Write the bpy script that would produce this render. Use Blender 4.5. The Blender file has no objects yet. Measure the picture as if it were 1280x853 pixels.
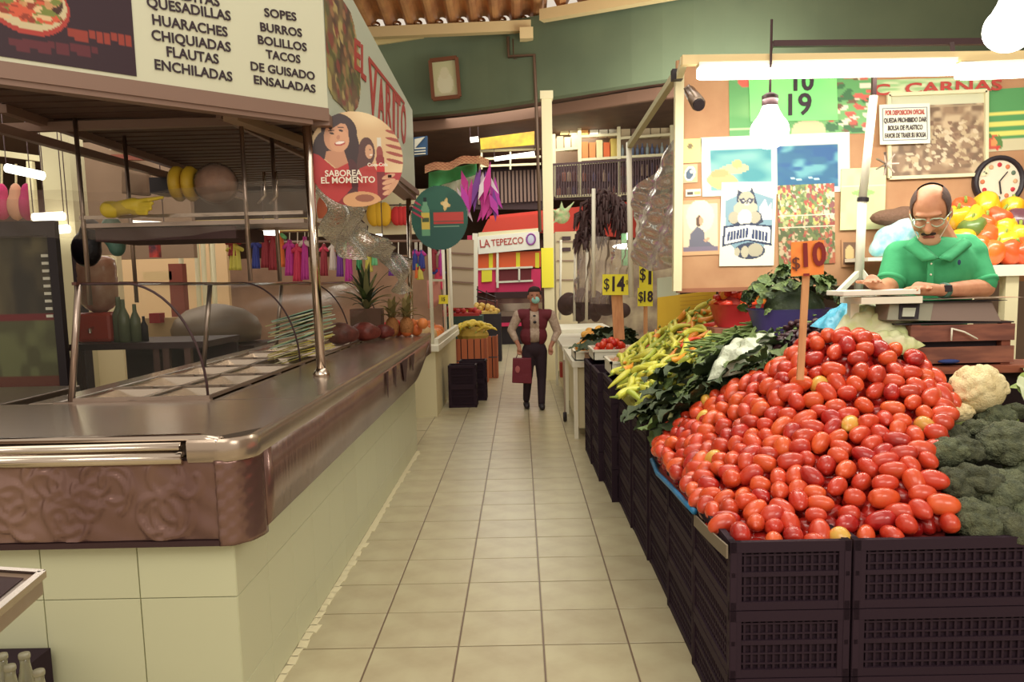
import bpy, math, random
import numpy as np
from mathutils import Vector, Matrix, noise as mnoise

random.seed(7); rng = np.random.default_rng(7)
scn = bpy.context.scene
COL = scn.collection
PI = math.pi

# ------------------------------------------------------------------ camera
FPX, CX, CY, EYE = 1015.0, 640.0, 468.0, 1.58          # focal length in pixels, optical centre, eye height
def _basis():
    yc = np.array([10.0 / FPX, (CY - 352.0) / FPX, 1.0]); yc /= np.linalg.norm(yc)
    r = math.radians(1.3)
    zc = np.array([-math.sin(r), math.cos(r), 0.0]); zc -= yc * zc.dot(yc); zc /= np.linalg.norm(zc)
    xc = np.cross(yc, zc)
    if xc[0] < 0: xc = -xc
    return np.stack([xc, yc, zc], axis=1)
CAMM = _basis()
def ray(px, py): return CAMM.T @ np.array([(px - CX) / FPX, (CY - py) / FPX, 1.0])
def at(px, py, Y):                                       # the world point seen at a pixel, at distance Y along the aisle
    d = ray(px, py); return Vector(d * (Y / d[1]) + np.array([0, 0, EYE]))
def atz(px, py, z):
    d = ray(px, py); return Vector(d * ((z - EYE) / d[2]) + np.array([0, 0, EYE]))
def atx(px, py, x):
    d = ray(px, py); return Vector(d * (x / d[0]) + np.array([0, 0, EYE]))
cam_data = bpy.data.cameras.new('camera'); cam = bpy.data.objects.new('camera', cam_data); COL.objects.link(cam)
cam_data.sensor_width = 36.0; cam_data.lens = 36.0 * FPX / 1280.0
cam_data.shift_y = (CY - 426.5) / 1280.0
cam_data.clip_start = 0.05; cam_data.clip_end = 200
R = Matrix(((CAMM[0][0], CAMM[1][0], -CAMM[2][0]), (CAMM[0][1], CAMM[1][1], -CAMM[2][1]), (CAMM[0][2], CAMM[1][2], -CAMM[2][2])))
cam.matrix_world = Matrix.Translation((0, 0, EYE)) @ R.to_4x4()
scn.camera = cam

# ------------------------------------------------------------------ world, lamps, exposure
scn.view_settings.view_transform = 'Standard'; scn.view_settings.look = 'None'
scn.view_settings.gamma = 1.0; scn.view_settings.exposure = -0.08
w = bpy.data.worlds.new('world'); scn.world = w; w.use_nodes = True
w.node_tree.nodes['Background'].inputs[0].default_value = (1.0, 0.86, 0.70, 1)
w.node_tree.nodes['Background'].inputs[1].default_value = 0.82
def area(name, loc, size, size_y, power, color=(1, .95, .85), target=None, spread=PI):
    l = bpy.data.lights.new(name, 'AREA'); l.shape = 'RECTANGLE'; l.size = size; l.size_y = size_y
    l.energy = power; l.color = color; l.spread = spread
    o = bpy.data.objects.new(name, l); COL.objects.link(o); o.location = loc
    if target is not None:
        o.rotation_euler = (Vector(target) - Vector(loc)).to_track_quat('-Z', 'Y').to_euler()
    return o
area('unseen_hall_fill', (0.0, 6.0, 5.9), 3.0, 9.0, 150, (1, .97, .86))  # out of view, stands in for daylight through the hall roof
area('unseen_hall_fill', (-1.0, -1.5, 5.0), 4.0, 2.5, 120, (1, .93, .82), (0, 4, 0.6))  # added frontal fill from behind the camera
area('unseen_hall_fill', (0.2, 18.0, 4.6), 3.0, 7.0, 260, (1, .98, .88))  # unseen area light just below the far ceiling slab, no opening above it
area('unseen_hall_fill', (-5.5, 10.2, 3.5), 4.5, 4.5, 150, (1, .95, .86))  # unseen fill below the left hall ceiling, brightens the dim hall
area('added_stall_fill', (3.2, 8.8, 3.0), 3.5, 3.0, 70, (1, .97, .86), (2.6, 12.2, 5.6))  # added fill aimed upward to brighten the green wall and roof
area('added_front_fill', (2.4, -0.6, 3.0), 1.6, 1.0, 42, (1, .95, .84), (1.3, 3.6, 1.2))  # added fill behind the camera that brightens the produce stall from the front
area('added_stall_fill', (2.6, 11.5, 3.4), 2.5, 2.5, 110, (1, .97, .86), (1.8, 16.5, 4.0))  # added fill that brightens the goods on the upper storage rack

# ------------------------------------------------------------------ materials
def lin(c):
    out = []
    for v in c[:3]:
        v = v / 255.0
        out.append(v / 12.92 if v <= 0.04045 else ((v + 0.055) / 1.055) ** 2.4)
    return tuple(out)
def mat(name, rgb, rough=.6, metal=0.0, var=0.0, rgb2=None, vscale=8.0, bump=0.0, bscale=60.0, emit=0.0, rand=0.0, spec=.5, detail=4, coat=0.0, coord='Object', stretch=None, trans=0.0, sss=0.0):
    m = bpy.data.materials.new(name); m.use_nodes = True
    nt = m.node_tree; N = nt.nodes; L = nt.links; b = N['Principled BSDF']
    c = lin(rgb)
    b.inputs['Base Color'].default_value = (*c, 1); b.inputs['Roughness'].default_value = rough
    b.inputs['Metallic'].default_value = metal; b.inputs['Specular IOR Level'].default_value = spec
    b.inputs['Coat Weight'].default_value = coat
    if trans: b.inputs['Transmission Weight'].default_value = trans
    if sss: b.inputs['Subsurface Weight'].default_value = sss; b.inputs['Subsurface Radius'].default_value = (.02, .008, .005)
    if emit: b.inputs['Emission Color'].default_value = (*c, 1); b.inputs['Emission Strength'].default_value = emit
    need = var > 0 or rgb2 or bump > 0
    if need:
        tc = N.new('ShaderNodeTexCoord'); src = tc.outputs[coord]
        if stretch:
            mp = N.new('ShaderNodeMapping'); mp.inputs['Scale'].default_value = stretch; L.new(src, mp.inputs[0]); src = mp.outputs[0]
    colsock = None
    if rgb2 or var > 0:
        n = N.new('ShaderNodeTexNoise'); n.inputs['Scale'].default_value = vscale; n.inputs['Detail'].default_value = detail
        L.new(src, n.inputs['Vector'])
        rp = N.new('ShaderNodeValToRGB'); rp.color_ramp.elements[0].position = .35; rp.color_ramp.elements[1].position = .65
        c2 = lin(rgb2) if rgb2 else tuple(v * (1 - var) for v in c)
        rp.color_ramp.elements[0].color = (*c2, 1); rp.color_ramp.elements[1].color = (*c, 1)
        L.new(n.outputs['Fac'], rp.inputs['Fac']); colsock = rp.outputs['Color']
    if rand > 0:
        oi = N.new('ShaderNodeObjectInfo'); hs = N.new('ShaderNodeHueSaturation')
        mr = N.new('ShaderNodeMapRange'); mr.inputs['To Min'].default_value = 1 - rand; mr.inputs['To Max'].default_value = 1 + rand
        L.new(oi.outputs['Random'], mr.inputs['Value']); L.new(mr.outputs['Result'], hs.inputs['Value'])
        mh = N.new('ShaderNodeMapRange'); mh.inputs['To Min'].default_value = .5 - rand * .04; mh.inputs['To Max'].default_value = .5 + rand * .06
        L.new(oi.outputs['Random'], mh.inputs['Value']); L.new(mh.outputs['Result'], hs.inputs['Hue'])
        if colsock: L.new(colsock, hs.inputs['Color'])
        else: hs.inputs['Color'].default_value = (*c, 1)
        colsock = hs.outputs['Color']
    if colsock: L.new(colsock, b.inputs['Base Color'])
    if bump > 0:
        nb = N.new('ShaderNodeTexNoise'); nb.inputs['Scale'].default_value = bscale; nb.inputs['Detail'].default_value = 3
        L.new(src, nb.inputs['Vector'])
        bp = N.new('ShaderNodeBump'); bp.inputs['Strength'].default_value = bump; bp.inputs['Distance'].default_value = .02
        L.new(nb.outputs['Fac'], bp.inputs['Height']); L.new(bp.outputs['Normal'], b.inputs['Normal'])
    return m
def film(name, rgb=(240, 238, 225), gloss=.25, bump=.6, bscale=14.0, haze=.12, stretch=None):   # clear glass or plastic: see-through with a sheen
    m = bpy.data.materials.new(name); m.use_nodes = True; nt = m.node_tree; N = nt.nodes; L = nt.links
    for n in list(N): N.remove(n)
    out = N.new('ShaderNodeOutputMaterial'); tr = N.new('ShaderNodeBsdfTransparent'); gl = N.new('ShaderNodeBsdfGlossy'); df = N.new('ShaderNodeBsdfDiffuse')
    c = lin(rgb); tr.inputs[0].default_value = (*[min(1, .85 + .15 * v) for v in c], 1); df.inputs[0].default_value = (*c, 1)
    gl.inputs['Roughness'].default_value = .16
    fr = N.new('ShaderNodeLayerWeight'); fr.inputs['Blend'].default_value = gloss
    m1 = N.new('ShaderNodeMixShader'); m2 = N.new('ShaderNodeMixShader')
    L.new(fr.outputs['Fresnel'], m1.inputs[0]); L.new(tr.outputs[0], m1.inputs[1]); L.new(gl.outputs[0], m1.inputs[2])
    m2.inputs[0].default_value = haze; L.new(m1.outputs[0], m2.inputs[1]); L.new(df.outputs[0], m2.inputs[2])
    L.new(m2.outputs[0], out.inputs[0])
    if bump > 0:
        tc = N.new('ShaderNodeTexCoord'); nb = N.new('ShaderNodeTexNoise'); nb.inputs['Scale'].default_value = bscale; src = tc.outputs['Object']
        if stretch:
            mp = N.new('ShaderNodeMapping'); mp.inputs['Scale'].default_value = stretch; L.new(src, mp.inputs[0]); src = mp.outputs[0]
        L.new(src, nb.inputs['Vector'])
        bp = N.new('ShaderNodeBump'); bp.inputs['Strength'].default_value = bump; bp.inputs['Distance'].default_value = .012
        L.new(nb.outputs['Fac'], bp.inputs['Height']); L.new(bp.outputs['Normal'], gl.inputs['Normal']); L.new(bp.outputs['Normal'], fr.inputs['Normal'])
    return m
def emis(name, rgb, s):
    m = bpy.data.materials.new(name); m.use_nodes = True; N = m.node_tree.nodes
    for n in list(N): N.remove(n)
    o = N.new('ShaderNodeOutputMaterial'); e = N.new('ShaderNodeEmission'); e.inputs[0].default_value = (*lin(rgb), 1); e.inputs[1].default_value = s
    m.node_tree.links.new(e.outputs[0], o.inputs[0]); return m
def print_mat(name, rough=.5):
    m = bpy.data.materials.new(name); m.use_nodes = True; N = m.node_tree.nodes; b = N['Principled BSDF']
    a = N.new('ShaderNodeVertexColor'); a.layer_name = 'print'; m.node_tree.links.new(a.outputs[0], b.inputs['Base Color'])
    b.inputs['Roughness'].default_value = rough; return m

M = {}
M['grout'] = mat('grout', (112, 92, 76), .9)
M['tile'] = mat('floor_tile', (188, 179, 146), .3, var=.14, vscale=5, rand=.045, rgb2=(174, 161, 130), bump=.05, bscale=12)
M['walltile'] = mat('cream_wall_tile', (202, 203, 170), .35, rand=.02)
M['wallgrout'] = mat('wall_grout', (176, 174, 140), .9)
M['steel'] = mat('steel', (178, 160, 148), .28, metal=.9, bump=.05, bscale=30, var=.1, vscale=3)
M['steelw'] = mat('worn_steel', (142, 112, 102), .24, metal=.55, rgb2=(104, 74, 70), vscale=2.2, bump=.12, bscale=16, stretch=(1, 1, .25))
M['steeltop'] = mat('counter_steel', (176, 158, 142), .22, metal=.7, bump=.04, bscale=8, var=.12, vscale=2)
M['chrome'] = mat('chrome', (200, 186, 172), .15, metal=1)
M['darkmetal'] = mat('dark_metal', (66, 44, 46), .5, metal=.4)
M['brownceil'] = mat('dark_corrugated', (92, 64, 52), .6, var=.3, vscale=3)
M['signwhite'] = mat('sign_white', (212, 212, 186), .5)
M['signside'] = mat('sign_side', (196, 204, 184), .5)
M['letterdark'] = mat('letter_dark', (50, 34, 44), .6)
M['letterred'] = mat('letter_red', (178, 62, 54), .6)
M['letterwhite'] = mat('letter_white', (232, 224, 205), .6)
M['maroon'] = mat('dark_maroon', (52, 26, 40), .6)
M['trimgrey'] = mat('trim_grey', (140, 112, 98), .5, metal=.2)
M['crate'] = mat('black_crate', (46, 31, 42), .7, rand=.1, spec=.2)
M['green_wall'] = mat('green_wall', (112, 127, 100), .8, rgb2=(98, 113, 90), vscale=.7, detail=6)
M['cream'] = mat('cream_paint', (222, 212, 172), .6)
M['white'] = mat('white_paint', (236, 232, 212), .5)
M['tan'] = mat('tan_board', (186, 142, 104), .75, rgb2=(176, 130, 94), vscale=6)
M['brownwall'] = mat('brown_wall', (122, 92, 76), .85, var=.15, vscale=2)
M['beigewall'] = mat('beige_wall', (150, 124, 102), .85, var=.1, vscale=2)
M['roofmetal'] = mat('roof_metal', (214, 158, 104), .5, rgb2=(186, 130, 90), vscale=3, metal=.1)
M['gutter'] = mat('gutter', (226, 202, 150), .5)
M['wood'] = mat('wood', (150, 82, 58), .7, rgb2=(118, 60, 46), vscale=6, stretch=(1, 1, 6), rand=.1)
M['woodl'] = mat('light_wood', (214, 160, 110), .7, rgb2=(196, 138, 92), vscale=8, stretch=(6, 6, 1))
M['woodd'] = mat('dark_wood', (146, 90, 72), .75, rgb2=(112, 66, 56), vscale=6, stretch=(1, 6, 6), rand=.08)
M['red'] = mat('red_paint', (206, 62, 44), .6)
M['orange'] = mat('orange_paint', (228, 96, 44), .6)
M['yellow'] = mat('yellow_paint', (234, 222, 50), .6)
M['pink'] = mat('pink_paint', (224, 52, 104), .6)
M['black'] = mat('black_plastic', (34, 24, 32), .5)
M['skin'] = mat('skin', (206, 148, 112), .55, rgb2=(196, 134, 100), vscale=20, sss=.05)
M['skin2'] = mat('skin_woman', (176, 118, 92), .6)
M['hair'] = mat('hair', (52, 38, 36), .8, bump=.4, bscale=120)
M['hairshort'] = mat('cropped_hair', (96, 70, 60), .85, rgb2=(74, 54, 48), vscale=60)
M['polo'] = mat('green_polo', (66, 168, 112), .85, rgb2=(58, 156, 102), vscale=10, bump=.25, bscale=14)
M['tomato'] = mat('tomato_red', (184, 48, 28), .3, rgb2=(222, 84, 44), vscale=9, rand=.14, coat=.3)
M['tomato2'] = mat('tomato_orange', (202, 78, 40), .26, rgb2=(212, 66, 38), vscale=9, rand=.12, coat=.3)
M['tomato3'] = mat('tomato_dark', (150, 30, 24), .24, rgb2=(200, 56, 36), vscale=9, rand=.1, coat=.3)
M['tomato4'] = mat('tomato_unripe', (206, 186, 84), .3, rgb2=(222, 146, 62), vscale=12, rand=.1, coat=.3)
M['stem'] = mat('green_stem', (132, 150, 62), .7)
M['pepper'] = mat('yellow_pepper', (222, 214, 92), .35, rgb2=(196, 196, 70), vscale=9, rand=.12, coat=.2)
M['pepper2'] = mat('pepper_green', (170, 182, 70), .35, rand=.12, coat=.2)
M['pepper3'] = mat('pepper_orange', (226, 146, 54), .35, rand=.12, coat=.2)
M['pepperred'] = mat('pepper_red', (206, 54, 36), .3, rand=.15, coat=.3)
M['leafd'] = mat('dark_leaf', (70, 84, 52), .6, rgb2=(50, 64, 44), vscale=14, rand=.15, bump=.5, bscale=30)
M['leafm'] = mat('green_leaf', (104, 122, 66), .6, rgb2=(78, 98, 56), vscale=14, rand=.15, bump=.4, bscale=40)
M['leafl'] = mat('light_leaf', (168, 186, 106), .6, rgb2=(140, 164, 84), vscale=10, rand=.1)
M['stalk'] = mat('pale_stalk', (206, 206, 140), .6, rand=.06)
M['broc'] = mat('broccoli', (110, 114, 84), .9, rgb2=(82, 88, 68), vscale=26, rand=.28, bump=.9, bscale=130)
M['caul'] = mat('cauliflower', (236, 220, 172), .85, rgb2=(226, 206, 154), vscale=20, bump=.5, bscale=160)
M['tubred'] = mat('red_tub', (190, 50, 52), .4)
M['tubpurple'] = mat('purple_tub', (92, 78, 158), .4)
M['bluebag'] = mat('blue_plastic', (66, 164, 196), .35, bump=.3, bscale=25)
M['paperw'] = mat('white_paper', (238, 236, 222), .7)
M['papery'] = mat('yellow_card', (240, 230, 60), .6)
M['papero'] = mat('orange_card', (246, 138, 52), .6)
M['paperg'] = mat('green_card', (124, 226, 126), .6)
M['print'] = print_mat('print'); M['printg'] = print_mat('glossy_print', .3)
M['glass'] = film('glass', (225, 230, 215), .06, 0, haze=.02)
M['film'] = film('plastic_film', (240, 226, 214), .12, .45, 9, haze=.2)
M['filmc'] = film('cling_film', (220, 206, 190), .16, .7, 22, haze=.10, stretch=(1, 1, 6))
M['cling'] = film('plastic_bag', (226, 232, 214), .5, 1.0, 30, haze=.45)
M['tube'] = emis('lit_tube', (255, 250, 228), 9); M['bulb'] = emis('lit_bulb', (255, 250, 235), 7)
M['tubef'] = emis('far_lit_tube', (255, 250, 230), 5); M['sky'] = emis('bright_skylight', (255, 246, 226), 2.6)
M['green'] = mat('green_paint', (52, 118, 96), .6)
M['terracotta'] = mat('red_roof', (200, 62, 44), .7)
M['banana'] = mat('banana', (228, 200, 74), .55, rgb2=(206, 180, 66), vscale=12, rand=.12)
M['garment'] = None
def cm(name, rgb, rough=.75, **k):
    key = '%s_%d_%d_%d' % (name, *rgb)
    if key not in M: M[key] = mat(name, rgb, rough, **k)
    return M[key]

# ------------------------------------------------------------------ object helpers
WM = {}                                                  # world matrices kept by hand
def wm(o):
    return WM[o.name] if o is not None else Matrix.Identity(4)
def link(o, parent=None, local=None):
    COL.objects.link(o)
    local = local or Matrix.Identity(4)
    if parent is not None: o.parent = parent; WM[o.name] = wm(parent) @ local
    else: WM[o.name] = local
    return o
def props(o, label=None, cat=None, group=None, kind=None):
    if label: o['label'] = label
    if cat: o['category'] = cat
    if group: o['group'] = group
    if kind: o['kind'] = kind
    return o
def thing(name, label, cat, loc, rotz=0.0, group=None):
    o = bpy.data.objects.new(name, None); o.empty_display_size = .05
    o.location = Vector(loc); o.rotation_euler = (0, 0, rotz)
    link(o, None, Matrix.Translation(Vector(loc)) @ Matrix.Rotation(rotz, 4, 'Z'))
    return props(o, label, cat, group)
def copy_tree(o, parent=None, swap=None):
    c = o.copy(); link(c, parent, o.matrix_local if parent is None else Matrix(o.matrix_basis))
    for ch in o.children: copy_tree(ch, c)
    return c
def place(o, loc, rot=(0, 0, 0), scale=None):
    o.location = Vector(loc); o.rotation_euler = rot
    if scale: o.scale = scale if not isinstance(scale, (int, float)) else (scale,) * 3
    return o
def clone(src, loc, rot=(0, 0, 0), scale=None, label=None, group=None):
    c = copy_tree(src); place(c, loc, rot, scale)
    if label: c['label'] = label
    if group: c['group'] = group
    return c

class MB:
    """Collects shapes in world (or local) coordinates and links them as one mesh object."""
    def __init__(s): s.v = []; s.f = []; s.col = None
    def add(s, vs, fs):
        b = len(s.v); s.v.extend([tuple(p) for p in vs]); s.f.extend([tuple(b + i for i in f) for f in fs]); return s
    def box(s, c, size, rz=0.0, mtx=None):
        x, y, z = [a / 2 for a in size]
        vs = [Vector((sx * x, sy * y, sz * z)) for sz in (-1, 1) for sx, sy in ((-1, -1), (1, -1), (1, 1), (-1, 1))]
        if mtx is not None: vs = [mtx @ p for p in vs]
        if rz: vs = [Matrix.Rotation(rz, 3, 'Z') @ p for p in vs]
        c = Vector(c)
        return s.add([p + c for p in vs], [(3, 2, 1, 0), (4, 5, 6, 7), (0, 1, 5, 4), (1, 2, 6, 5), (2, 3, 7, 6), (3, 0, 4, 7)])
    def box2(s, a, b):
        a, b = Vector(a), Vector(b)
        return s.box((a + b) / 2, [abs(b[i] - a[i]) for i in range(3)])
    def bar(s, p, q, w, h=None, up=(0, 0, 1)):
        p, q = Vector(p), Vector(q); d = (q - p); h = h or w
        if d.length < 1e-6: return s
        d.normalize(); u = Vector(up)
        if abs(d.dot(u)) > .98: u = Vector((0, 1, 0))
        a = d.cross(u).normalized() * (w / 2); b = a.normalized().cross(d).normalized() * (h / 2)
        vs = [p - a - b, p + a - b, p + a + b, p - a + b, q - a - b, q + a - b, q + a + b, q - a + b]
        return s.add(vs, [(3, 2, 1, 0), (4, 5, 6, 7), (0, 1, 5, 4), (1, 2, 6, 5), (2, 3, 7, 6), (3, 0, 4, 7)])
    def tube(s, path, r, n=8, caps=True):
        path = [Vector(p) for p in path]; rs = r if isinstance(r, (list, tuple)) else [r] * len(path)
        rings = []; pu = None
        for i, p in enumerate(path):
            d = (path[min(i + 1, len(path) - 1)] - path[max(i - 1, 0)]).normalized()
            u = pu if pu is not None else (Vector((0, 0, 1)) if abs(d.z) < .9 else Vector((1, 0, 0)))
            a = d.cross(u)
            if a.length < 1e-5: a = d.cross(Vector((0, 1, 0)))
            a.normalize(); b = a.cross(d).normalized(); pu = b
            rings.append([p + (a * math.cos(2 * PI * k / n) + b * math.sin(2 * PI * k / n)) * rs[i] for k in range(n)])
        vs = [p for rg in rings for p in rg]; fs = []
        for i in range(len(path) - 1):
            for k in range(n):
                k2 = (k + 1) % n; fs.append((i * n + k, (i + 1) * n + k, (i + 1) * n + k2, i * n + k2))
        if caps: fs.append(tuple(range(n))); fs.append(tuple(reversed([(len(path) - 1) * n + k for k in range(n)])))
        return s.add(vs, fs)
    def lathe(s, prof, o=(0, 0, 0), n=16, mtx=None):
        o = Vector(o); vs = []; fs = []
        for r, z in prof:
            for k in range(n):
                p = Vector((r * math.cos(2 * PI * k / n), r * math.sin(2 * PI * k / n), z))
                vs.append((mtx @ p if mtx is not None else p) + o)
        for i in range(len(prof) - 1):
            for k in range(n):
                k2 = (k + 1) % n; fs.append((i * n + k, i * n + k2, (i + 1) * n + k2, (i + 1) * n + k))
        fs.append(tuple(reversed(range(n)))); fs.append(tuple((len(prof) - 1) * n + k for k in range(n)))
        return s.add(vs, fs)
    def ball(s, c, r, n=12, m=8, mtx=None):
        r = (r,) * 3 if isinstance(r, (int, float)) else r; c = Vector(c); vs = []; fs = []
        for i in range(m + 1):
            t = PI * i / m
            if i in (0, m): vs.append(Vector((0, 0, r[2] * math.cos(t)))); continue
            for k in range(n): vs.append(Vector((r[0] * math.sin(t) * math.cos(2 * PI * k / n), r[1] * math.sin(t) * math.sin(2 * PI * k / n), r[2] * math.cos(t))))
        if mtx is not None: vs = [mtx @ p for p in vs]
        vs = [p + c for p in vs]; L = len(vs) - 1
        for k in range(n): fs.append((0, 1 + k, 1 + (k + 1) % n)); fs.append((L, L - 1 - k, L - 1 - (k + 1) % n))
        for i in range(m - 2):
            for k in range(n):
                a = 1 + i * n; k2 = (k + 1) % n; fs.append((a + k, a + n + k, a + n + k2, a + k2))
        return s.add(vs, fs)
    def cap(s, p, q, r1, r2, n=12):                      # tapered limb with round ends
        p, q = Vector(p), Vector(q); s.tube([p, p.lerp(q, .5), q], [r1, (r1 + r2) / 2, r2], n); s.ball(p, r1, n, 8); s.ball(q, r2, n, 8); return s
    def quad(s, a, b, c, d): return s.add([a, b, c, d], [(0, 1, 2, 3)])
    def grid(s, fn, nu, nv, thick=0.0):
        vs = [Vector(fn(i / (nu - 1), j / (nv - 1))) for j in range(nv) for i in range(nu)]
        fs = [(j * nu + i, j * nu + i + 1, (j + 1) * nu + i + 1, (j + 1) * nu + i) for j in range(nv - 1) for i in range(nu - 1)]
        return s.add(vs, fs)
    def prism(s, pts, d):                                # polygon (list of Vectors) pushed along d
        n = len(pts); d = Vector(d); pts = [Vector(p) for p in pts]
        return s.add(pts + [p + d for p in pts], [tuple(reversed(range(n))), tuple(range(n, 2 * n))] + [(i, (i + 1) % n, (i + 1) % n + n, i + n) for i in range(n)])
    def mesh(s, name, m=None, smooth=False):
        me = bpy.data.meshes.new(name); me.from_pydata(s.v, [], s.f)
        if m is not None: me.materials.append(m)
        if smooth: me.polygons.foreach_set('use_smooth', [True] * len(me.polygons))
        me.update(); return me
    def build(s, name, m, parent=None, smooth=False, local=False, label=None, cat=None, group=None, kind=None, bevel=0, solid=0, sharp=None):
        if not local and parent is not None:
            inv = wm(parent).inverted(); s.v = [tuple(inv @ Vector(p)) for p in s.v]
        o = None; org = Vector((0, 0, 0))
        if parent is None and not local and s.v:         # a thing of one mesh keeps its origin at its base
            a = np.array(s.v); org = Vector((float(a[:, 0].mean()), float(a[:, 1].mean()), float(a[:, 2].min())))
            s.v = [tuple(Vector(p) - org) for p in s.v]
        me = s.mesh(name, m, smooth)
        o = bpy.data.objects.new(name, me); o.location = org
        link(o, parent, Matrix.Translation(org))
        if smooth and sharp: 
            try: me.set_sharp_from_angle(angle=sharp)
            except Exception: pass
        if solid: md = o.modifiers.new('solid', 'SOLIDIFY'); md.thickness = solid; md.offset = 0
        if bevel: md = o.modifiers.new('bevel', 'BEVEL'); md.width = bevel; md.segments = 2; md.limit_method = 'ANGLE'
        return props(o, label, cat, group, kind)

def fused(mb, voxel=.008, smooth=6, fac=.5):
    """Joins overlapping closed shapes into one continuous skin and returns an MB of it."""
    me = mb.mesh('tmp'); o = bpy.data.objects.new('tmp', me); COL.objects.link(o)
    r = o.modifiers.new('r', 'REMESH'); r.mode = 'VOXEL'; r.voxel_size = voxel
    if smooth: sm = o.modifiers.new('s', 'SMOOTH'); sm.iterations = smooth; sm.factor = fac
    dg = bpy.context.evaluated_depsgraph_get(); ev = o.evaluated_get(dg); m2 = ev.to_mesh()
    out = MB(); n = len(m2.vertices); a = np.empty(n * 3); m2.vertices.foreach_get('co', a)
    out.v = [tuple(p) for p in a.reshape(-1, 3)]; out.f = [tuple(p.vertices) for p in m2.polygons]
    ev.to_mesh_clear(); bpy.data.objects.remove(o); bpy.data.meshes.remove(me)
    return out

def text_mesh(txt, size=1.0, extrude=.002, bold=0.0, align='CENTER', space=1.0, sx=1.0):
    c = bpy.data.curves.new('t', 'FONT'); c.body = txt; c.size = size; c.extrude = extrude; c.offset = bold; c.align_x = align; c.align_y = 'CENTER'
    c.space_character = space; c.resolution_u = 3
    o = bpy.data.objects.new('t', c); COL.objects.link(o)
    dg = bpy.context.evaluated_depsgraph_get(); me = bpy.data.meshes.new_from_object(o.evaluated_get(dg))
    bpy.data.objects.remove(o); bpy.data.curves.remove(c)
    mb = MB(); mb.v = [(v.co.x * sx, v.co.y, v.co.z) for v in me.vertices]; mb.f = [tuple(p.vertices) for p in me.polygons]
    bpy.data.meshes.remove(me); return mb
def frame_of(o, xdir, up):                               # matrix whose X runs along the writing, Y up the sheet, Z out of the face
    x = Vector(xdir).normalized(); y = Vector(up); y = (y - x * y.dot(x)).normalized(); z = x.cross(y)
    return Matrix(((x.x, y.x, z.x, o[0]), (x.y, y.y, z.y, o[1]), (x.z, y.z, z.z, o[2]), (0, 0, 0, 1)))
def put_text(txt, size, F, m, parent, name='lettering', **k):
    mb = text_mesh(txt, size, **k); mb.v = [tuple(F @ Vector(p)) for p in mb.v]
    return mb.build(name, m, parent)

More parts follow.
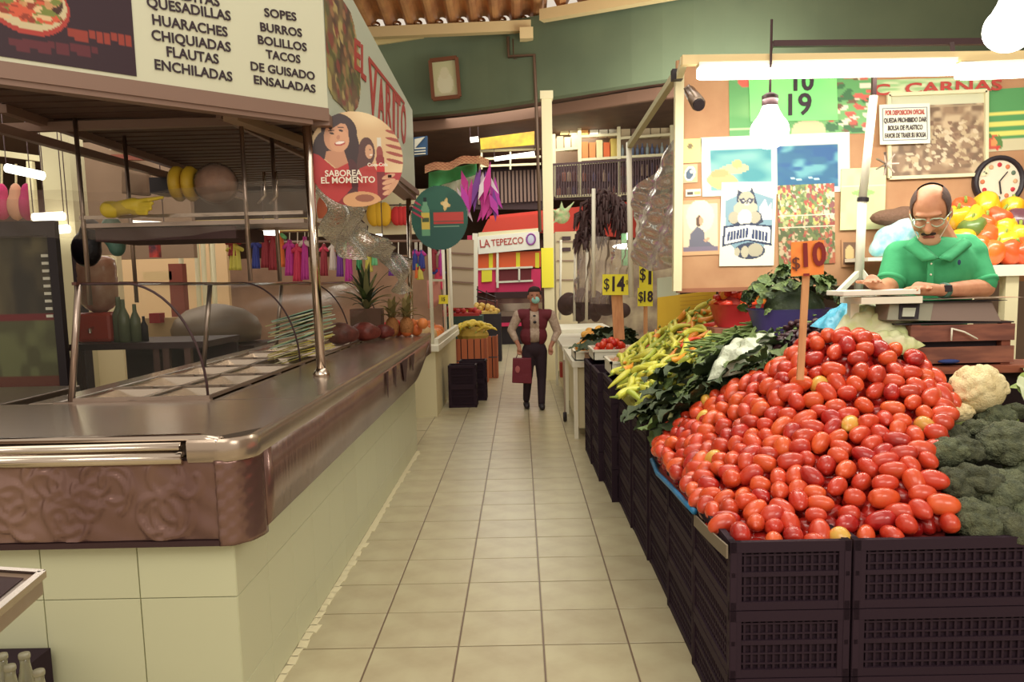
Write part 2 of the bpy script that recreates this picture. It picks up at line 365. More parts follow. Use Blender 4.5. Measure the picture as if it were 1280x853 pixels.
# ---- flat prints: a fine grid of coloured points on the sheet itself
def vnoise(w, h, cells, seed=0):
    r = np.random.default_rng(seed); g = r.random((cells + 2, cells + 2))
    y, x = np.mgrid[0:h, 0:w]; fx = x / w * cells; fy = y / h * cells
    ix = fx.astype(int); iy = fy.astype(int); tx = fx - ix; ty = fy - iy; tx = tx * tx * (3 - 2 * tx); ty = ty * ty * (3 - 2 * ty)
    return (g[iy, ix] * (1 - tx) + g[iy, ix + 1] * tx) * (1 - ty) + (g[iy + 1, ix] * (1 - tx) + g[iy + 1, ix + 1] * tx) * ty
class Print:
    """A small picture: u to the right, v down, both 0..1."""
    def __init__(s, w, h, bg):
        s.w, s.h = w, h; s.a = np.zeros((h, w, 3)); s.a[:] = bg
        y, x = np.mgrid[0:h, 0:w]; s.u = x / (w - 1); s.v = y / (h - 1)
    def ell(s, cx, cy, rx, ry, c, rot=0.0, al=1.0):
        dx = s.u - cx; dy = s.v - cy; c_, s_ = math.cos(rot), math.sin(rot)
        m = ((dx * c_ + dy * s_) / rx) ** 2 + ((-dx * s_ + dy * c_) / ry) ** 2 < 1
        s.a[m] = s.a[m] * (1 - al) + np.array(c) * al; return s
    def rect(s, x0, y0, x1, y1, c):
        s.a[(s.u >= x0) & (s.u <= x1) & (s.v >= y0) & (s.v <= y1)] = c; return s
    def poly(s, pts, c):
        ins = np.zeros(s.u.shape, bool); n = len(pts)
        for i in range(n):
            (x1, y1), (x2, y2) = pts[i], pts[(i + 1) % n]
            if y1 == y2: continue
            cr = ((s.v >= min(y1, y2)) & (s.v < max(y1, y2))); xs = x1 + (s.v - y1) * (x2 - x1) / (y2 - y1)
            ins ^= cr & (s.u < xs)
        s.a[ins] = c; return s
    def blend(s, cells, c, lo=.4, hi=.7, seed=0, mask=None):
        t = np.clip((vnoise(s.w, s.h, cells, seed) - lo) / (hi - lo), 0, 1)[..., None]
        if mask is not None: t = t * mask[..., None]
        s.a = s.a * (1 - t) + np.array(c) * t; return s
    def speck(s, n, cols, r, box=(0, 0, 1, 1), seed=0, asp=1.0):
        rr = random.Random(seed)
        for _ in range(n):
            s.ell(rr.uniform(box[0], box[2]), rr.uniform(box[1], box[3]), rr.uniform(.5, 1) * r, rr.uniform(.5, 1) * r * asp, rr.choice(cols), rr.uniform(0, 3))
        return s
    def mesh_on(s, name, c00, c10, c01, mask=None, parent=None, m=None, back=.004, **k):
        """c00 top left, c10 top right, c01 bottom left, in the world."""
        c00, c10, c01 = Vector(c00), Vector(c10), Vector(c01); du = c10 - c00; dv = c01 - c00
        mb = MB(); n = s.w * s.h
        mb.v = [tuple(c00 + du * float(s.u[j, i]) + dv * float(s.v[j, i])) for j in range(s.h) for i in range(s.w)]
        mb.f = [(j * s.w + i, (j + 1) * s.w + i, (j + 1) * s.w + i + 1, j * s.w + i + 1) for j in range(s.h - 1) for i in range(s.w - 1) if mask is None or mask[j, i]]
        o = mb.build(name, m or M['print'], parent, **k)
        at_ = o.data.color_attributes.new('print', 'FLOAT_COLOR', 'POINT')
        a = np.clip(s.a.reshape(-1, 3) / 255.0, 0, 1); a = np.where(a <= .04045, a / 12.92, ((a + .055) / 1.055) ** 2.4)
        at_.data.foreach_set('color', np.concatenate([a, np.ones((n, 1))], 1).astype(np.float32).ravel())
        if back: md = o.modifiers.new('solid', 'SOLIDIFY'); md.thickness = back; md.offset = -1
        return o

# ---- heaps: a surface through measured points
def surface(pts):
    P = np.array([(p[0], p[1]) for p in pts]); Z = np.array([p[2] for p in pts]); n = len(P)
    d = np.linalg.norm(P[:, None] - P[None], axis=2)
    A = np.zeros((n + 3, n + 3)); A[:n, :n] = d; A[:n, n] = 1; A[:n, n + 1:] = P; A[n, :n] = 1; A[n + 1:, :n] = P.T
    sol = np.linalg.solve(A + np.eye(n + 3) * 1e-9, np.concatenate([Z, [0, 0, 0]]))
    def f(x, y):
        r = np.hypot(P[:, 0] - x, P[:, 1] - y); return float(r @ sol[:n] + sol[n] + sol[n + 1] * x + sol[n + 2] * y)
    return f
def inpoly(x, y, poly):
    c = False; n = len(poly)
    for i in range(n):
        (x1, y1), (x2, y2) = poly[i], poly[(i + 1) % n]
        if (y1 > y) != (y2 > y) and x < x1 + (y - y1) * (x2 - x1) / (y2 - y1): c = not c
    return c
def normal_of(f, x, y, e=.03):
    return Vector((-(f(x + e, y) - f(x - e, y)) / (2 * e), -(f(x, y + e) - f(x, y - e)) / (2 * e), 1)).normalized()
def scatter(f, poly, dist, tries=6000, seed=0, maxn=400):
    r = random.Random(seed); xs = [p[0] for p in poly]; ys = [p[1] for p in poly]; out = np.zeros((0, 3))
    for _ in range(tries):
        x = r.uniform(min(xs), max(xs)); y = r.uniform(min(ys), max(ys))
        if not inpoly(x, y, poly): continue
        p = np.array([x, y, f(x, y)])
        if len(out) and np.min(np.sum((out - p) ** 2, 1)) < dist * dist: continue
        out = np.vstack([out, p])
        if len(out) >= maxn: break
    return out
def orient(n, yaw, tilt=0.0):                            # local X lies on the surface, Z leaves it
    n = Vector(n); x = Vector((math.cos(yaw), math.sin(yaw), 0)); x = (x - n * x.dot(n)).normalized(); y = n.cross(x)
    Rm = Matrix(((x.x, y.x, n.x), (x.y, y.y, n.y), (x.z, y.z, n.z)))
    return (Rm @ Matrix.Rotation(tilt, 3, 'Y')).to_euler()
# ================================================================== the hall
m = mat('floor_far', (196, 186, 150), .32); nt = m.node_tree; N = nt.nodes; L = nt.links
tc = N.new('ShaderNodeTexCoord'); mp = N.new('ShaderNodeMapping'); mp.inputs['Location'].default_value = (-.067 + .3722 * 60, -3.392 + .3765 * 60, 0)
br = N.new('ShaderNodeTexBrick'); br.offset = 0; br.squash = 1
br.inputs['Color1'].default_value = (*lin((196, 186, 150)), 1); br.inputs['Color2'].default_value = (*lin((188, 176, 142)), 1); br.inputs['Mortar'].default_value = (*lin((112, 92, 76)), 1)
br.inputs['Scale'].default_value = 1; br.inputs['Brick Width'].default_value = .3722; br.inputs['Row Height'].default_value = .3765; br.inputs['Mortar Size'].default_value = .004
L.new(tc.outputs['Object'], mp.inputs[0]); L.new(mp.outputs[0], br.inputs['Vector']); L.new(br.outputs['Color'], N['Principled BSDF'].inputs['Base Color'])
M['floorfar'] = m
fb = MB().box2((-14, -3, -.2), (9, 34, -.0035))
floor = bpy.data.objects.new('floor', fb.mesh('floor', M['floorfar'])); link(floor); props(floor, kind='structure')
tm = MB(); a, b, c = .1818, .184, .0025
vs = [(-a, -b, -.0034), (a, -b, -.0034), (a, b, -.0034), (-a, b, -.0034), (-a, -b, -.0012), (a, -b, -.0012), (a, b, -.0012), (-a, b, -.0012), (-a + c, -b + c, 0), (a - c, -b + c, 0), (a - c, b - c, 0), (-a + c, b - c, 0)]
tm.add(vs, [(0, 1, 5, 4), (1, 2, 6, 5), (2, 3, 7, 6), (3, 0, 4, 7), (4, 5, 9, 8), (5, 6, 10, 9), (6, 7, 11, 10), (7, 4, 8, 11), (8, 9, 10, 11)])
tme = tm.mesh('tile', M['tile'])
for j in range(-3, 28):
    for k in range(-4, 2):
        if k == -4 and j < 14: continue
        o = bpy.data.objects.new('tile', tme); o.location = (.067 + .3722 * (k + .5), 3.392 + .3765 * (j + .5), rng.uniform(0, .0006)); link(o, floor)

# white messy caulk along the counter base
cb = MB()
for i in range(60):
    y = 2.8 + i * .08; wdt = .03 + .025 * abs(math.sin(i * 1.7)) * random.random()
    cb.box((-1.02 + wdt / 2, y, .0016), (wdt, .085, .003), rz=random.uniform(-.1, .1))
cb.build('caulk', cm('caulk', (222, 212, 176)), floor, kind='stuff')

def struct(name, mb, m, **k): return mb.build(name, m, None, kind='structure', **k)
# outer walls of the hall
struct('wall_left', MB().box2((-13.2, -3, -.2), (-13, 28, 6)), M['beigewall'])
struct('wall_back', MB().box2((-13, 27.6, -.2), (9, 27.8, 7)), M['brownwall'])
struct('wall_right', MB().box2((8.8, -3, -.2), (9, 28, 6)), M['beigewall'])

# the long green wall band that hangs above the stalls
def gp(px, Y, z): p = at(px, 200, Y); return Vector((p.x, Y, z))
band = [gp(330, 15.6, 0), gp(520, 15, 0), gp(600, 14.6, 0), gp(700, 13.8, 0), gp(850, 12.6, 0), gp(1000, 12.2, 0), gp(1150, 12.1, 0), gp(1420, 12.1, 0)]
zb = [4.62, 4.60, 4.60, 4.60, 4.57, 4.6, 4.62, 4.7]; zt = [6.05, 6.05, 5.98, 5.92, 5.86, 5.86, 5.9, 6.0]
for _ in range(2):                                       # round the corners of the band
    bz_ = [(p.x, p.y, a_, b_) for p, a_, b_ in zip(band, zb, zt)]; nz = [bz_[0]]
    for u_, v_ in zip(bz_[:-1], bz_[1:]): nz += [tuple(u_[k] * .75 + v_[k] * .25 for k in range(4)), tuple(u_[k] * .25 + v_[k] * .75 for k in range(4))]
    nz.append(bz_[-1]); band = [Vector((q[0], q[1], 0)) for q in nz]; zb = [q[2] for q in nz]; zt = [q[3] for q in nz]
g = MB()
for i in range(len(band) - 1):
    p, q = band[i], band[i + 1]; d = Vector((0, .25, 0))
    vs = [Vector((p.x, p.y, zb[i])), Vector((q.x, q.y, zb[i + 1])), Vector((q.x, q.y, zt[i + 1])), Vector((p.x, p.y, zt[i]))]
    g.add([v for v in vs] + [v + d for v in vs], [(0, 1, 2, 3), (7, 6, 5, 4), (4, 5, 1, 0), (3, 2, 6, 7)])
struct('wall_band', g, M['green_wall'])
# its thin dark hairline cracks and drips are in the paint; ceiling slab that runs back from it
s = MB()
for i in range(len(band) - 1):
    p, q = band[i], band[i + 1]
    s.add([(p.x, p.y + .25, 4.62), (q.x, q.y + .25, 4.62), (q.x + 1, 27.6, 4.75), (p.x - 2, 27.6, 4.75)], [(0, 1, 2, 3)])
s.add([(-13, 15.9, 4.62), (band[0].x, 15.85, 4.62), (band[0].x - 2, 27.6, 4.75), (-13, 27.6, 4.75)], [(0, 1, 2, 3)])
struct('ceiling', s, M['brownceil'])
s = MB()                                                   # the lower brown soffit edge below the green band
for i in range(4, len(band) - 7):
    p, q = band[i], band[i + 1]
    s.prism([(p.x, p.y + .6, 4.42), (q.x, q.y + .6, 4.42), (q.x, q.y + .6, 4.6), (p.x, p.y + .6, 4.6)], (0, .12, 0))
struct('trim_1', s, cm('soffit', (128, 96, 78)))
# sheet-metal roof over the aisle, seen from below: ribs run towards the green wall
def roof(name, x0, x1, y0, y1, z0, z1, pitch=.36):
    mb = MB(); n = int((x1 - x0) / pitch * 8)
    prof = [(x0 + (x1 - x0) * i / n, .09 * max(-1, min(1, 1.7 * math.sin(2 * PI * (i / n) * (x1 - x0) / pitch)))) for i in range(n + 1)]
    for x, dz in prof: mb.v.append((x, y0, z0 + dz)); mb.v.append((x, y1, z1 + dz))
    mb.f = [(2 * i, 2 * i + 1, 2 * i + 3, 2 * i + 2) for i in range(n)]
    return struct(name, mb, M['roofmetal'], solid=.01)
roof('ceiling_ribbed', -6, .55, 9.0, 14.5, 6.62, 6.02)
roof('ceiling_ribbed', .5, 8.5, 8.0, 13.6, 6.8, 5.98)
def gutter(a, b, h=.17):
    return MB().bar(a, b, .16, h)
gA, gB = at(452, 42, 14.4), at(664, 33, 14.1)
struct('trim_2', gutter(gA, gB), M['gutter'])
gC, gD = at(677, 20, 13.6), at(870, -14, 12.4)
struct('trim_3', gutter(gC, gD), M['gutter'])
t = at(658, 43, 14.0); struct('trim_4', MB().box(t, (.22, .2, .18)), M['gutter'])
tr = MB().prism([at(458, 58, 14.6), at(530, 47, 14.6), at(470, 47, 14.6)], (0, .05, 0)); struct('trim_5', tr, cm('fascia', (222, 206, 150)))
for i in range(8):                                       # bright roof bolt caps along the gutter
    p = at(470 + i * 26.3, 31 - i * 1.05, 14.35)
    MB().ball(p, (.075, .06, .055), 10, 8).build('roof_bolt_cap', M['chrome'], None, smooth=True, label='chrome roof bolt cap, %s of the row above the cream gutter' % ('leftmost', 'second from left', 'third from left', 'fourth from left', 'fourth from right', 'third from right', 'second from right', 'rightmost')[i], cat='bolt cap', group='bolt caps along the gutter')
# conduit down the green wall
cd = MB(); P = [at(635, 46, 14.24), at(636, 71, 14.24), at(668, 69, 14.02), at(670, 122, 14.0), at(675, 290, 13.95)]
cd.tube(P, .03, 8); cd.tube([p + Vector((.09, 0, -.04)) for p in P[:4]], .02, 6)
cd.build('conduit_pipe', cm('conduit', (120, 98, 82), .5, metal=.4), None, smooth=True, label='grey metal conduit pipe bending down the green wall', cat='pipe')
# framed picture high on the green wall
fl, fr_ = at(538, 77, 14.7), at(571, 73, 14.6); fb_ = at(542, 125, 14.7)
fr = thing('framed_picture', 'small dark wood framed pale picture hung on the green wall', 'picture', (fl + fr_ + fb_) / 3 + Vector((0, -.02, -.3)))
du = (fr_ - fl); dv = (fb_ - fl)
pr = Print(24, 34, (206, 206, 160)); pr.ell(.5, .62, .3, .3, (226, 224, 190)); pr.ell(.5, .35, .17, .16, (222, 218, 182)); pr.rect(0, .85, 1, 1, (210, 206, 166))
pr.mesh_on('picture_sheet', fl + Vector((0, -.03, 0)), fr_ + Vector((0, -.03, 0)), fb_ + Vector((0, -.03, 0)), parent=fr)
f = MB()
for a_, b_ in ((fl, fr_), (fr_, fr_ + dv), (fr_ + dv, fb_), (fb_, fl)): f.bar(a_ + Vector((0, -.05, 0)), b_ + Vector((0, -.05, 0)), .06, .06, up=(0, 1, 0))
f.build('frame', cm('frame_wood', (122, 74, 48)), fr)

# ================================================================== steel food counter (left)
ct = thing('food_counter', 'long steel topped food counter on a cream tiled base, left of the aisle', 'counter', (-2.0, 4.5, 0))
b = MB(); b.box2((-4.3, 2.755, 0), (-1.03, 3.55, .73)); b.box2((-2.25, 3.55, 0), (-1.03, 7.66, .73)); b.build('base', M['wallgrout'], ct)
def slab_tile(x0, x1, y0, y1, z0, z1, n):                # a tile laid on a wall, n is the way it faces
    mb = MB(); mb.box(((x0 + x1) / 2, (y0 + y1) / 2, (z0 + z1) / 2), (x1 - x0, y1 - y0, z1 - z0)); return mb.build('tile', M['walltile'], ct, bevel=.0015)
zr = [0.003, .162, .499, .727]
for r in range(3):
    x = -1.022
    while x > -4.2:
        x0 = x - .344; 
        slab_tile(x0 + .0025, x - .0015, 2.746, 2.757, zr[r] + .0015, zr[r + 1] - .0015, 0); x = x0
    y = 2.748
    while y < 7.6:
        y1 = min(y + .344, 7.66); slab_tile(-1.032, -1.021, y + .001, y1 - .001, zr[r] + .001, zr[r + 1] - .001, 1); y = y + .344
b = MB().box2((-4.3, 2.72, .715), (-1.05, 2.76, .735)); b.build('base_trim', cm('peach_trim', (206, 160, 122)), ct)
# embossed front fascia
hs = [(random.uniform(-3.9, -1.12), random.uniform(.78, .95), random.uniform(.035, .07), random.uniform(0, 6.28), random.uniform(2.5, 6.28)) for _ in range(95)]
HX = np.array([(h[0], h[1], h[2], h[3], h[4]) for h in hs])
def emboss(x, z):
    dx = x - HX[:, 0]; dz = z - HX[:, 1]; r = np.hypot(dx, dz * .85); a = (np.arctan2(dz, dx) - HX[:, 3]) % (2 * PI)
    ring = np.exp(-((r - HX[:, 2]) / .009) ** 2) * (a < HX[:, 4]); return .009 * float(np.max(ring)) + .003 * math.sin(x * 31 + z * 17) * math.sin(z * 40)
fm = MB().grid(lambda u, v: (-4.0 + u * 2.95, 2.700 - emboss(-4.0 + u * 2.95, .725 + v * .275), .725 + v * .275), 330, 34)
fm.build('front_panel', M['steelw'], ct, smooth=True, label='embossed brownish steel front panel')
b = MB().box2((-4.0, 2.71, .72), (-1.05, 2.76, 1.0)); b.build('panel_backing', M['darkmetal'], ct)
b = MB(); b.box2((-4.0, 2.688, .703), (-1.05, 2.73, .722)); b.build('panel_edge', M['darkmetal'], ct)
cp = MB().grid(lambda u, v: (-1.052 + .115 * math.sin(u * PI / 2) , 2.695 + .16 * (1 - math.cos(u * PI / 2)) + .006 * math.sin(v * 37) * math.sin(u * 19), .70 + v * .30), 16, 22)
cp.build('corner_panel', M['steelw'], ct, smooth=True, solid=.01)
sp = MB()
ys = [2.85 + i * (8.45 - 2.85) / 60 for i in range(61)]
for y in ys:
    zb_ = .725 if y < 7.05 else .725 + .30 * ((y - 7.05) / 1.4) ** 1.6
    xx = -.937 - .012 * (y - 2.85) / 5.6
    sp.v.append((xx, y, min(zb_, .995))); sp.v.append((xx + .004 * math.sin(y * 9), y, .86)); sp.v.append((xx, y, 1.0))
for i in range(60):
    for k in (0, 1): sp.f.append((3 * i + k, 3 * i + 3 + k, 3 * i + 4 + k, 3 * i + 1 + k))
sp.build('side_panel', M['steelw'], ct, smooth=True, solid=.012)
# worn dark scrapes on the side panel
sc_ = MB()
for y, wd, z0 in ((5.5, .10, .80), (5.85, .12, .83), (6.25, .34, .8), (6.75, .26, .84)):
    sc_.prism([(-.929, y, .985), (-.929, y + wd, .985), (-.929, y + wd * .5, z0), (-.929, y + wd * .25, z0 + .03)], (.0015, 0, 0))
sc_.build('scraped_patch', cm('scrape', (84, 54, 60), .5, metal=.5), ct)
# counter top with the pan well left open
def top(x0, x1, y0, y1, name='counter_top'): return MB().box2((x0, y0, 1.0), (x1, y1, 1.07)).build(name, M['steeltop'], ct, bevel=.01)
top(-4.3, -1.05, 2.78, 3.70); top(-1.44, -.945, 3.70, 8.42); top(-2.30, -2.17, 3.70, 8.42); top(-2.17, -1.44, 8.1, 8.42)
MB().prism([(-1.06, 2.78, 1.0), (-.945, 2.95, 1.0), (-.945, 3.71, 1.0), (-1.06, 3.71, 1.0)], (0, 0, .07)).build('counter_top', M['steeltop'], ct)
e = MB(); e.tube([(-4.3, 2.70, 1.01), (-1.16, 2.70, 1.01)], .024, 10); e.tube([(-4.3, 2.712, 1.045), (-1.17, 2.712, 1.045)], .018, 10); e.tube([(-4.3, 2.75, 1.068), (-1.12, 2.75, 1.068), (-1.03, 2.70, 1.06)], .018, 10)
e.build('front_rail', M['chrome'], ct, smooth=True)
ed = [(-1.14, 2.685)] + [(-1.05 + .125 * math.sin(a_), 2.685 + .125 * (1 - math.cos(a_))) for a_ in [k * PI / 20 for k in range(11)]] + [(-.925, 3.2), (-.925, 5), (-.93, 7), (-.94, 8.45)]
npf = [(-.03, 1.072), (-.008, 1.074), (0, 1.062), (0, 1.01), (-.008, .995), (-.03, .995)]; e = MB()
for i, (x, y) in enumerate(ed):
    a_, b_ = ed[max(i - 1, 0)], ed[min(i + 1, len(ed) - 1)]; d_ = Vector((b_[0] - a_[0], b_[1] - a_[1], 0)).normalized(); o_ = Vector((d_.y, -d_.x, 0))
    e.v += [(x + o_.x * q, y + o_.y * q, z) for q, z in npf]
e.f = [(6 * i + k, 6 * i + k + 1, 6 * i + k + 7, 6 * i + k + 6) for i in range(len(ed) - 1) for k in range(5)]
e.build('nosing', M['steeltop'], ct, smooth=True, sharp=.6)
MB().box2((-2.17, 3.70, .86), (-1.44, 8.1, .87)).build('well_floor', M['darkmetal'], ct)
# divider bars of the well
e = MB(); e.bar((-1.81, 3.70, 1.068), (-1.81, 8.1, 1.068), .03, .012)
for i in range(9): e.bar((-2.17, 3.71 + i * .545, 1.068), (-1.44, 3.71 + i * .545, 1.068), .03, .012)
e.build('well_divider', M['steel'], ct)
def make_pan():
    t = thing('steam_pan', 'steel steam table pan', 'food pan', (0, 0, 0), 0, 'steel pans sunk in the counter well')
    mb = MB(); X, Y, D = .158, .245, .13
    o = [(-X, -Y), (X, -Y), (X, Y), (-X, Y)]; i_ = [(-X + .02, -Y + .02), (X - .02, -Y + .02), (X - .02, Y - .02), (-X + .02, Y - .02)]; q = [(x * .86, y * .9) for x, y in i_]
    vs = [(x, y, 0) for x, y in o] + [(x, y, 0) for x, y in i_] + [(x, y, -D) for x, y in q]
    fs = [(k, (k + 1) % 4, 4 + (k + 1) % 4, 4 + k) for k in range(4)] + [(4 + k, 4 + (k + 1) % 4, 8 + (k + 1) % 4, 8 + k) for k in range(4)] + [(8, 9, 10, 11)]
    mb.add(vs, fs); mb.build('pan_body', M['chrome'], t, local=True, solid=.004)
    MB().box2((-.05, Y - .03, .004), (.05, Y - .012, .016)).build('handle', M['steel'], t, local=True); return t
pan = make_pan()
ordn = ['nearest', 'second', 'third', 'fourth', 'fifth', 'sixth', 'seventh', 'farthest']
first = True
for c_ in range(2):
    for r in range(8):
        loc = ((-1.99, -1.63)[c_], 3.71 + .545 * (r + .5), 1.064); lab = 'empty steel pan, %s of the %s row under the glass guard' % (ordn[r], ('back', 'aisle side')[c_])
        if first: place(pan, loc); pan['label'] = lab; first = False
        else: clone(pan, loc, label=lab)

# curved glass guard
gg = thing('curved_glass_guard', 'curved clear glass sneeze guard with dark rails on the steel counter', 'glass guard', (-1.8, 5.9, 1.07))
def gprof(t):                                             # 0 top back, 1 bottom front
    if t < .25: return (-2.02 + t / .25 * .2, 1.615)
    a_ = (t - .25) / .75 * PI / 2; return (-1.82 + .36 * math.sin(a_), 1.085 + .53 * math.cos(a_))
for y0, y1 in ((3.72, 5.3), (5.32, 6.9), (6.92, 8.35)):
    MB().grid(lambda u, v: (gprof(u)[0], y0 + (y1 - y0) * v, gprof(u)[1]), 18, 4).build('glass_pane', M['glass'], gg, smooth=True)
for y in (3.72, 5.31, 6.91, 8.36):
    MB().tube([(gprof(i / 18)[0], y, gprof(i / 18)[1]) for i in range(19)], .006, 6).build('arc_rail', M['darkmetal'], gg, smooth=True)
e = MB(); ep = [(-2.1, 1.085), (-2.02, 1.615)] ; pts = [(-2.1, 3.715, 1.085), (-2.02, 3.715, 1.615)] + [(gprof(i / 12)[0], 3.715, gprof(i / 12)[1]) for i in range(1, 13)]
e.add(pts, [tuple(range(len(pts)))]); e.build('end_pane', M['glass'], gg)
MB().bar((-2.02, 3.68, 1.618), (-2.02, 8.4, 1.60), .02, .014).build('top_rail', cm('rail', (92, 58, 50), .4, metal=.4), gg)
MB().bar((-1.83, 3.72, 1.618), (-1.83, 8.4, 1.60), .01, .01).build('top_rail', cm('rail', (92, 58, 50)), gg)
for y in (3.72, 5.31, 6.91): MB().tube([(-2.1, y, 1.07), (-2.02, y, 1.615)], .016, 8).build('back_post', M['steel'], gg, smooth=True)
MB().bar((-2.1, 3.715, 1.082), (-1.45, 3.715, 1.082), .012, .016).build('bottom_rail', M['steel'], gg)
MB().bar((-1.455, 3.72, 1.082), (-1.455, 8.3, 1.082), .012, .016).build('bottom_rail', M['steel'], gg)

# ================================================================== kiosk roof, posts and signs
def pole(p, q, r, label, cat='post', m=None, name='support_post', flange=True):
    t = thing(name, label, cat, p)
    MB().tube([p, q], r, 14).build('tube', m or M['chrome'], t, smooth=True)
    if flange: MB().lathe([(r * 1.9, 0), (r * 1.9, .012), (r * 1.5, .03), (r * 1.1, .045)], p, 16).build('flange', m or M['chrome'], t, smooth=True)
    return t
pole((-1.149, 4.61, 1.07), (-1.165, 4.63, 2.54), .026, 'polished steel post on the counter under the near sign corner')
pole((-1.126, 8.30, 1.07), (-1.10, 8.30, 2.52), .026, 'polished steel post at the far end of the food counter')
ks = thing('kiosk_roof', 'dark ribbed roof of the food kiosk under the lettered signs', 'roof', (-2.0, 6.5, 2.5))
NEARC = Vector((-1.045, 4.64, 0)); LEFTC = Vector((-2.90, 2.85, 0)); FARC = Vector((-1.045, 8.42, 0))
rm = MB(); nrib = 35
for i in range(nrib):
    y0 = 3.15 + i * .15; xl = -2.78; xr = min(-1.17, -1.25 - (4.64 - y0) * 1.03)
    if xr > xl: rm.prism([(xl, y0, 2.63), (xr, y0, 2.63), (xr, y0, 2.60), (xl, y0, 2.60)], (0, .11, 0))
rm.build('rib', M['brownceil'], ks, kind='stuff')
rb = MB().prism([(-2.8, 3.15, 2.63), (-1.3, 4.65, 2.63), (-1.17, 8.4, 2.63), (-2.8, 8.4, 2.63)], (0, 0, .03)); rb.build('deck', M['brownceil'], ks)
for p, q, w_ in (((-2.95, 2.85, 2.50), (-1.14, 4.60, 2.50), .07), ((-2.95, 3.05, 2.56), (-1.2, 4.74, 2.56), .05), ((-3.2, 4.85, 2.54), (-1.2, 5.1, 2.60), .05), ((-1.12, 4.6, 2.52), (-1.03, 8.42, 2.50), .05), ((-2.78, 4.5, 2.58), (-2.78, 8.4, 2.58), .05), ((-2.95, 2.85, 2.5), (-2.78, 8.4, 2.5), .05)):
    MB().bar(p, q, w_, w_).build('beam', M['trimgrey'], ks)
MB().bar((-1.62, 4.72, 2.55), (-1.30, 6.4, 2.55), .09, .05).build('lamp_holder', cm('lamp_holder', (168, 140, 116)), ks)
MB().bar((-1.75, 4.9, 2.59), (-1.55, 8.2, 2.59), .03, .03).build('beam', M['trimgrey'], ks)

# front sign (slanting face) and side sign
sg = thing('menu_sign_board', 'white menu sign listing dishes in dark capitals, above the kiosk front', 'sign', (-2.04, 3.72, 2.55))
d1 = (NEARC - LEFTC).normalized(); up = Vector((0, 0, 1)); n1 = d1.cross(up).normalized()     # faces the camera
def sgp(px, py):                                          # where a pixel's ray meets the slanted sign plane
    d = Vector(ray(px, py)); o = Vector((0, 0, EYE)); t = (Vector((NEARC.x, NEARC.y, 2.6)) - o).dot(n1) / d.dot(n1); return o + d * t
b = MB(); p0 = Vector((LEFTC.x, LEFTC.y, 2.54)); p1 = Vector((NEARC.x, NEARC.y, 2.54)); back = -n1 * .12
b.prism([p0, p1, p1 + up * .95, p0 + up * .95], back); sgpanel = b.build('panel', M['signwhite'], sg)
Lx = Vector((sgp(168, 60) - p0).dot(d1) * d1) + p0          # where the dark picture panel ends
mk = (Lx - p0).length
pr = Print(300, 130, (50, 26, 38)); w_ = mk
Ltop = p0 + up * .95
def uv_of(px, py):
    q = sgp(px, py); return ((q - p0).dot(d1) / mk, 1 - (q.z - 2.58) / .91)
u0, v0 = uv_of(35, 6)
rx, ry = abs(uv_of(86, 6)[0] - u0), abs(uv_of(35, 44)[1] - v0)
for i in range(6): pr.rect(0, .55 + i * .07, 1, .556 + i * .07, (70, 40, 48))
pr.ell(u0, v0, rx, ry, (176, 60, 52)); pr.ell(u0, v0 - .01, rx * .93, ry * .9, (206, 190, 150)); pr.ell(u0, v0 - .03, rx * .84, ry * .74, (70, 38, 30))
for k, (dx, dy, s_, c_) in enumerate(((-.5, .1, .36, (190, 96, 70)), (-.1, .15, .33, (196, 140, 92)), (.25, -.1, .34, (204, 152, 102)), (.5, -.35, .34, (198, 146, 100)), (-.2, -.4, .36, (150, 150, 80)), (.1, .35, .25, (186, 120, 80)))):
    pr.ell(u0 + rx * dx, v0 + ry * dy, rx * s_, ry * s_, c_, .4)
pr.speck(90, [(150, 60, 40), (220, 186, 140), (120, 130, 60), (210, 90, 60)], .02, (u0 - rx * .7, max(0, v0 - ry * .6), u0 + rx * .7, v0 + ry * .5), 4)
for (xa, ya, n_) in ((84, 42, 9), (60, 58, 7), (10, 54, 6)):
    for k in range(n_):
        uu, vv = uv_of(xa + k * 9, ya + k * 1.0); pr.rect(uu, vv - .025, uu + .018, vv + (.03 if k % 3 else .01), (150, 58, 46) if ya < 50 else (96, 38, 48))
pr.mesh_on('picture_panel', p0 + up * .95 + n1 * .004, Lx + up * .95 + n1 * .004, p0 + up * .04 + n1 * .004, parent=sg, back=.002, label='dark maroon panel with a picture of a plate of food')
MB().prism([p0 - up * .05 + n1 * .01, p1 - up * .05 + n1 * .01, p1 + up * .02 + n1 * .01, p0 + up * .02 + n1 * .01], -n1 * .14).build('lower_trim', M['trimgrey'], sg)
def slanted_text(txt, x0, y0, x1, y1, cap):
    a_, c_ = sgp(x0, y0), sgp(x1, y1); mid = (a_ + c_) / 2; run = (c_ - a_).length
    mb = text_mesh(txt, cap / .69, .0015, bold=cap * .028); xs = [v[0] for v in mb.v]; wd = max(xs) - min(xs); k = run / wd; cx_ = (max(xs) + min(xs)) / 2
    dirv = (c_ - a_).normalized(); F = frame_of(mid + n1 * .004, dirv, up)
    mb.v = [tuple(F @ Vector(((v[0] - cx_) * k, v[1], v[2]))) for v in mb.v]; mb.build('lettering', M['letterdark'], sgpanel)
pxh = (sgp(240, 40) - sgp(240, 58)).length
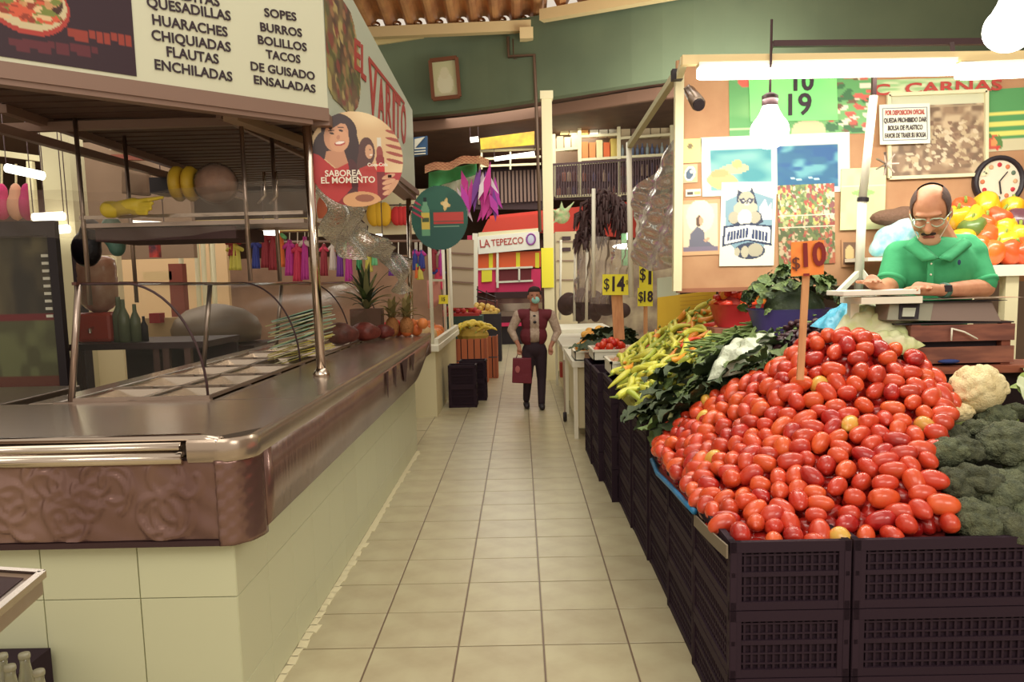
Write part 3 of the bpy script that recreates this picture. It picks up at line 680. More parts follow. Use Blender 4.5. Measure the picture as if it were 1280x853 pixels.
for txt, x0, y0, x1, y1 in (('GORDITAS', 190, -12, 274, 3), ('QUESADILLAS', 183, 3, 288, 21), ('HUARACHES', 190, 25, 284, 41), ('CHIQUIADAS', 189, 44, 288, 60), ('FLAUTAS', 208, 65, 273, 75), ('ENCHILADAS', 193, 81, 290, 97), ('SOPES', 330, 16, 370, 22), ('BURROS', 325, 34, 377, 42), ('BOLILLOS', 322, 50, 383, 60), ('TACOS', 332, 68, 375, 75), ('DE GUISADO', 313, 83, 393, 96), ('ENSALADAS', 317, 100, 394, 112)):
    slanted_text(txt, x0, y0, x1, y1, pxh * (.66 if x0 < 300 else .60))
# side sign along the aisle
ss = thing('side_sign_board', 'long pale sign with red shop lettering along the aisle side of the kiosk', 'sign', (-1.09, 6.5, 2.5))
d2 = (FARC - NEARC).normalized(); n2 = d2.cross(up).normalized()
q0 = Vector((NEARC.x, NEARC.y, 2.52)); q1 = Vector((FARC.x, FARC.y, 2.48))
sspanel = MB().prism([q0, q1, q1 + up * .84, q0 + up * .94], -n2 * .12).build('panel', M['signside'], ss)
MB().prism([q0 - up * .05 + n2 * .006, q1 - up * .05 + n2 * .006, q1 + up * .01 + n2 * .006, q0 + up * .01 + n2 * .006], -n2 * .13).build('lower_trim', M['trimgrey'], ss)
def ssp(px, py):
    d = Vector(ray(px, py)); o = Vector((0, 0, EYE)); t = (Vector((NEARC.x, NEARC.y, 2.6)) - o).dot(n2) / d.dot(n2); return o + d * t
def side_letter(ch, x0, x1, top0, top1, bot0, bot1):      # a tall red capital between two verticals
    A, B, C, D = ssp(x0, top0), ssp(x1, top1), ssp(x1, bot1), ssp(x0, bot0)
    mb = text_mesh(ch, 1, .002, bold=.02); xs = [v[0] for v in mb.v]; ys_ = [v[1] for v in mb.v]
    out = []
    for x, y, z in mb.v:
        s_, t_ = (x - min(xs)) / (max(xs) - min(xs)), (y - min(ys_)) / (max(ys_) - min(ys_))
        out.append(tuple((D.lerp(C, s_)).lerp(A.lerp(B, s_), t_) + n2 * (.004 + z)))
    mb.v = out; mb.build('lettering', M['letterred'], sspanel)
for ch, x0, x1, a0, a1, b0, b1 in (('E', 442, 450, 47, 53, 86, 92), ('L', 451, 457, 55, 60, 97, 103), ('V', 460, 471, 73, 84, 148, 150), ('A', 472, 480, 95, 102, 150, 158), ('R', 482, 489, 104, 111, 159, 165), ('I', 490.5, 493, 114, 116, 166, 168), ('T', 494, 500, 118, 124, 169, 176), ('O', 501, 507, 127, 133, 177, 183)):
    side_letter(ch, x0, x1, a0, a1, b0, b1)
MB().prism([ssp(460, 70) + n2 * .005, ssp(505, 128) + n2 * .005, ssp(505, 131) + n2 * .005, ssp(460, 76) + n2 * .005], n2 * .002).build('underline', M['letterred'], sspanel)
ph = Print(40, 60, (118, 90, 64)); ph.blend(7, (150, 140, 84), .4, .7, 3); ph.blend(9, (84, 60, 50), .5, .8, 4); ph.speck(90, [(166, 120, 84), (96, 96, 56), (140, 70, 60), (190, 170, 110)], .07, seed=3, asp=.8)
mask = ((ph.u - .35) / .66) ** 2 + ((ph.v - .45) / .58) ** 2 < 1
A, B, C = ssp(402.5, -40), ssp(446, 12), ssp(408, 115)
dd = (B - A); dd.z = 0
ph.mesh_on('food_photo', A + n2 * .004, A + dd + n2 * .004, Vector((A.x, A.y, C.z)) + n2 * .004, mask=mask, parent=ss, back=.002)
# round advertising disc with smiling women
RD = Vector(at(443, 197, 4.68)); rad = 58 * 4.68 / 1015
rd = thing('round_advert_disc', 'round advert of smiling women with a cola bottle, fixed to the side sign', 'sign', RD - Vector((0, 0, rad)))
pr = Print(190, 190, (212, 178, 134)); pr.blend(3, (230, 204, 160), .3, .7, 2)
K1, K2 = (58, 36, 38), (206, 150, 116)
pr.rect(0, .64, 1, 1, (170, 42, 46)); pr.ell(.5, .92, .5, .26, (140, 32, 38))
pr.ell(.34, .20, .19, .17, K1, .5); pr.ell(.17, .36, .10, .16, K1, .4); pr.ell(.47, .42, .085, .34, K1, -.12); pr.ell(.45, .7, .08, .2, (80, 36, 40))
pr.poly([(0, .42), (.12, .46), (.28, .60), (.42, .54), (.45, .8), (.3, .95), (0, .95)], (184, 46, 46)); pr.poly([(.20, .42), (.38, .40), (.42, .54), (.30, .60), (.18, .50)], (196, 140, 108))
pr.ell(.31, .26, .125, .165, K2, .28); pr.ell(.34, .31, .10, .12, (214, 158, 122), .28); pr.poly([(.20, .14), (.36, .07), (.44, .14), (.36, .13), (.25, .20)], K1)
pr.ell(.265, .235, .024, .011, (60, 36, 32), .25); pr.ell(.36, .205, .024, .011, (60, 36, 32), .25); pr.ell(.262, .205, .035, .007, (76, 46, 40), -.15); pr.ell(.36, .172, .035, .007, (76, 46, 40), .05)
pr.ell(.33, .275, .018, .024, (192, 132, 102), .3); pr.ell(.345, .337, .058, .026, (176, 70, 64), -.2); pr.ell(.345, .330, .048, .015, (244, 232, 218), -.2)
pr.ell(.62, .42, .085, .15, (86, 52, 48)); pr.ell(.57, .6, .06, .2, (86, 52, 48)); pr.ell(.645, .42, .042, .075, (206, 156, 122)); pr.ell(.665, .455, .018, .009, (240, 226, 212), -.2); pr.ell(.655, .40, .010, .005, K1)
pr.poly([(.53, .60), (.68, .54), (.76, .72), (.74, .95), (.5, .95)], (180, 56, 52))
for i in range(5): pr.ell(.92, .22 + i * .075, .10, .018, (156, 70, 58), .25)
pr.rect(.735, .27, .775, .40, (214, 208, 190)); pr.ell(.755, .44, .035, .08, (150, 66, 58)); pr.rect(.715, .48, .80, .92, (120, 34, 38)); pr.ell(.757, .50, .045, .05, (140, 44, 44)); pr.rect(.715, .54, .80, .63, (198, 42, 42))
for i in range(4): pr.ell(.84, .68 + i * .055, .075, .024, (214, 162, 126), -.35)
pr.ell(.90, .82, .06, .11, (206, 152, 116), .4); pr.ell(.55, .93, .20, .09, (214, 160, 112)); pr.ell(.58, .91, .1, .04, (150, 90, 66))
mask = (pr.u - .5) ** 2 + (pr.v - .5) ** 2 < .249
tl = RD + Vector((-rad, 0, rad)); pr.mesh_on('printed_face', tl, tl + Vector((2 * rad * .98, .12, 0)), tl - Vector((0, 0, 2 * rad)), mask=mask, parent=rd, back=.01, m=M['printg'])
F = frame_of(at(436, 216, 4.6), (1, .06, .0), up)
put_text('SABOREA', .048, frame_of(at(429, 217, 4.66), (1, .06, 0), up), M['letterwhite'], rd, extrude=.001, bold=.001)
put_text('EL MOMENTO', .048, frame_of(at(435, 225.5, 4.66), (1, .06, 0), up), M['letterwhite'], rd, extrude=.001, bold=.001)
put_text('Coca-Cola', .026, frame_of(at(472, 206, 4.66), (1, .06, 0), up), M['letterwhite'], rd, extrude=.001, bold=.001)
MB().bar(RD + Vector((.18, .1, -.1)), RD + Vector((.0, .75, .35)), .02).build('bracket', M['darkmetal'], rd)
# green round sign further on
GD = at(549, 272, 8.15); rad = 35 * 8.15 / 1015
gd = thing('round_drink_sign', 'round dark green sign with a lemon drink bottle, on the far kiosk post', 'sign', GD - Vector((0, 0, rad)))
pr = Print(90, 90, (46, 104, 88)); pr.blend(4, (40, 92, 80), .4, .7, 5); pr.ell(.5, .85, .5, .3, (42, 92, 84))
pr.rect(.215, .25, .30, .42, (120, 176, 140)); pr.ell(.257, .42, .075, .14, (120, 176, 140)); pr.rect(.185, .40, .33, .78, (110, 170, 130)); pr.rect(.185, .42, .33, .68, (226, 200, 90)); pr.rect(.225, .18, .285, .25, (30, 44, 48)); pr.rect(.20, .50, .315, .57, (70, 92, 60))
for i in range(3): pr.ell(.08 + i * .02, .25 + i * .1, .12, .015, (196, 50, 90), .5)
pr.ell(.62, .3, .09, .035, (236, 200, 130), .3); pr.ell(.62, .3, .035, .1, (236, 200, 130), .2); pr.ell(.62, .3, .05, .05, (246, 220, 160))
pr.rect(.40, .42, .93, .56, (206, 72, 66)); pr.rect(.40, .57, .93, .60, (200, 60, 56)); pr.rect(.4, .63, .85, .645, (150, 190, 160))
mask = (pr.u - .5) ** 2 + (pr.v - .5) ** 2 < .249
tl = GD + Vector((-rad, 0, rad * 1.12)); pr.mesh_on('printed_face', tl, tl + Vector((2 * rad, 0, 0)), tl - Vector((0, 0, 2.24 * rad)), mask=mask, parent=gd, back=.012)
MB().bar(GD + Vector((-.28, .02, .1)), GD + Vector((-.3, .14, .1)), .03).build('bracket', M['darkmetal'], gd)
# small dark menu disc on the white sign below sign edge is the roof's shade only

# ================================================================== inside the kiosk
def shelf_overhead():
    t = thing('overhead_shelf', 'cluttered overhead rack wrapped in clear film, above the glass guard', 'shelf', (-1.9, 5.2, 1.93))
    MB().box2((-2.62, 4.9, 1.96), (-1.28, 5.5, 1.985)).build('shelf_board', M['steel'], t)
    e = MB()
    for y in (4.9, 5.5): e.bar((-2.62, y, 2.02), (-1.28, y, 2.02), .02)
    e.build('rail', M['chrome'], t)
    for x, y in ((-1.62, 4.9), (-2.6, 4.9), (-1.62, 5.5), (-2.6, 5.5)):
        MB().tube([(x, y, 1.62 if x > -2 else 1.5), (x, y, 2.6)], .014, 8).build('hanger_post', M['steel'], t, smooth=True)
    for (x0, x1, z0, z1, y) in ((-3.35, -1.2, 1.88, 2.10, 4.78), (-3.3, -1.22, 1.98, 2.16, 4.84)):
        MB().grid(lambda u, v: (x0 + (x1 - x0) * u, y + .03 * math.sin(u * 40 + v * 5), z0 + (z1 - z0) * v + .02 * math.sin(u * 9) + .03 * u), 70, 8).build('plastic_wrap', M['filmc'], t, smooth=True)
    return t
shelf_overhead()
MB().box2((-2.55, 4.93, 1.88), (-1.7, 5.47, 1.955)).build('dark_tray', cm('tray', (74, 50, 50)), None, label='dark tray slung below the overhead rack', cat='tray')
# yellow rubber gloves bag
gl = fused(MB().cap(at(142, 262, 4.8), at(168, 257, 4.8), .042, .046).ball(at(170, 259, 4.8), (.06, .035, .05)).cap(at(172, 252, 4.78), at(203, 247, 4.78), .016, .010).cap(at(176, 256, 4.78), at(190, 254, 4.74), .017, .012).cap(at(176, 261, 4.78), at(188, 261, 4.74), .017, .012).cap(at(172, 266, 4.78), at(183, 267, 4.74), .016, .012).cap(at(136, 262, 4.8), at(142, 262, 4.8), .05, .05), .007, 2)
gl.build('rubber_glove', cm('glove', (222, 196, 60), .45), None, smooth=True, label='crumpled yellow rubber gloves lying on the film wrapped rack', cat='gloves')
for i, px in enumerate((223, 239)):
    p = at(px, 230, 5.0); mt = Matrix.Rotation(PI / 2, 3, 'Y')
    MB().lathe([(0.0, -.028), (.09, -.03), (.105, -.01), (.105, .01), (.09, .03), (0, .028)], p, 24, mt).build('yellow_dish', cm('cheese', (214, 176, 50), .5), None, smooth=True, label='yellow plastic dish standing on edge in the rack, %s' % ('left one', 'right one against the round package')[i], cat='dish', group='yellow dishes in the rack')
p = at(270, 230, 4.98); pk = thing('wrapped_package', 'round pinkish package wrapped in clear film on the overhead rack', 'package', p - Vector((0, 0, .12)))
MB().ball(p, (.125, .09, .115), 18, 12).build('bundle', cm('bundle', (150, 110, 92), .45, rgb2=(176, 134, 112), vscale=20), pk, smooth=True)
MB().ball(p, (.135, .10, .125), 18, 12).build('plastic_wrap', M['filmc'], pk, smooth=True)
for x in (330, 345):
    MB().tube([at(x, 215, 4.9), at(x + 1, 245, 4.9), at(x - 8, 255, 4.9)], .009, 6).build('hanging_ladle', M['chrome'], None, smooth=True, label='steel ladle hanging under the kiosk roof, %s' % ('left one' if x < 335 else 'right one'), cat='ladle', group='ladles under the roof')
# griddle table and gap at the left
gt = thing('griddle_table', 'flat steel griddle table behind the counter at far left', 'table', (-3.2, 4.3, 0))
MB().box2((-4.0, 3.75, .97), (-2.62, 4.75, 1.03)).build('table_top', M['steel'], gt, bevel=.006)
MB().box2((-4.0, 3.78, .25), (-2.7, 4.7, .96)).build('cabinet', M['darkmetal'], gt)
# fridge
fx0, fx1 = at(-60, 300, 5.7).x, at(70, 300, 5.7).x
fg = thing('glass_door_fridge', 'dark framed glass door drinks fridge at the left edge', 'fridge', ((fx0 + fx1) / 2, 6.0, 0))
MB().prism([(fx0, 5.75, .05), (fx1, 5.75, .05), (fx1 - .34, 6.35, .05), (fx0 - .2, 6.35, .05)], (0, 0, 2.03)).build('body', cm('fridge_body', (62, 42, 46), .5), fg)
e = MB(); 
for a_, b_ in (((fx0, 5.72, 1.98), (fx1, 5.72, 2.08)), ((fx0, 5.72, .05), (fx1, 5.72, .9))): e.box2(Vector(a_) - Vector((0, .02, 0)), Vector(b_) + Vector((0, .03, 0)))
for x in (fx0 + .03, fx1 - .03): e.box((x, 5.72, 1.3), (.06, .05, 1.5))
e.build('door_frame', M['black'], fg)
pr = Print(60, 90, (84, 76, 62)); pr.blend(4, (110, 100, 76), .4, .7, 1); pr.blend(7, (60, 54, 50), .5, .8, 2); pr.rect(0, .50, 1, .54, (126, 44, 52)); pr.rect(0, .54, 1, .92, (92, 92, 66)); pr.blend(9, (116, 120, 84), .5, .8, 6, mask=(pr.v > .54) * 1.0); pr.rect(0, .92, 1, 1, (110, 60, 50))
pr.mesh_on('door_contents', (fx0 + .06, 5.74, 1.97), (fx1 - .06, 5.74, 1.97), (fx0 + .06, 5.74, .9), parent=fg, back=.002)
for i in range(9):
    MB().box((fx1 - .11, 5.735, 1.84 - i * .053), (.05, .006, .02)).build('price_tab', M['paperw'], fg)
MB().quad((fx0 + .06, 5.70, .9), (fx1 - .06, 5.70, .9), (fx1 - .06, 5.70, 1.98), (fx0 + .06, 5.70, 1.98)).build('glass', M['glass'], fg)
# dark bench with water dispenser
bn = thing('dark_work_bench', 'dark work bench with legs behind the pans, carrying the water dispenser', 'table', (-2.9, 6.6, 0))
zt_ = at(170, 428, 6.4).z
MB().box2((at(95, 430, 6.4).x, 6.3, zt_ - .05), (at(262, 430, 6.4).x, 7.1, zt_)).build('table_top', M['darkmetal'], bn)
for x in (98, 196, 208, 235):
    MB().bar((at(x, 430, 6.4).x, 6.4, 0), (at(x, 430, 6.4).x, 6.4, zt_ - .05), .05).build('leg', M['steelw'], bn)
MB().box2((at(110, 430, 6.4).x, 7.0, .1), (at(262, 430, 6.4).x, 7.05, zt_ - .06)).build('back_panel', cm('dark_panel', (58, 38, 44)), bn)
wd_ = thing('water_dispenser', 'red water dispenser base with upturned clear water bottle', 'water dispenser', (at(126, 425, 6.6).x, 6.6, zt_))
c = Vector((at(126, 400, 6.6).x, 6.6, 0))
MB().box((c.x, c.y, zt_ + .12), (.29, .26, .24)).build('base', cm('dispenser_red', (190, 62, 42), .4), wd_, bevel=.03)
MB().lathe([(.05, .24), (.10, .27), (.145, .32), (.15, .52), (.145, .53), (.15, .60), (.14, .66), (.10, .69)], (c.x, c.y, zt_), 20).build('bottle', mat('water_bottle', (214, 176, 150), .2, rgb2=(186, 130, 104), vscale=6), wd_, smooth=True)
MB().tube([(c.x, c.y - .13, zt_ + .12), (c.x, c.y - .18, zt_ + .11), (c.x, c.y - .18, zt_ + .08)], .012, 8).build('tap', M['chrome'], wd_)
for i, (px, h_, s_) in enumerate(((160, .34, .045), (172, .30, .04), (150, .36, .05), (178, .2, .03))):
    x = at(px, 420, 6.5).x
    MB().lathe([(s_, 0), (s_, h_ * .6), (s_ * .4, h_ * .8), (s_ * .35, h_)], (x, 6.45 + .03 * i, zt_), 12).build('glass_bottle', cm('bottle_green', (112, 122, 92), .25) if i < 3 else M['black'], None, smooth=True, label=('green glass bottle right of the dispenser, middle one', 'slim green glass bottle, second from right on the bench', 'tall green bottle closest to the red dispenser', 'small black bottle at the right end of the bench group')[i], cat='bottle', group='bottles on the bench')
# hanging bags
bg = fused(MB().ball(at(108, 312, 6.2), (.12, .08, .14)).ball(at(114, 290, 6.2), (.09, .07, .1)).ball(at(126, 293, 6.2), (.06, .05, .04)), .02, 5)
bg.build('black_bag', mat('black_bag', (24, 18, 26), .35, bump=.5, bscale=20), None, smooth=True, label='full black plastic bag hanging beside the fridge', cat='bag')
bg = fused(MB().ball(at(140, 290, 6.0), (.09, .06, .12)).ball(at(146, 305, 6.0), (.07, .06, .1)), .02, 5)
bg.build('teal_bag', mat('teal_bag', (96, 140, 126), .4, bump=.5, bscale=20), None, smooth=True, label='teal plastic bag hanging beside the black bag', cat='bag')
# grey cooking vat and sheet heap
c = at(272, 425, 8.2)
MB().lathe([(.30, 0), (.42, .02), (.44, .14), (.40, .24), (.28, .33), (.10, .38), (.02, .39)], (c.x, c.y, 1.04), 28).build('cooking_dome', mat('dull_pot', (136, 118, 100), .5, metal=.3), None, smooth=True, label='large dull grey covered cooking pot behind the glass guard', cat='pot')
vt = thing('pot_stand', 'dark steel stand under the large grey cooking pot', 'stand', (c.x, c.y, 0))
MB().box((c.x, c.y, 1.0), (1.0, .8, .06)).build('table_top', M['darkmetal'], vt)
for sx in (-1, 1):
    for sy in (-1, 1): MB().bar((c.x + sx * .45, c.y + sy * .35, 0), (c.x + sx * .45, c.y + sy * .35, .97), .05).build('leg', M['darkmetal'], vt)
# colourful packet of straws / plates under film
c = at(372, 410, 5.6); st = thing('stack_of_plastic_sheets', 'slanting teal and yellow stack of thin plastic trays beside the near post', 'tray stack', (c.x, c.y, 1.07))
for i in range(22):
    z = 1.09 + i * .0145; yw = random.uniform(-.35, .1)
    MB().box((c.x + random.uniform(-.02, .02), c.y + .1, z), (.34, .34, .006), mtx=Matrix.Rotation(-.25 + random.uniform(-.08, .08), 3, 'Y') @ Matrix.Rotation(yw, 3, 'Z')).build('tray', cm('traysheet', ((150, 196, 170), (206, 206, 150), (196, 206, 190))[i % 3] if i > 6 else ((206, 190, 84), (220, 212, 170), (196, 180, 80))[i % 3], .35), st)
# fruit, meat and plants on the far part of the counter
frc = [('reddish brown meat joint lying on the counter, nearest one', 425, 425, 6.9, (.13, .1, .1), (120, 62, 54)), ('dark red meat piece behind the nearest joint', 455, 410, 7.3, (.12, .1, .09), (136, 60, 50)), ('small dark red meat piece at the end of the row', 478, 402, 7.6, (.09, .08, .07), (128, 54, 48))]
for lab, px, py, Y, r_, c_ in frc:
    p = at(px, py, Y); p.z = 1.075 + r_[2]
    fused(MB().ball(p, r_).ball(p + Vector((r_[0] * .6, .03, -.01)), [a_ * .7 for a_ in r_]).ball(p + Vector((-r_[0] * .6, -.02, 0)), [a_ * .6 for a_ in r_]), .02, 3).build('meat_joint', mat('meat', c_, .4, rgb2=tuple(int(v * .7) for v in c_), vscale=15, bump=.4, bscale=30), None, smooth=True, label=lab, cat='meat', group='meat on the counter')
for i, (px, py, c_, r_) in enumerate(((520, 402, (224, 120, 60), .06), (508, 404, (214, 110, 56), .06), (497, 401, (196, 84, 52), .055), (528, 398, (226, 134, 70), .055), (515, 396, (214, 120, 60), .05))):
    p = at(px, py, 8.0 - (i % 2) * .1); p.z = 1.07 + r_ + (.07 if i > 2 else 0)
    MB().ball(p, r_, 14, 10).build('orange_fruit', cm('orange', c_, .5), None, smooth=True, label='orange fruit by the far counter post, %s' % ('lower right one', 'lower middle one', 'leftmost reddish one', 'upper right one', 'upper middle one')[i], cat='orange', group='oranges on the counter end')
def spiky_plant(name, label, base, h, nl, spread, cols, cat='plant', pot=None):
    t = thing(name, label, cat, base)
    if pot: MB().lathe([(.07, 0), (.09, .14), (.095, .15), (.08, .15)], base, 14).build('pot', pot, t, smooth=True)
    for i in range(nl):
        a_ = i * 2.4; k = i / nl; el = .35 + .95 * k; ln = h * (.55 + .45 * random.random())
        d = Vector((math.cos(a_) * math.cos(el), math.sin(a_) * math.cos(el), math.sin(el))); sdir = Vector((-math.sin(a_), math.cos(a_), 0))
        p0_ = Vector(base) + Vector((0, 0, (.12 if pot else 0) + .25 * h * k)); mb = MB(); L_ = 6
        for j in range(L_ + 1):
            s_ = j / L_; c_ = p0_ + d * ln * s_ * spread + Vector((0, 0, ln * s_ * (1 - s_) * .3 - .25 * ln * s_ * s_ * (1 - k))); w_ = .03 * (1 - s_) ** .7 * (1 + .2 * math.sin(PI * s_))
            mb.v += [tuple(c_ - sdir * w_), tuple(c_ + Vector((0, 0, -.006))), tuple(c_ + sdir * w_)]
        for j in range(L_):
            for q in (0, 1): mb.f.append((3 * j + q, 3 * j + 3 + q, 3 * j + 4 + q, 3 * j + 1 + q))
        mb.build('leaf', cols[i % len(cols)], t)
    return t
pb = at(458, 372, 8.0); pb.z = 1.35
sb = thing('plant_stand', 'low stand carrying the spiky plant behind the counter', 'stand', (pb.x, pb.y, 1.07))
MB().box((pb.x, pb.y, 1.21), (.3, .2, .28)).build('box', M['brownwall'], sb)
spiky_plant('spiky_leaf_plant', 'tall spiky green pineapple top plant behind the film', (pb.x, pb.y, 1.35), .45, 34, 1.0, [M['leafm'], M['leafd'], cm('palegreen', (150, 150, 100))])
for px, lab in ((490, 'small spiky pineapple crown, left of the pair near the far post'), (508, 'small spiky pineapple crown, right of the pair near the far post')):
    p = at(px, 400, 7.9); t = spiky_plant('pineapple', lab, (p.x, p.y, 1.25), .26, 20, .8, [cm('olive', (128, 118, 72)), cm('olive2', (168, 150, 100))], 'pineapple')
    MB().ball((p.x, p.y, 1.17), (.07, .07, .10), 14, 10).build('fruit_body', mat('pineapple', (176, 118, 66), .7, bump=.8, bscale=60), t, smooth=True)
# cloudy film hanging between the posts
fw = thing('plastic_curtain', 'sagging clear plastic curtain between the two counter posts', 'plastic sheet', (-1.15, 6.4, 1.5))
def cur(u, v):
    y = 4.7 + u * 3.55; zt__ = 2.25 - .42 * u - .05 * math.sin(PI * u); return (-1.13 - .05 * math.sin(u * 17 + v * 6) - .03 * math.sin(u * 41), y, zt__ - (.28 + .1 * math.sin(u * 9)) * v)
MB().grid(cur, 60, 10).build('sheet', M['filmc'], fw, smooth=True)
MB().tube([cur(i / 14, 0) for i in range(15)], .006, 6).build('top_cord', M['darkmetal'], fw)

# bottles and small steel table, foreground left
def bottle():
    t = thing('glass_bottle', 'clear empty glass soda bottle', 'bottle', (0, 0, 0), 0, 'empty soda bottles at the left corner')
    MB().lathe([(.030, 0), (.032, .01), (.031, .10), (.027, .14), (.016, .19), (.0125, .215), (.0125, .235)], (0, 0, 0), 18).build('body', mat('clear_glass', (182, 180, 152), .08, trans=.55, coat=.5), t, smooth=True, local=True)
    MB().lathe([(.0145, .228), (.0155, .232), (.0155, .238), (.014, .243)], (0, 0, 0), 16).build('lip', cm('lip', (150, 146, 122), .2), t, smooth=True, local=True); return t
bz = .34
bs = bottle(); first = True
for i, (px, py) in enumerate(((2, 818), (12, 832), (30, 817), (-14, 815), (48, 838))):
    p = atz(px, py, bz + .243)
    lab = ('clear soda bottle at the left edge, leftmost visible neck', 'shorter looking clear soda bottle between two others', 'clear soda bottle, tallest neck of the front group', 'clear soda bottle beyond the left edge of the crate', 'clear soda bottle, rightmost in the crate')[i]
    if i == 0: place(bs, (p.x, p.y, bz)); bs['label'] = lab
    else: clone(bs, (p.x, p.y, bz), label=lab)
cb_ = atz(10, 830, bz)
bc = thing('bottle_crate', 'dark crate holding the empty soda bottles at the left corner', 'crate', (cb_.x, cb_.y, 0))
cx_, cy_ = cb_.x, cb_.y
MB().box2((cx_ - .4, cy_ - .12, .0), (cx_ + .075, cy_ + .12, bz - .002)).build('body', M['crate'], bc)
stb = thing('small_steel_table', 'corner of a small steel table with a raised rim, far left foreground', 'table', (-1.4, 1.6, 0))
zc_ = .93; A = atz(53, 720, zc_); B = atz(-8, 716, zc_); Cc = atz(-30, 790, zc_)
dA = (B - A); dC = (Cc - A); P4 = [A, A + dC * 1.2, A + dC * 1.2 + dA * 4, A + dA * 4]
MB().prism(P4, (0, 0, -.045)).build('table_top', M['steel'], stb, bevel=.004)
e = MB()
for i in range(4): e.bar(P4[i] + Vector((0, 0, .004)), P4[(i + 1) % 4] + Vector((0, 0, .004)), .018, .016)
e.build('rim', M['chrome'], stb)
inn = [p.lerp((P4[0] + P4[2]) / 2, .14) + Vector((0, 0, .002)) for p in P4]; MB().prism(inn, (0, 0, -.001)).build('inset', M['darkmetal'], stb)
for p in P4[:1]:
    q = p.lerp((P4[0] + P4[2]) / 2, 1.0); MB().bar((q.x, q.y, 0), (q.x, q.y, zc_ - .05), .03).build('leg', M['steel'], stb)
# ================================================================== black crates, right of the aisle
def crate_meshes(lx, ly, h):
    """side lattice panels as meshes, local, origin at the base centre"""
    out = {}
    def panel(w, nrows, ncols):
        mb = MB(); t = .008
        mb.box((0, 0, h - .018), (w, .022, .036)); mb.box((0, 0, .014), (w, .018, .028)); mb.box((0, 0, h * .52), (w, t * 1.6, .016))
        for sx in (-1, 1): mb.box((sx * (w / 2 - .02), 0, h / 2), (.04, .02, h))
        for i in range(ncols):
            x = -w / 2 + .04 + (w - .08) * (i + .5) / ncols; mb.box((x, .002, h / 2), (.008, t, h - .03))
        for j in range(nrows): mb.box((0, 0, .03 + (h - .06) * (j + .5) / nrows), (w - .04, t * .8, .006))
        mb.box((0, .009, h / 2), (w - .02, .002, h - .03))                    # shaded inner liner of the crate wall
        return mb.mesh('side_panel', M['crate'])
    out['x'] = panel(lx, 5, int(lx / .03)); out['y'] = panel(ly, 5, int(ly / .03)); return out
CR = {}
def crate(loc, lx, ly, h, label, group, rz=0.0):
    key = (lx, ly, h)
    if key not in CR:
        t = thing('plastic_crate', label, 'crate', loc, 0, group); pm = crate_meshes(lx, ly, h)
        for s_, r_, k in (((0, -ly / 2 + .012, 0), 0, 'x'), ((0, ly / 2 - .012, 0), PI, 'x'), ((lx / 2 - .012, 0, 0), PI / 2, 'y'), ((-lx / 2 + .012, 0, 0), -PI / 2, 'y')):
            o = bpy.data.objects.new('side_panel', pm[k]); o.location = s_; o.rotation_euler = (0, 0, r_); link(o, t)
        MB().box((0, 0, .008), (lx - .03, ly - .03, .012)).build('base', M['crate'], t, local=True)
        CR[key] = t; o = t
    else: o = clone(CR[key], loc, (0, 0, 0), label=label); o['group'] = group
    o.rotation_euler = (0, 0, rz); return o
G1 = 'black crates stacked along the aisle under the produce'
lev = ['bottom', 'middle', 'top']
# two columns face the camera
for k in range(3):
    crate((.872, 2.90, .237 * k), .40, .60, .234, 'black plastic crate at the tomato corner beside the aisle, %s of its stack' % lev[k], G1)
    crate((1.40, 2.82, .237 * k), .64, .44, .234, 'black plastic crate facing the camera under the broccoli, %s of its stack' % lev[k], G1)
    crate((2.07, 2.82, .237 * k), .64, .44, .234, 'black plastic crate at the far right under the broccoli, %s of its stack' % lev[k], G1)
rows = [(3.51, .68, 'second', .237, 3), (4.12, .69, 'third', .237, 3), (4.73, .68, 'fourth', .237, 3), (5.34, .67, 'fifth', .237, 3), (5.95, .62, 'sixth', .237, 3), (6.56, .585, 'seventh', .237, 3), (7.17, .575, 'eighth and farthest', .237, 3)]
for y, x0, nm, h, n in rows:
    for k in range(n):
        crate((x0 + .2, y, .237 * k), .40, .60, .234, 'black plastic crate in the %s stack along the aisle, %s of its stack' % (nm, lev[k]), G1)
    if y > 4.3: crate((x0 + .2, y, .237 * 3), .40, .60, .15, 'shallow black crate on top of the %s stack along the aisle' % nm, G1)
# inner bench that carries the heaps
ib = thing('produce_bench', 'dark wooden bench under the produce heaps behind the crates', 'bench', (1.9, 4.4, 0))
MB().box2((1.12, 3.12, .60), (3.2, 3.82, .68)).build('bench_top', M['woodd'], ib); MB().box2((1.12, 3.82, .60), (1.55, 6.2, .68)).build('bench_top', M['woodd'], ib)
for x in (1.2, 1.5):
    for y in (3.25, 4.7, 6.1): MB().box2((x - .04, y - .04, 0), (x + .04, y + .04, .6)).build('leg', M['woodd'], ib)

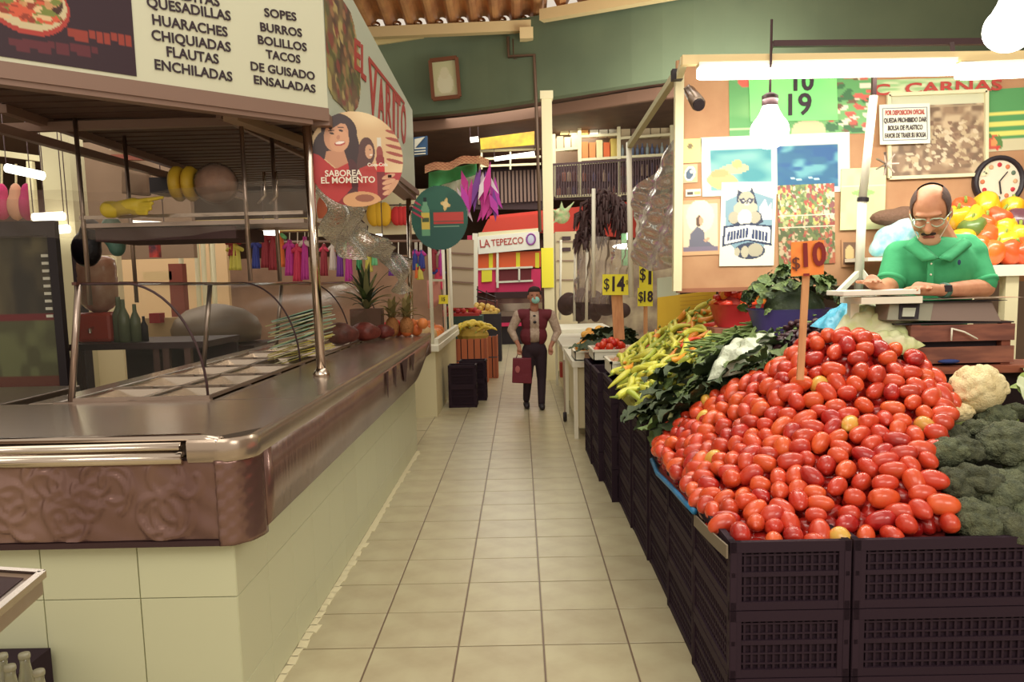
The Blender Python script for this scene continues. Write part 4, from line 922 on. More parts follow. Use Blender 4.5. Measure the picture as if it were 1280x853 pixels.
# ---- tomato heap
def A3(px, py, Y): p = at(px, py, Y); return (p.x, p.y, p.z)
tp = [A3(905, 676, 2.66), A3(1000, 678, 2.66), A3(1100, 676, 2.66), A3(1208, 670, 2.66), A3(868, 650, 2.95), A3(832, 605, 3.5), A3(812, 570, 4.05), A3(850, 525, 4.1), A3(880, 503, 4.0), A3(925, 482, 3.85), A3(965, 463, 3.75),
      A3(1005, 430, 3.6), A3(1075, 420, 3.5), A3(1145, 452, 3.42), A3(1195, 500, 3.35), A3(1188, 545, 3.05), A3(1150, 585, 2.85), A3(1180, 630, 2.7), A3(1030, 560, 3.1), A3(950, 580, 3.1), A3(1080, 500, 3.3), (1.4, 3.9, 1.25), (1.0, 4.3, .95), (1.9, 3.8, 1.1)]
TF = surface(tp)
tpoly = [(.70, 2.655), (1.42, 2.655), (1.46, 2.72), (1.43, 2.85), (1.58, 3.05), (1.80, 3.35), (1.70, 3.50), (1.45, 3.62), (1.22, 3.72), (1.10, 3.85), (.95, 3.95), (.86, 4.05), (.72, 4.14), (.66, 4.0), (.665, 3.3)]
def tomato_mesh(seed, m):
    r = random.Random(seed); L_ = r.uniform(.038, .052); R_ = r.uniform(.031, .036); mb = MB(); n, mm = 14, 10
    for i in range(mm + 1):
        t = PI * i / mm; z = L_ * math.cos(t); rr = R_ * math.sin(t) ** .82 * (1 + .10 * math.cos(t))
        if i == 0: z -= .004
        for k in range(n):
            a_ = 2 * PI * k / n; q = 1 + .035 * math.cos(3 * a_ + seed) * math.sin(t)
            mb.v.append((z + (0), rr * q * math.cos(a_), rr * q * math.sin(a_)))
    for i in range(mm):
        for k in range(n): mb.f.append((i * n + k, (i + 1) * n + k, (i + 1) * n + (k + 1) % n, i * n + (k + 1) % n))
    mb.f.append(tuple(range(n))); mb.f.append(tuple(reversed([mm * n + k for k in range(n)])))
    return mb.mesh('tomato', m, True)
tmeshes = {k: [tomato_mesh(s, M[k]) for s in range(4)] for k in ('tomato', 'tomato2', 'tomato3', 'tomato4')}
pts = scatter(TF, tpoly, .060, tries=14000, seed=3, maxn=420)
# keep the 300 nearest as single tomatoes
order = sorted(range(len(pts)), key=lambda i: pts[i][1]); tl_ = {'tomato': 'ripe red plum tomato', 'tomato2': 'orange red plum tomato', 'tomato3': 'dark red plum tomato', 'tomato4': 'yellow green plum tomato'}
extra = []; rr = random.Random(11)
def tzone(p):
    if p.y < 2.78: return ', %s of the row along the front rim' % ('left end' if p.x < .95 else 'middle' if p.x < 1.2 else 'broccoli end')
    if p.x < .80: return ', %s part of the aisle side edge' % ('near' if p.y < 3.3 else 'far')
    if p.z > 1.15: return ', on the summit %s of the price stick' % ('left' if p.x < 1.22 else 'right')
    if p.x > 1.22 + .35 * (p.y - 2.7): return ', on the flank beside the broccoli'
    return ', on the %s slope, %s' % ('lower' if p.y < 3.05 else 'middle' if p.y < 3.4 else 'upper', 'left half' if p.x < 1.02 else 'right half')
SEG = np.zeros((0, 3))
def tom_mtx(p):                                          # turned so that it meets its neighbours as little as possible
    global SEG
    n_ = normal_of(TF, p[0], p[1]); loc = Vector(p) + n_ * rr.uniform(-.008, .014); best = None
    for _ in range(9):
        e_ = orient(n_, rr.uniform(0, 2 * PI), rr.uniform(-.4, .4)); ax = e_.to_matrix() @ Vector((.014, 0, 0)); q = np.array([loc - ax, loc, loc + ax])
        d = 9 if not len(SEG) else float(np.min(np.linalg.norm(SEG[:, None] - q[None], axis=2)))
        if best is None or d > best[0]: best = (d, e_, q)
    SEG = np.vstack([SEG, best[2]]); return loc, best[1]
for c_, i in enumerate(order):
    k = rr.choices(('tomato', 'tomato2', 'tomato3', 'tomato4'), (50, 26, 22, 3))[0]; me = rr.choice(tmeshes[k]); loc, e_ = tom_mtx(pts[i]); sc = rr.uniform(.88, 1.12)
    if c_ >= 300: extra.append((me, loc, e_, sc)); continue
    o = bpy.data.objects.new('tomato', me); link(o); place(o, loc, e_, sc); props(o, tl_[k] + tzone(loc), 'tomato', 'plum tomatoes heaped in the corner crates')
def joined(name, items, m, label, cat, group=None):      # many alike pieces past the limit, as one countless mass
    mb = MB()
    for me, loc, e_, sc in items:
        mt = Matrix.Translation(Vector(loc)) @ e_.to_matrix().to_4x4() @ Matrix.Scale(sc, 4)
        mb.add([mt @ v.co for v in me.vertices], [tuple(p.vertices) for p in me.polygons])
    return mb.build(name, m, None, smooth=True, label=label, cat=cat, group=group, kind='stuff')
low = []
for p in scatter(TF, tpoly, .052, tries=7000, seed=8, maxn=420):
    n_ = normal_of(TF, p[0], p[1]); low.append((tmeshes['tomato3'][0], Vector(p) - n_ * .056, orient(n_, rr.uniform(0, 6)), .92))
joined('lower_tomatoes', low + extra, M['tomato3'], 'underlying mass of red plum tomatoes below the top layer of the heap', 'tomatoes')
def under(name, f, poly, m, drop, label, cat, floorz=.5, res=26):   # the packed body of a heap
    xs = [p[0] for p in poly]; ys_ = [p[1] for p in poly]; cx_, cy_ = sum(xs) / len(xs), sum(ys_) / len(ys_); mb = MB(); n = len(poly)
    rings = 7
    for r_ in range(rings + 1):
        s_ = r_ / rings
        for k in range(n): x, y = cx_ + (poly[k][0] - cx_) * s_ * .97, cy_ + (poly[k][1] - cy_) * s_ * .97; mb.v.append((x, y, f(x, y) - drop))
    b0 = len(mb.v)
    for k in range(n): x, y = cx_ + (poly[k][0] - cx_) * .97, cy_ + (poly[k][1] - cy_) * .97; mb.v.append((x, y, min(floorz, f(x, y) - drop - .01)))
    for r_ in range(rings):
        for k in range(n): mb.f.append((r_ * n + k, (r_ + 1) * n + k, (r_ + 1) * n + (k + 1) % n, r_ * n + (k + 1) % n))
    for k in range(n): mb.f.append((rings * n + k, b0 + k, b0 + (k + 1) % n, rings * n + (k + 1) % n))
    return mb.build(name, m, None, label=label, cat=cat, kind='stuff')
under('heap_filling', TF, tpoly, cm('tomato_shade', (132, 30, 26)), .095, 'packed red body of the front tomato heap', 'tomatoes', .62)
# blue rim and brown paper liner at the aisle side of the heap
ln = MB(); 
pp = [atx(815, 575, .655), atx(822, 592, .655), atx(838, 608, .655), atx(856, 628, .652), atx(868, 640, .65)]
ln.tube(pp, .012, 8); ln.build('blue_liner_edge', cm('liner_blue', (40, 120, 170), .4), None, smooth=True, label='blue plastic liner edge along the aisle side of the tomatoes', cat='liner')
pp = [atx(868, 643, .655), atx(880, 655, .655), atx(893, 668, .655), atx(909, 682, .655)]
mb = MB(); q_ = [p + Vector((0, 0, -.045)) for p in pp]; mb.v = [tuple(p) for p in pp + q_]; mb.f = [(i, i + 1, i + 5 - 0, i + 4) for i in range(3)]
mb.build('paper_liner', cm('liner_grey', (120, 108, 90)), None, solid=.006, label='grey paper liner folded over the corner crate rim', cat='liner')

# ---- $10 sign on a stick in the tomatoes
st_ = thing('price_sign_on_stick', 'orange ten peso price card on a wooden stick in the tomatoes', 'price sign', at(1000, 470, 3.35))
MB().bar(at(1000, 475, 3.35), at(1009, 318, 3.35), .028, .012, up=(0, 1, 0)).build('stick', M['woodl'], st_)
tl = at(989, 303, 3.33); tr_ = at(1030, 300, 3.33); bl = at(989, 346, 3.33)
pr = Print(30, 30, (246, 136, 52)); pr.blend(4, (250, 150, 60), .4, .7, 1); pr.mesh_on('card', tl, tr_, bl, parent=st_, back=.004)
put_text('$', .07, frame_of(at(995, 330, 3.32), (1, 0, .05), up), cm('marker_brown', (106, 54, 40)), st_, extrude=.001)
put_text('10', .13, frame_of(at(1015.5, 320, 3.32), (1, 0, .05), up), cm('marker_red', (132, 36, 36)), st_, extrude=.001, bold=.004, sx=.85)
put_text('-', .10, frame_of(at(1008, 341, 3.32), (1, 0, .05), up), cm('marker_red', (132, 36, 36)), st_, extrude=.001)

# ---- broccoli
def broccoli_mesh(seed, n=42, r0=.105, wd=.33, am=.16, fine=.05):
    r = np.random.default_rng(seed); import bmesh
    bm = bmesh.new(); bmesh.ops.create_icosphere(bm, subdivisions=5, radius=1)
    V = np.array([v.co[:] for v in bm.verts]); C = r.normal(size=(n, 3)); C[:, 2] = np.abs(C[:, 2]) * .9 - .15; C /= np.linalg.norm(C, axis=1)[:, None]
    d = np.linalg.norm(V[:, None] - C[None], axis=2); dm = d.min(1); C2 = r.normal(size=(420, 3)); C2 /= np.linalg.norm(C2, axis=1)[:, None]; d2_ = np.min(np.linalg.norm(V[:, None] - C2[None], axis=2), axis=1)
    rad = 1 + am * np.sqrt(np.clip(1 - (dm / wd) ** 2, 0, 1)) - .08 + fine * (1 - np.clip(d2_ / .1, 0, 1))
    V = V * rad[:, None] * r0; V[:, 2] = np.where(V[:, 2] < 0, V[:, 2] * .6, V[:, 2] * .85)
    mb = MB(); mb.v = [tuple(p) for p in V]; mb.f = [tuple(v.index for v in f.verts) for f in bm.faces]; bm.free(); return mb
def head_thing(name, cat, mb, m, label, group, leafm=None):
    t = thing(name, label, cat, (0, 0, 0), 0, group); mb.build('crown', m, t, local=True, smooth=True)
    MB().tube([(0, 0, -.13), (0, 0, -.05), (0, 0, -.02)], [.022, .026, .05], 12).build('stalk', M['leafl'], t, local=True, smooth=True); return t
bro = [head_thing('broccoli', 'broccoli', broccoli_mesh(s, 48, .105, .3, .22, .07), M['broc'], 'x', 'broccoli heads right of the tomatoes') for s in (1, 2, 3)]
bl_ = [((1180, 572, 3.0), .75, 'dark broccoli crown touching the tomatoes, upper left of the pile'), ((1222, 612, 2.88), .95, 'broad broccoli crown in the middle of the pile'), ((1262, 560, 3.05), 1.0, 'big broccoli crown at the right frame edge, upper one'), ((1192, 548, 3.15), .5, 'small pale broccoli floret against the tomatoes'), ((1222, 543, 3.2), .62, 'small olive broccoli crown above the pile centre'), ((1205, 566, 3.02), .62, 'small round broccoli crown between two bigger ones'), ((1245, 524, 3.3), .68, 'dark broccoli crown below the cauliflower'), ((1262, 625, 2.82), 1.0, 'large shaded broccoli crown at the lower right'), ((1215, 655, 2.72), .85, 'broccoli crown just above the crate rim, beside the last tomatoes'), ((1190, 610, 2.86), .7, 'grey green broccoli crown bordering the tomatoes, mid height'), ((1262, 668, 2.70), .9, 'lowest broccoli crown at the right frame edge, over the rim'), ((1268, 518, 3.3), .45, 'tiny dark broccoli floret beside the pale leaves'), ((1300, 600, 2.95), 1.0, 'broccoli crown half cut by the right frame edge'), ((1300, 650, 2.75), 1.0, 'broccoli crown beyond the right frame edge, low')]
for i, (q, s_, lab) in enumerate(bl_):
    p = at(*q); rot = (random.uniform(-.5, .1), random.uniform(-.4, .3), random.uniform(0, 6))
    if i < 3: place(bro[i], p, rot, s_); bro[i]['label'] = lab
    else: clone(bro[i % 3], p, rot, s_, label=lab)
bf = surface([A3(1210, 680, 2.7), A3(1290, 680, 2.68), A3(1190, 600, 2.95), A3(1290, 590, 3.0), A3(1200, 545, 3.25), A3(1290, 530, 3.35)])
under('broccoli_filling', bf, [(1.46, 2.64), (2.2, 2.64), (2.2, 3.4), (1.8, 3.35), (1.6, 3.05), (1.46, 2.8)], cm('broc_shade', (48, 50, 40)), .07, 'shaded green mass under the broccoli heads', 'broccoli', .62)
# cauliflower and pale leaves
cmsh = broccoli_mesh(9, 95, .118, .2, .15, .02); caul = head_thing('cauliflower', 'cauliflower', cmsh, M['caul'], 'creamy white cauliflower head right of the tomatoes', None)
place(caul, at(1223, 493, 3.35), (-.3, 0, .4), (.92, .92, 1.22))
c2_ = head_thing('cauliflower', 'cauliflower', broccoli_mesh(10, 60, .075, .24, .16, .02), M['caul'], 'low cream cauliflower piece between tomatoes and big head', None); place(c2_, at(1198, 520, 3.3), (-.3, .2, 1), .8)
def leaf_mesh(L_, W_, curl, seed, mname, wav=.008, cols=7, rows_=11):
    r = random.Random(seed); mb = MB(); ph_ = r.uniform(0, 6)
    for i in range(rows_):
        s_ = i / (rows_ - 1); w_ = W_ * math.sin(PI * (s_ ** .75) * .97 + .03) + .002; zc = curl * math.sin(s_ * PI * .8)
        for j in range(cols):
            t_ = j / (cols - 1) * 2 - 1; mb.v.append((L_ * s_, w_ * t_, zc + abs(t_) * w_ * .25 + wav * math.sin(s_ * 19 + ph_ + t_ * 3) * abs(t_)))
    for i in range(rows_ - 1):
        for j in range(cols - 1): mb.f.append((i * cols + j, (i + 1) * cols + j, (i + 1) * cols + j + 1, i * cols + j + 1))
    return mb.mesh('leaf', M[mname], True)
LM = {k: [leaf_mesh(*a_, s, k) for s, a_ in enumerate(((.16, .05, .03), (.20, .06, .05), (.13, .045, .02)))] for k in ('leafd', 'leafm', 'leafl')}
M['leafwhite'] = cm('whitish_leaf', (206, 214, 176)); LM['leafwhite'] = [leaf_mesh(.16, .06, .04, 3, 'leafwhite')]
def leaf_pile(name, label, cat, f, poly, n, keys, seed, size=1.0, lift=.01, down=None, stalks=0):
    r = random.Random(seed); xs = [p[0] for p in poly]; ys_ = [p[1] for p in poly]; bx, by = sum(xs) / len(xs), sum(ys_) / len(ys_)
    t = thing(name, label, cat, (bx, by, f(bx, by) - .15)); c_ = 0
    while c_ < n:
        x, y = r.uniform(min(xs), max(xs)), r.uniform(min(ys_), max(ys_))
        if not inpoly(x, y, poly): continue
        nn = normal_of(f, x, y); yaw = down + r.uniform(-.9, .9) if down is not None else r.uniform(0, 6.28)
        o = bpy.data.objects.new('leaf', r.choice(LM[r.choice(keys)])); link(o, t); o.location = Vector((x, y, f(x, y) + lift + r.uniform(0, .03))) - t.location
        o.rotation_euler = orient(nn, yaw, r.uniform(-.5, .25)); o.scale = (size * r.uniform(.8, 1.2),) * 3; c_ += 1
    for i in range(stalks):
        x, y = r.choice(xs) * .4 + bx * .6, r.choice(ys_) * .4 + by * .6; a_ = (down or 0) + r.uniform(-.3, .3)
        p0_ = Vector((x, y, f(x, y) + .03)); p1_ = p0_ + Vector((math.cos(a_) * .22, math.sin(a_) * .22, 0)); p1_.z = f(p1_.x, p1_.y) + .02
        MB().tube([p0_, (p0_ + p1_) / 2 + Vector((0, 0, .02)), p1_], [.006, .009, .012], 6).build('stalk', M['stalk'], t, smooth=True)
    return t
wf = surface([A3(1262, 500, 3.4), A3(1290, 505, 3.4), A3(1265, 530, 3.2), A3(1290, 540, 3.2), A3(1275, 480, 3.6)])
leaf_pile('pale_leaves', 'whitish green cauliflower leaves at the right frame edge', 'leaves', wf, [(2.02, 3.2), (2.3, 3.2), (2.35, 3.55), (2.05, 3.5)], 16, ['leafwhite', 'leafl'], 5)

# ---- dark leafy greens between tomatoes and peppers
gf = surface([A3(808, 555, 4.2), A3(812, 530, 4.35), A3(850, 505, 4.35), A3(845, 525, 4.15), A3(880, 490, 4.3), A3(925, 470, 4.1), A3(960, 455, 3.95), A3(830, 490, 4.6), A3(870, 462, 4.6), A3(905, 452, 4.55), A3(960, 425, 4.3), A3(985, 440, 4.05)])
gpoly = [(.66, 4.15), (.86, 4.05), (1.1, 3.88), (1.25, 3.8), (1.32, 4.0), (1.3, 4.35), (1.1, 4.6), (.85, 4.75), (.70, 4.65)]
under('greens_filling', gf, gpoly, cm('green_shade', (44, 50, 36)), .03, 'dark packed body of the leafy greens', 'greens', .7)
leaf_pile('chard_bunch', 'dark green leafy chard bunches with pale stalks beside the tomatoes', 'greens', gf, gpoly, 120, ['leafd', 'leafd', 'leafd', 'leafm'], 6, 1.05, down=-2.3, stalks=9)
MB().tube([at(862, 512, 4.1), at(900, 497, 4.05), at(930, 480, 4.0)], [.008, .014, .018], 8).build('stalk', M['stalk'], None, smooth=True, label='thick pale green chard stalk lying at the tomato edge', cat='stalk')
# white plastic bag on the greens

# ---- yellow chile pepper heap
pf = surface([A3(778, 480, 5.2), A3(782, 465, 5.4), A3(800, 440, 5.6), A3(830, 415, 5.6), A3(870, 388, 5.6), A3(905, 392, 5.4), A3(930, 405, 5.2), A3(900, 430, 4.95), A3(870, 455, 4.8), A3(840, 480, 4.65), A3(818, 515, 4.5), A3(800, 500, 4.75), A3(850, 430, 5.2), (.66, 6.2, .95), (1.3, 6.3, 1.2)])
ppoly = [(.66, 4.55), (.80, 4.55), (1.0, 4.7), (1.15, 4.95), (1.36, 5.2), (1.35, 5.5), (1.15, 5.75), (.9, 5.85), (.72, 5.8), (.64, 5.3)]
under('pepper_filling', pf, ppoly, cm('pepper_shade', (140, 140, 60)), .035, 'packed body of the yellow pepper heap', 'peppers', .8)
def pepper_thing(seed, key):
    r = random.Random(seed); L_ = r.uniform(.13, .17); b_ = r.uniform(-.03, .03); path = []; rs = []
    for i in range(9):
        s_ = i / 8; path.append((-L_ / 2 + L_ * s_, b_ * math.sin(PI * s_) + .01 * math.sin(s_ * 5 + seed), .008 * math.sin(s_ * 4 + seed))); rs.append(.019 * (1 - .80 * s_ ** 2.2) * (.75 + .25 * min(1, s_ * 6)))
    t = thing('chile_pepper', 'x', 'chile pepper', (0, 0, 0), 0, 'chile peppers in the yellow heap')
    MB().tube(path, rs, 10).build('pod', M[key], t, smooth=True, local=True)
    MB().tube([path[0], (path[0][0] - .012, path[0][1], .002), (path[0][0] - .035, path[0][1] + .01, .006)], [.012, .006, .004], 6).build('stem', M['stem'], t, smooth=True, local=True); return t
keys = ['pepper', 'pepper', 'pepper2', 'pepper3', 'pepper', 'pepperred']
pth = [pepper_thing(i, k) for i, k in enumerate(keys)]
plab = {'pepper': 'pale yellow waxy chile pepper', 'pepper2': 'yellow green chile pepper', 'pepper3': 'orange tinged chile pepper', 'pepperred': 'red chile pepper among the yellow ones'}
used = set(); rr = random.Random(5)
def pz(p): return ', ' + ('hanging over the aisle edge' if p[0] < .78 else 'at the near end beside the chard' if p[1] < 4.85 else 'on the right flank by the red tub' if p[0] > 1.12 else 'on the summit' if p[1] > 5.4 else 'on the middle slope')
PP = scatter(pf, ppoly, .062, tries=8000, seed=4, maxn=240)
for p in PP:
    px_red = p[0] > 1.05 and p[1] > 4.95
    i = rr.choices(range(6), (30, 26, 18, 7 if not px_red else 30, 26, .5 if not px_red else 14))[0]; nn = normal_of(pf, p[0], p[1]); yaw = rr.gauss(-2.5 if rr.random() < .5 else .4, .9)
    e_ = orient(nn, yaw, rr.uniform(-.3, .3)); loc = Vector(p) + nn * rr.uniform(-.004, .03); sc = rr.uniform(.85, 1.3)
    if i not in used: used.add(i); place(pth[i], loc, e_, sc); pth[i]['label'] = plab[keys[i]] + pz(p)
    else: clone(pth[i], loc, e_, sc, label=plab[keys[i]] + pz(p))
for i in range(6):
    if i not in used: place(pth[i], Vector((1.2, 5.2, pf(1.2, 5.2) + .03)), (0, 0, i)); pth[i]['label'] = plab[keys[i]]

# ---- tubs: red tub of dried red chiles, purple tub of greens
def tub(name, label, c, rx_, ry_, h, m):
    t = thing(name, label, 'tub', c)
    mb = MB(); n = 28
    prof = [(.78, 0), (.98, h), (1.04, h + .012), (1.0, h + .012), (.94, h), (.76, .012)]
    for s_, z in prof:
        for k in range(n):
            a_ = 2 * PI * k / n; ca, sa = math.cos(a_), math.sin(a_); ex = .6
            mb.v.append((c[0] + rx_ * s_ * math.copysign(abs(ca) ** ex, ca), c[1] + ry_ * s_ * math.copysign(abs(sa) ** ex, sa), c[2] + z))
    for i in range(5):
        for k in range(n): mb.f.append((i * n + k, i * n + (k + 1) % n, (i + 1) * n + (k + 1) % n, (i + 1) * n + k))
    mb.f.append(tuple(5 * n + k for k in range(n))); mb.f.append(tuple(reversed(range(n)))); mb.build('tub_body', m, t, smooth=True, sharp=.7); return t
p = at(926, 408, 5.15); rt = (p.x, 5.15, p.z); tub('red_tub', 'red plastic tub heaped with dried red and yellow chiles', rt, .19, .15, .13, M['tubred'])
p = at(985, 418, 4.5); pt = (p.x, 4.5, p.z); tub('purple_tub', 'purple plastic tub heaped with small green chiles', pt, .21, .17, .13, M['tubpurple'])
bk = thing('tub_stand', 'dark wooden boxes that carry the two tubs behind the peppers', 'box', (1.5, 4.9, .68))
MB().box2((rt[0] - .2, 5.0, .68), (rt[0] + .22, 5.35, rt[2] - .002)).build('box', M['woodd'], bk); MB().box2((pt[0] - .2, 4.32, .68), (pt[0] + .24, 4.72, pt[2] - .002)).build('box', M['woodd'], bk)
rr = random.Random(2)
cd_ = None; lab = {'pepperred': 'red dried chile pod in the red tub', 'pepper3': 'orange yellow chile pod in the red tub'}
def pod(key, s):
    path = [(-.05 + .1 * i / 6, .012 * math.sin(i), .006 * math.cos(i * 1.3)) for i in range(7)]; return MB().tube(path, [.012, .02, .022, .019, .016, .011, .003], 8).mesh('pod', M[key], True)
pods = {k: pod(k, 1) for k in ('pepperred', 'pepper3')}
for i in range(46):
    a_ = rr.uniform(0, 6.28); q = rr.random() ** .5; x, y = rt[0] + .17 * q * math.cos(a_), rt[1] + .13 * q * math.sin(a_); z = rt[2] + .13 + .15 * (1 - q ** 1.6)
    k = 'pepperred' if rr.random() < .75 else 'pepper3'; o = bpy.data.objects.new('chile_pod', pods[k]); link(o); place(o, (x, y, z), (rr.uniform(-.6, .6), rr.uniform(-.7, .7), rr.uniform(0, 6)), rr.uniform(1, 1.4)); props(o, lab[k], 'chile', 'chile pods in the red tub')
MB().ball((rt[0], rt[1], rt[2] + .11), (.165, .125, .13), 16, 10).build('pod_filling', cm('pod_shade', (150, 44, 34)), None, smooth=True, label='red mass of chiles filling the red tub', cat='chiles', kind='stuff')
hf = lambda x, y: pt[2] + .13 + .23 * max(0, 1 - ((x - pt[0] - .03) / .27) ** 2 - ((y - pt[1]) / .24) ** 2) ** .8
MB().ball((pt[0] + .03, pt[1], pt[2] + .12), (.17, .13, .14), 18, 10).build('greens_filling', M['leafd'], None, smooth=True, label='green mass filling the purple tub', cat='greens', kind='stuff')
leaf_pile('green_chile_heap', 'heap of small green leaves and chiles in the purple tub', 'greens', hf, [(pt[0] - .2, pt[1] - .17), (pt[0] + .25, pt[1] - .17), (pt[0] + .25, pt[1] + .17), (pt[0] - .2, pt[1] + .17)], 280, ['leafm', 'leafd', 'leafm'], 9, .40, lift=-.03)
# green beans strip and dark dried chiles behind the tomatoes
bnf = surface([A3(870, 440, 4.6), A3(900, 425, 4.75), A3(960, 402, 4.6), A3(985, 415, 4.35), A3(940, 438, 4.35), A3(890, 455, 4.5)])
bpoly = [(.98, 4.5), (1.15, 4.35), (1.48, 4.2), (1.55, 4.35), (1.5, 4.6), (1.2, 4.8), (1.02, 4.75)]
under('bean_filling', bnf, bpoly, M['leafd'], .02, 'packed body of the green bean strip', 'green beans', .7)
bean = MB().tube([(-.06, 0, 0), (-.02, .006, .003), (.02, .004, .003), (.065, -.008, 0)], [.003, .006, .006, .002], 6).mesh('bean', mat('bean', (112, 132, 70), .5, rand=.2), True)
for p in scatter(bnf, bpoly, .030, 4000, 12, 150):
    o = bpy.data.objects.new('green_bean', bean); link(o); place(o, Vector(p) + Vector((0, 0, rr.uniform(.002, .02))), (rr.uniform(-.3, .3), rr.uniform(-.3, .3), rr.gauss(.4, .6)), 1.3); props(o, 'thin green bean in the strip behind the white plastic bag', 'green bean', 'green beans behind the plastic bag')
dfn = surface([A3(968, 445, 4.0), A3(975, 415, 4.15), A3(1010, 405, 4.1), A3(1012, 440, 3.85), A3(990, 462, 3.8)])
dpoly = [(1.18, 3.9), (1.3, 3.72), (1.42, 3.72), (1.5, 4.0), (1.42, 4.15), (1.22, 4.1)]
under('dried_chile_filling', dfn, dpoly, cm('dried_shade', (44, 28, 34)), .02, 'dark body of the dried chile heap', 'dried chiles', .7)
dch = MB().tube([(-.04, 0, 0), (-.02, .008, .006), (.02, -.006, .002), (.045, 0, .004)], [.008, .016, .014, .003], 6).mesh('dried_chile', mat('dried', (64, 36, 44), .4, rand=.2), True)
for p in scatter(dfn, dpoly, .036, 2500, 13, 90):
    o = bpy.data.objects.new('dried_chile', dch); link(o); place(o, Vector(p) + Vector((0, 0, rr.uniform(.002, .02))), (rr.uniform(-.5, .5), rr.uniform(-.5, .5), rr.uniform(0, 6))); props(o, 'shrivelled dark purple dried chile behind the price stick', 'dried chile', 'dark dried chiles behind the tomatoes')
# blue bag and bags of pale cabbage / husks
def soft_bag(name, label, cat, quadpts, bulge, m, n=24, wr=.012, seed=0):
    a_, b_, c_, d_ = [Vector(q) for q in quadpts]; nn = (b_ - a_).cross(d_ - a_).normalized(); nn = nn if nn.z > 0 else -nn
    def f1(u, v): 
        e_ = (math.sin(PI * u) * math.sin(PI * v)) ** .5; return a_.lerp(b_, u).lerp(d_.lerp(c_, u), v) + nn * (bulge * e_ + wr * math.sin(u * 14 + v * 5 + seed) * math.sin(v * 11 + seed) * e_)
    def f2(u, v): e_ = (math.sin(PI * u) * math.sin(PI * v)) ** .5; return a_.lerp(b_, u).lerp(d_.lerp(c_, u), v) - nn * bulge * .5 * e_
    mb = MB().grid(f1, n, n); mb.grid(lambda u, v: f2(1 - u, v), n, n); return mb.build(name, m, None, smooth=True, label=label, cat=cat)
soft_bag('clear_plastic_bag', 'crumpled whitish plastic bag lying on the chard', 'plastic bag', [at(884, 476, 4.02), at(962, 458, 3.85), at(968, 416, 4.15), at(904, 436, 4.3)], .07, mat('bag_white', (206, 212, 192), .3, rgb2=(184, 192, 166), vscale=14, bump=.7, bscale=30), n=36, wr=.02, seed=5)
soft_bag('blue_plastic_bag', 'flattened blue plastic bag left of the pale vegetable bags', 'plastic bag', [at(1012, 408, 3.9), at(1045, 414, 3.75), at(1082, 378, 3.95), at(1062, 376, 4.05)], .03, M['bluebag'])
pb_ = mat('husk_bag', (196, 206, 140), .35, rgb2=(222, 222, 186), vscale=9, bump=.5, bscale=14)
soft_bag('vegetable_bag', 'pale green bag of husked vegetables, upper left one', 'vegetable bag', [at(1040, 418, 3.75), at(1075, 424, 3.62), at(1120, 385, 3.85), at(1068, 380, 3.95)], .05, pb_, seed=1)
soft_bag('vegetable_bag', 'pale green bag of husked vegetables, middle one with sheen', 'vegetable bag', [at(1060, 415, 3.72), at(1130, 430, 3.6), at(1150, 402, 3.75), at(1095, 388, 3.85)], .05, pb_, seed=2)
soft_bag('vegetable_bag', 'pale green bag tip lying behind the tomatoes, lowest one', 'vegetable bag', [at(1078, 420, 3.62), at(1128, 444, 3.55), at(1157, 432, 3.58), at(1110, 412, 3.7)], .035, pb_, seed=3)
sup = thing('stacked_boxes_support', 'dark boxes carrying the bags and the vendor table', 'box', (1.8, 3.9, .68))
MB().box2((1.30, 3.84, .68), (1.62, 4.12, 1.22)).build('box', M['woodd'], sup)

# ---- wooden crate, board and scale in front of the vendor
yc_ = 3.62
cx0, cx1 = at(1138, 430, yc_).x, at(1268, 430, yc_).x; zb0, zt0 = at(1200, 457, yc_).z, at(1200, 404, yc_).z
bd = thing('counter_board', 'wooden board under the slatted crate', 'board', ((cx0 + cx1) / 2 + .1, yc_ + .15, zb0 - .03))
MB().box2((cx0 - .03, yc_ - .06, zb0 - .03), (cx1 + .35, yc_ + .2, zb0)).build('plank', M['wood'], bd)
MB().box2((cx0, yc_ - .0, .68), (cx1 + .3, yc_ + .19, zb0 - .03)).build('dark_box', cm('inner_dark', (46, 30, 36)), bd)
wc = thing('slatted_wooden_crate', 'reddish brown slatted wooden crate under the scale', 'crate', ((cx0 + cx1) / 2, yc_ + .15, zb0))
hh = (zt0 - zb0)
for j in range(2):
    MB().box2((cx0, yc_, zb0 + .01 + j * hh * .52), (cx1, yc_ + .012, zb0 + hh * .44 + j * hh * .52)).build('slat', M['woodd'], wc, label='weathered reddish slat'); MB().box2((cx0, yc_ + .02, zb0 + .01 + j * hh * .52), (cx0 + .012, yc_ + .19, zb0 + hh * .44 + j * hh * .52)).build('slat', M['woodd'], wc)
for x in (cx0 + .03, cx1 - .03): MB().box2((x - .02, yc_ + .013, zb0), (x + .02, yc_ + .05, zt0)).build('corner_post', M['wood'], wc)
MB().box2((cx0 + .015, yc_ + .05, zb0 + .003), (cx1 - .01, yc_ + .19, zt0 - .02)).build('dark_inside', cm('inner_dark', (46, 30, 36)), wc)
cdm = MB().tube([at(1190, 410, yc_ - .02), at(1189, 426, yc_ - .02)], .004, 6).tube([at(1190, 411, yc_ - .02), at(1205, 415, yc_ - .02), at(1222, 424, yc_ - .03)], .004, 6)
cdm.build('white_string', M['white'], None, smooth=True, label='white string knotted on the slatted crate', cat='string')
MB().ball(at(1186, 452, yc_ - .03), (.05, .02, .01), 12, 6).build('blue_dish', cm('blue_lid', (40, 60, 120)), None, smooth=True, label='small blue lid lying on the board under the crate', cat='lid')
scl = thing('weighing_scale', 'wide grey electronic weighing scale on the slatted crate', 'scale', at(1180, 404, yc_ + .1))
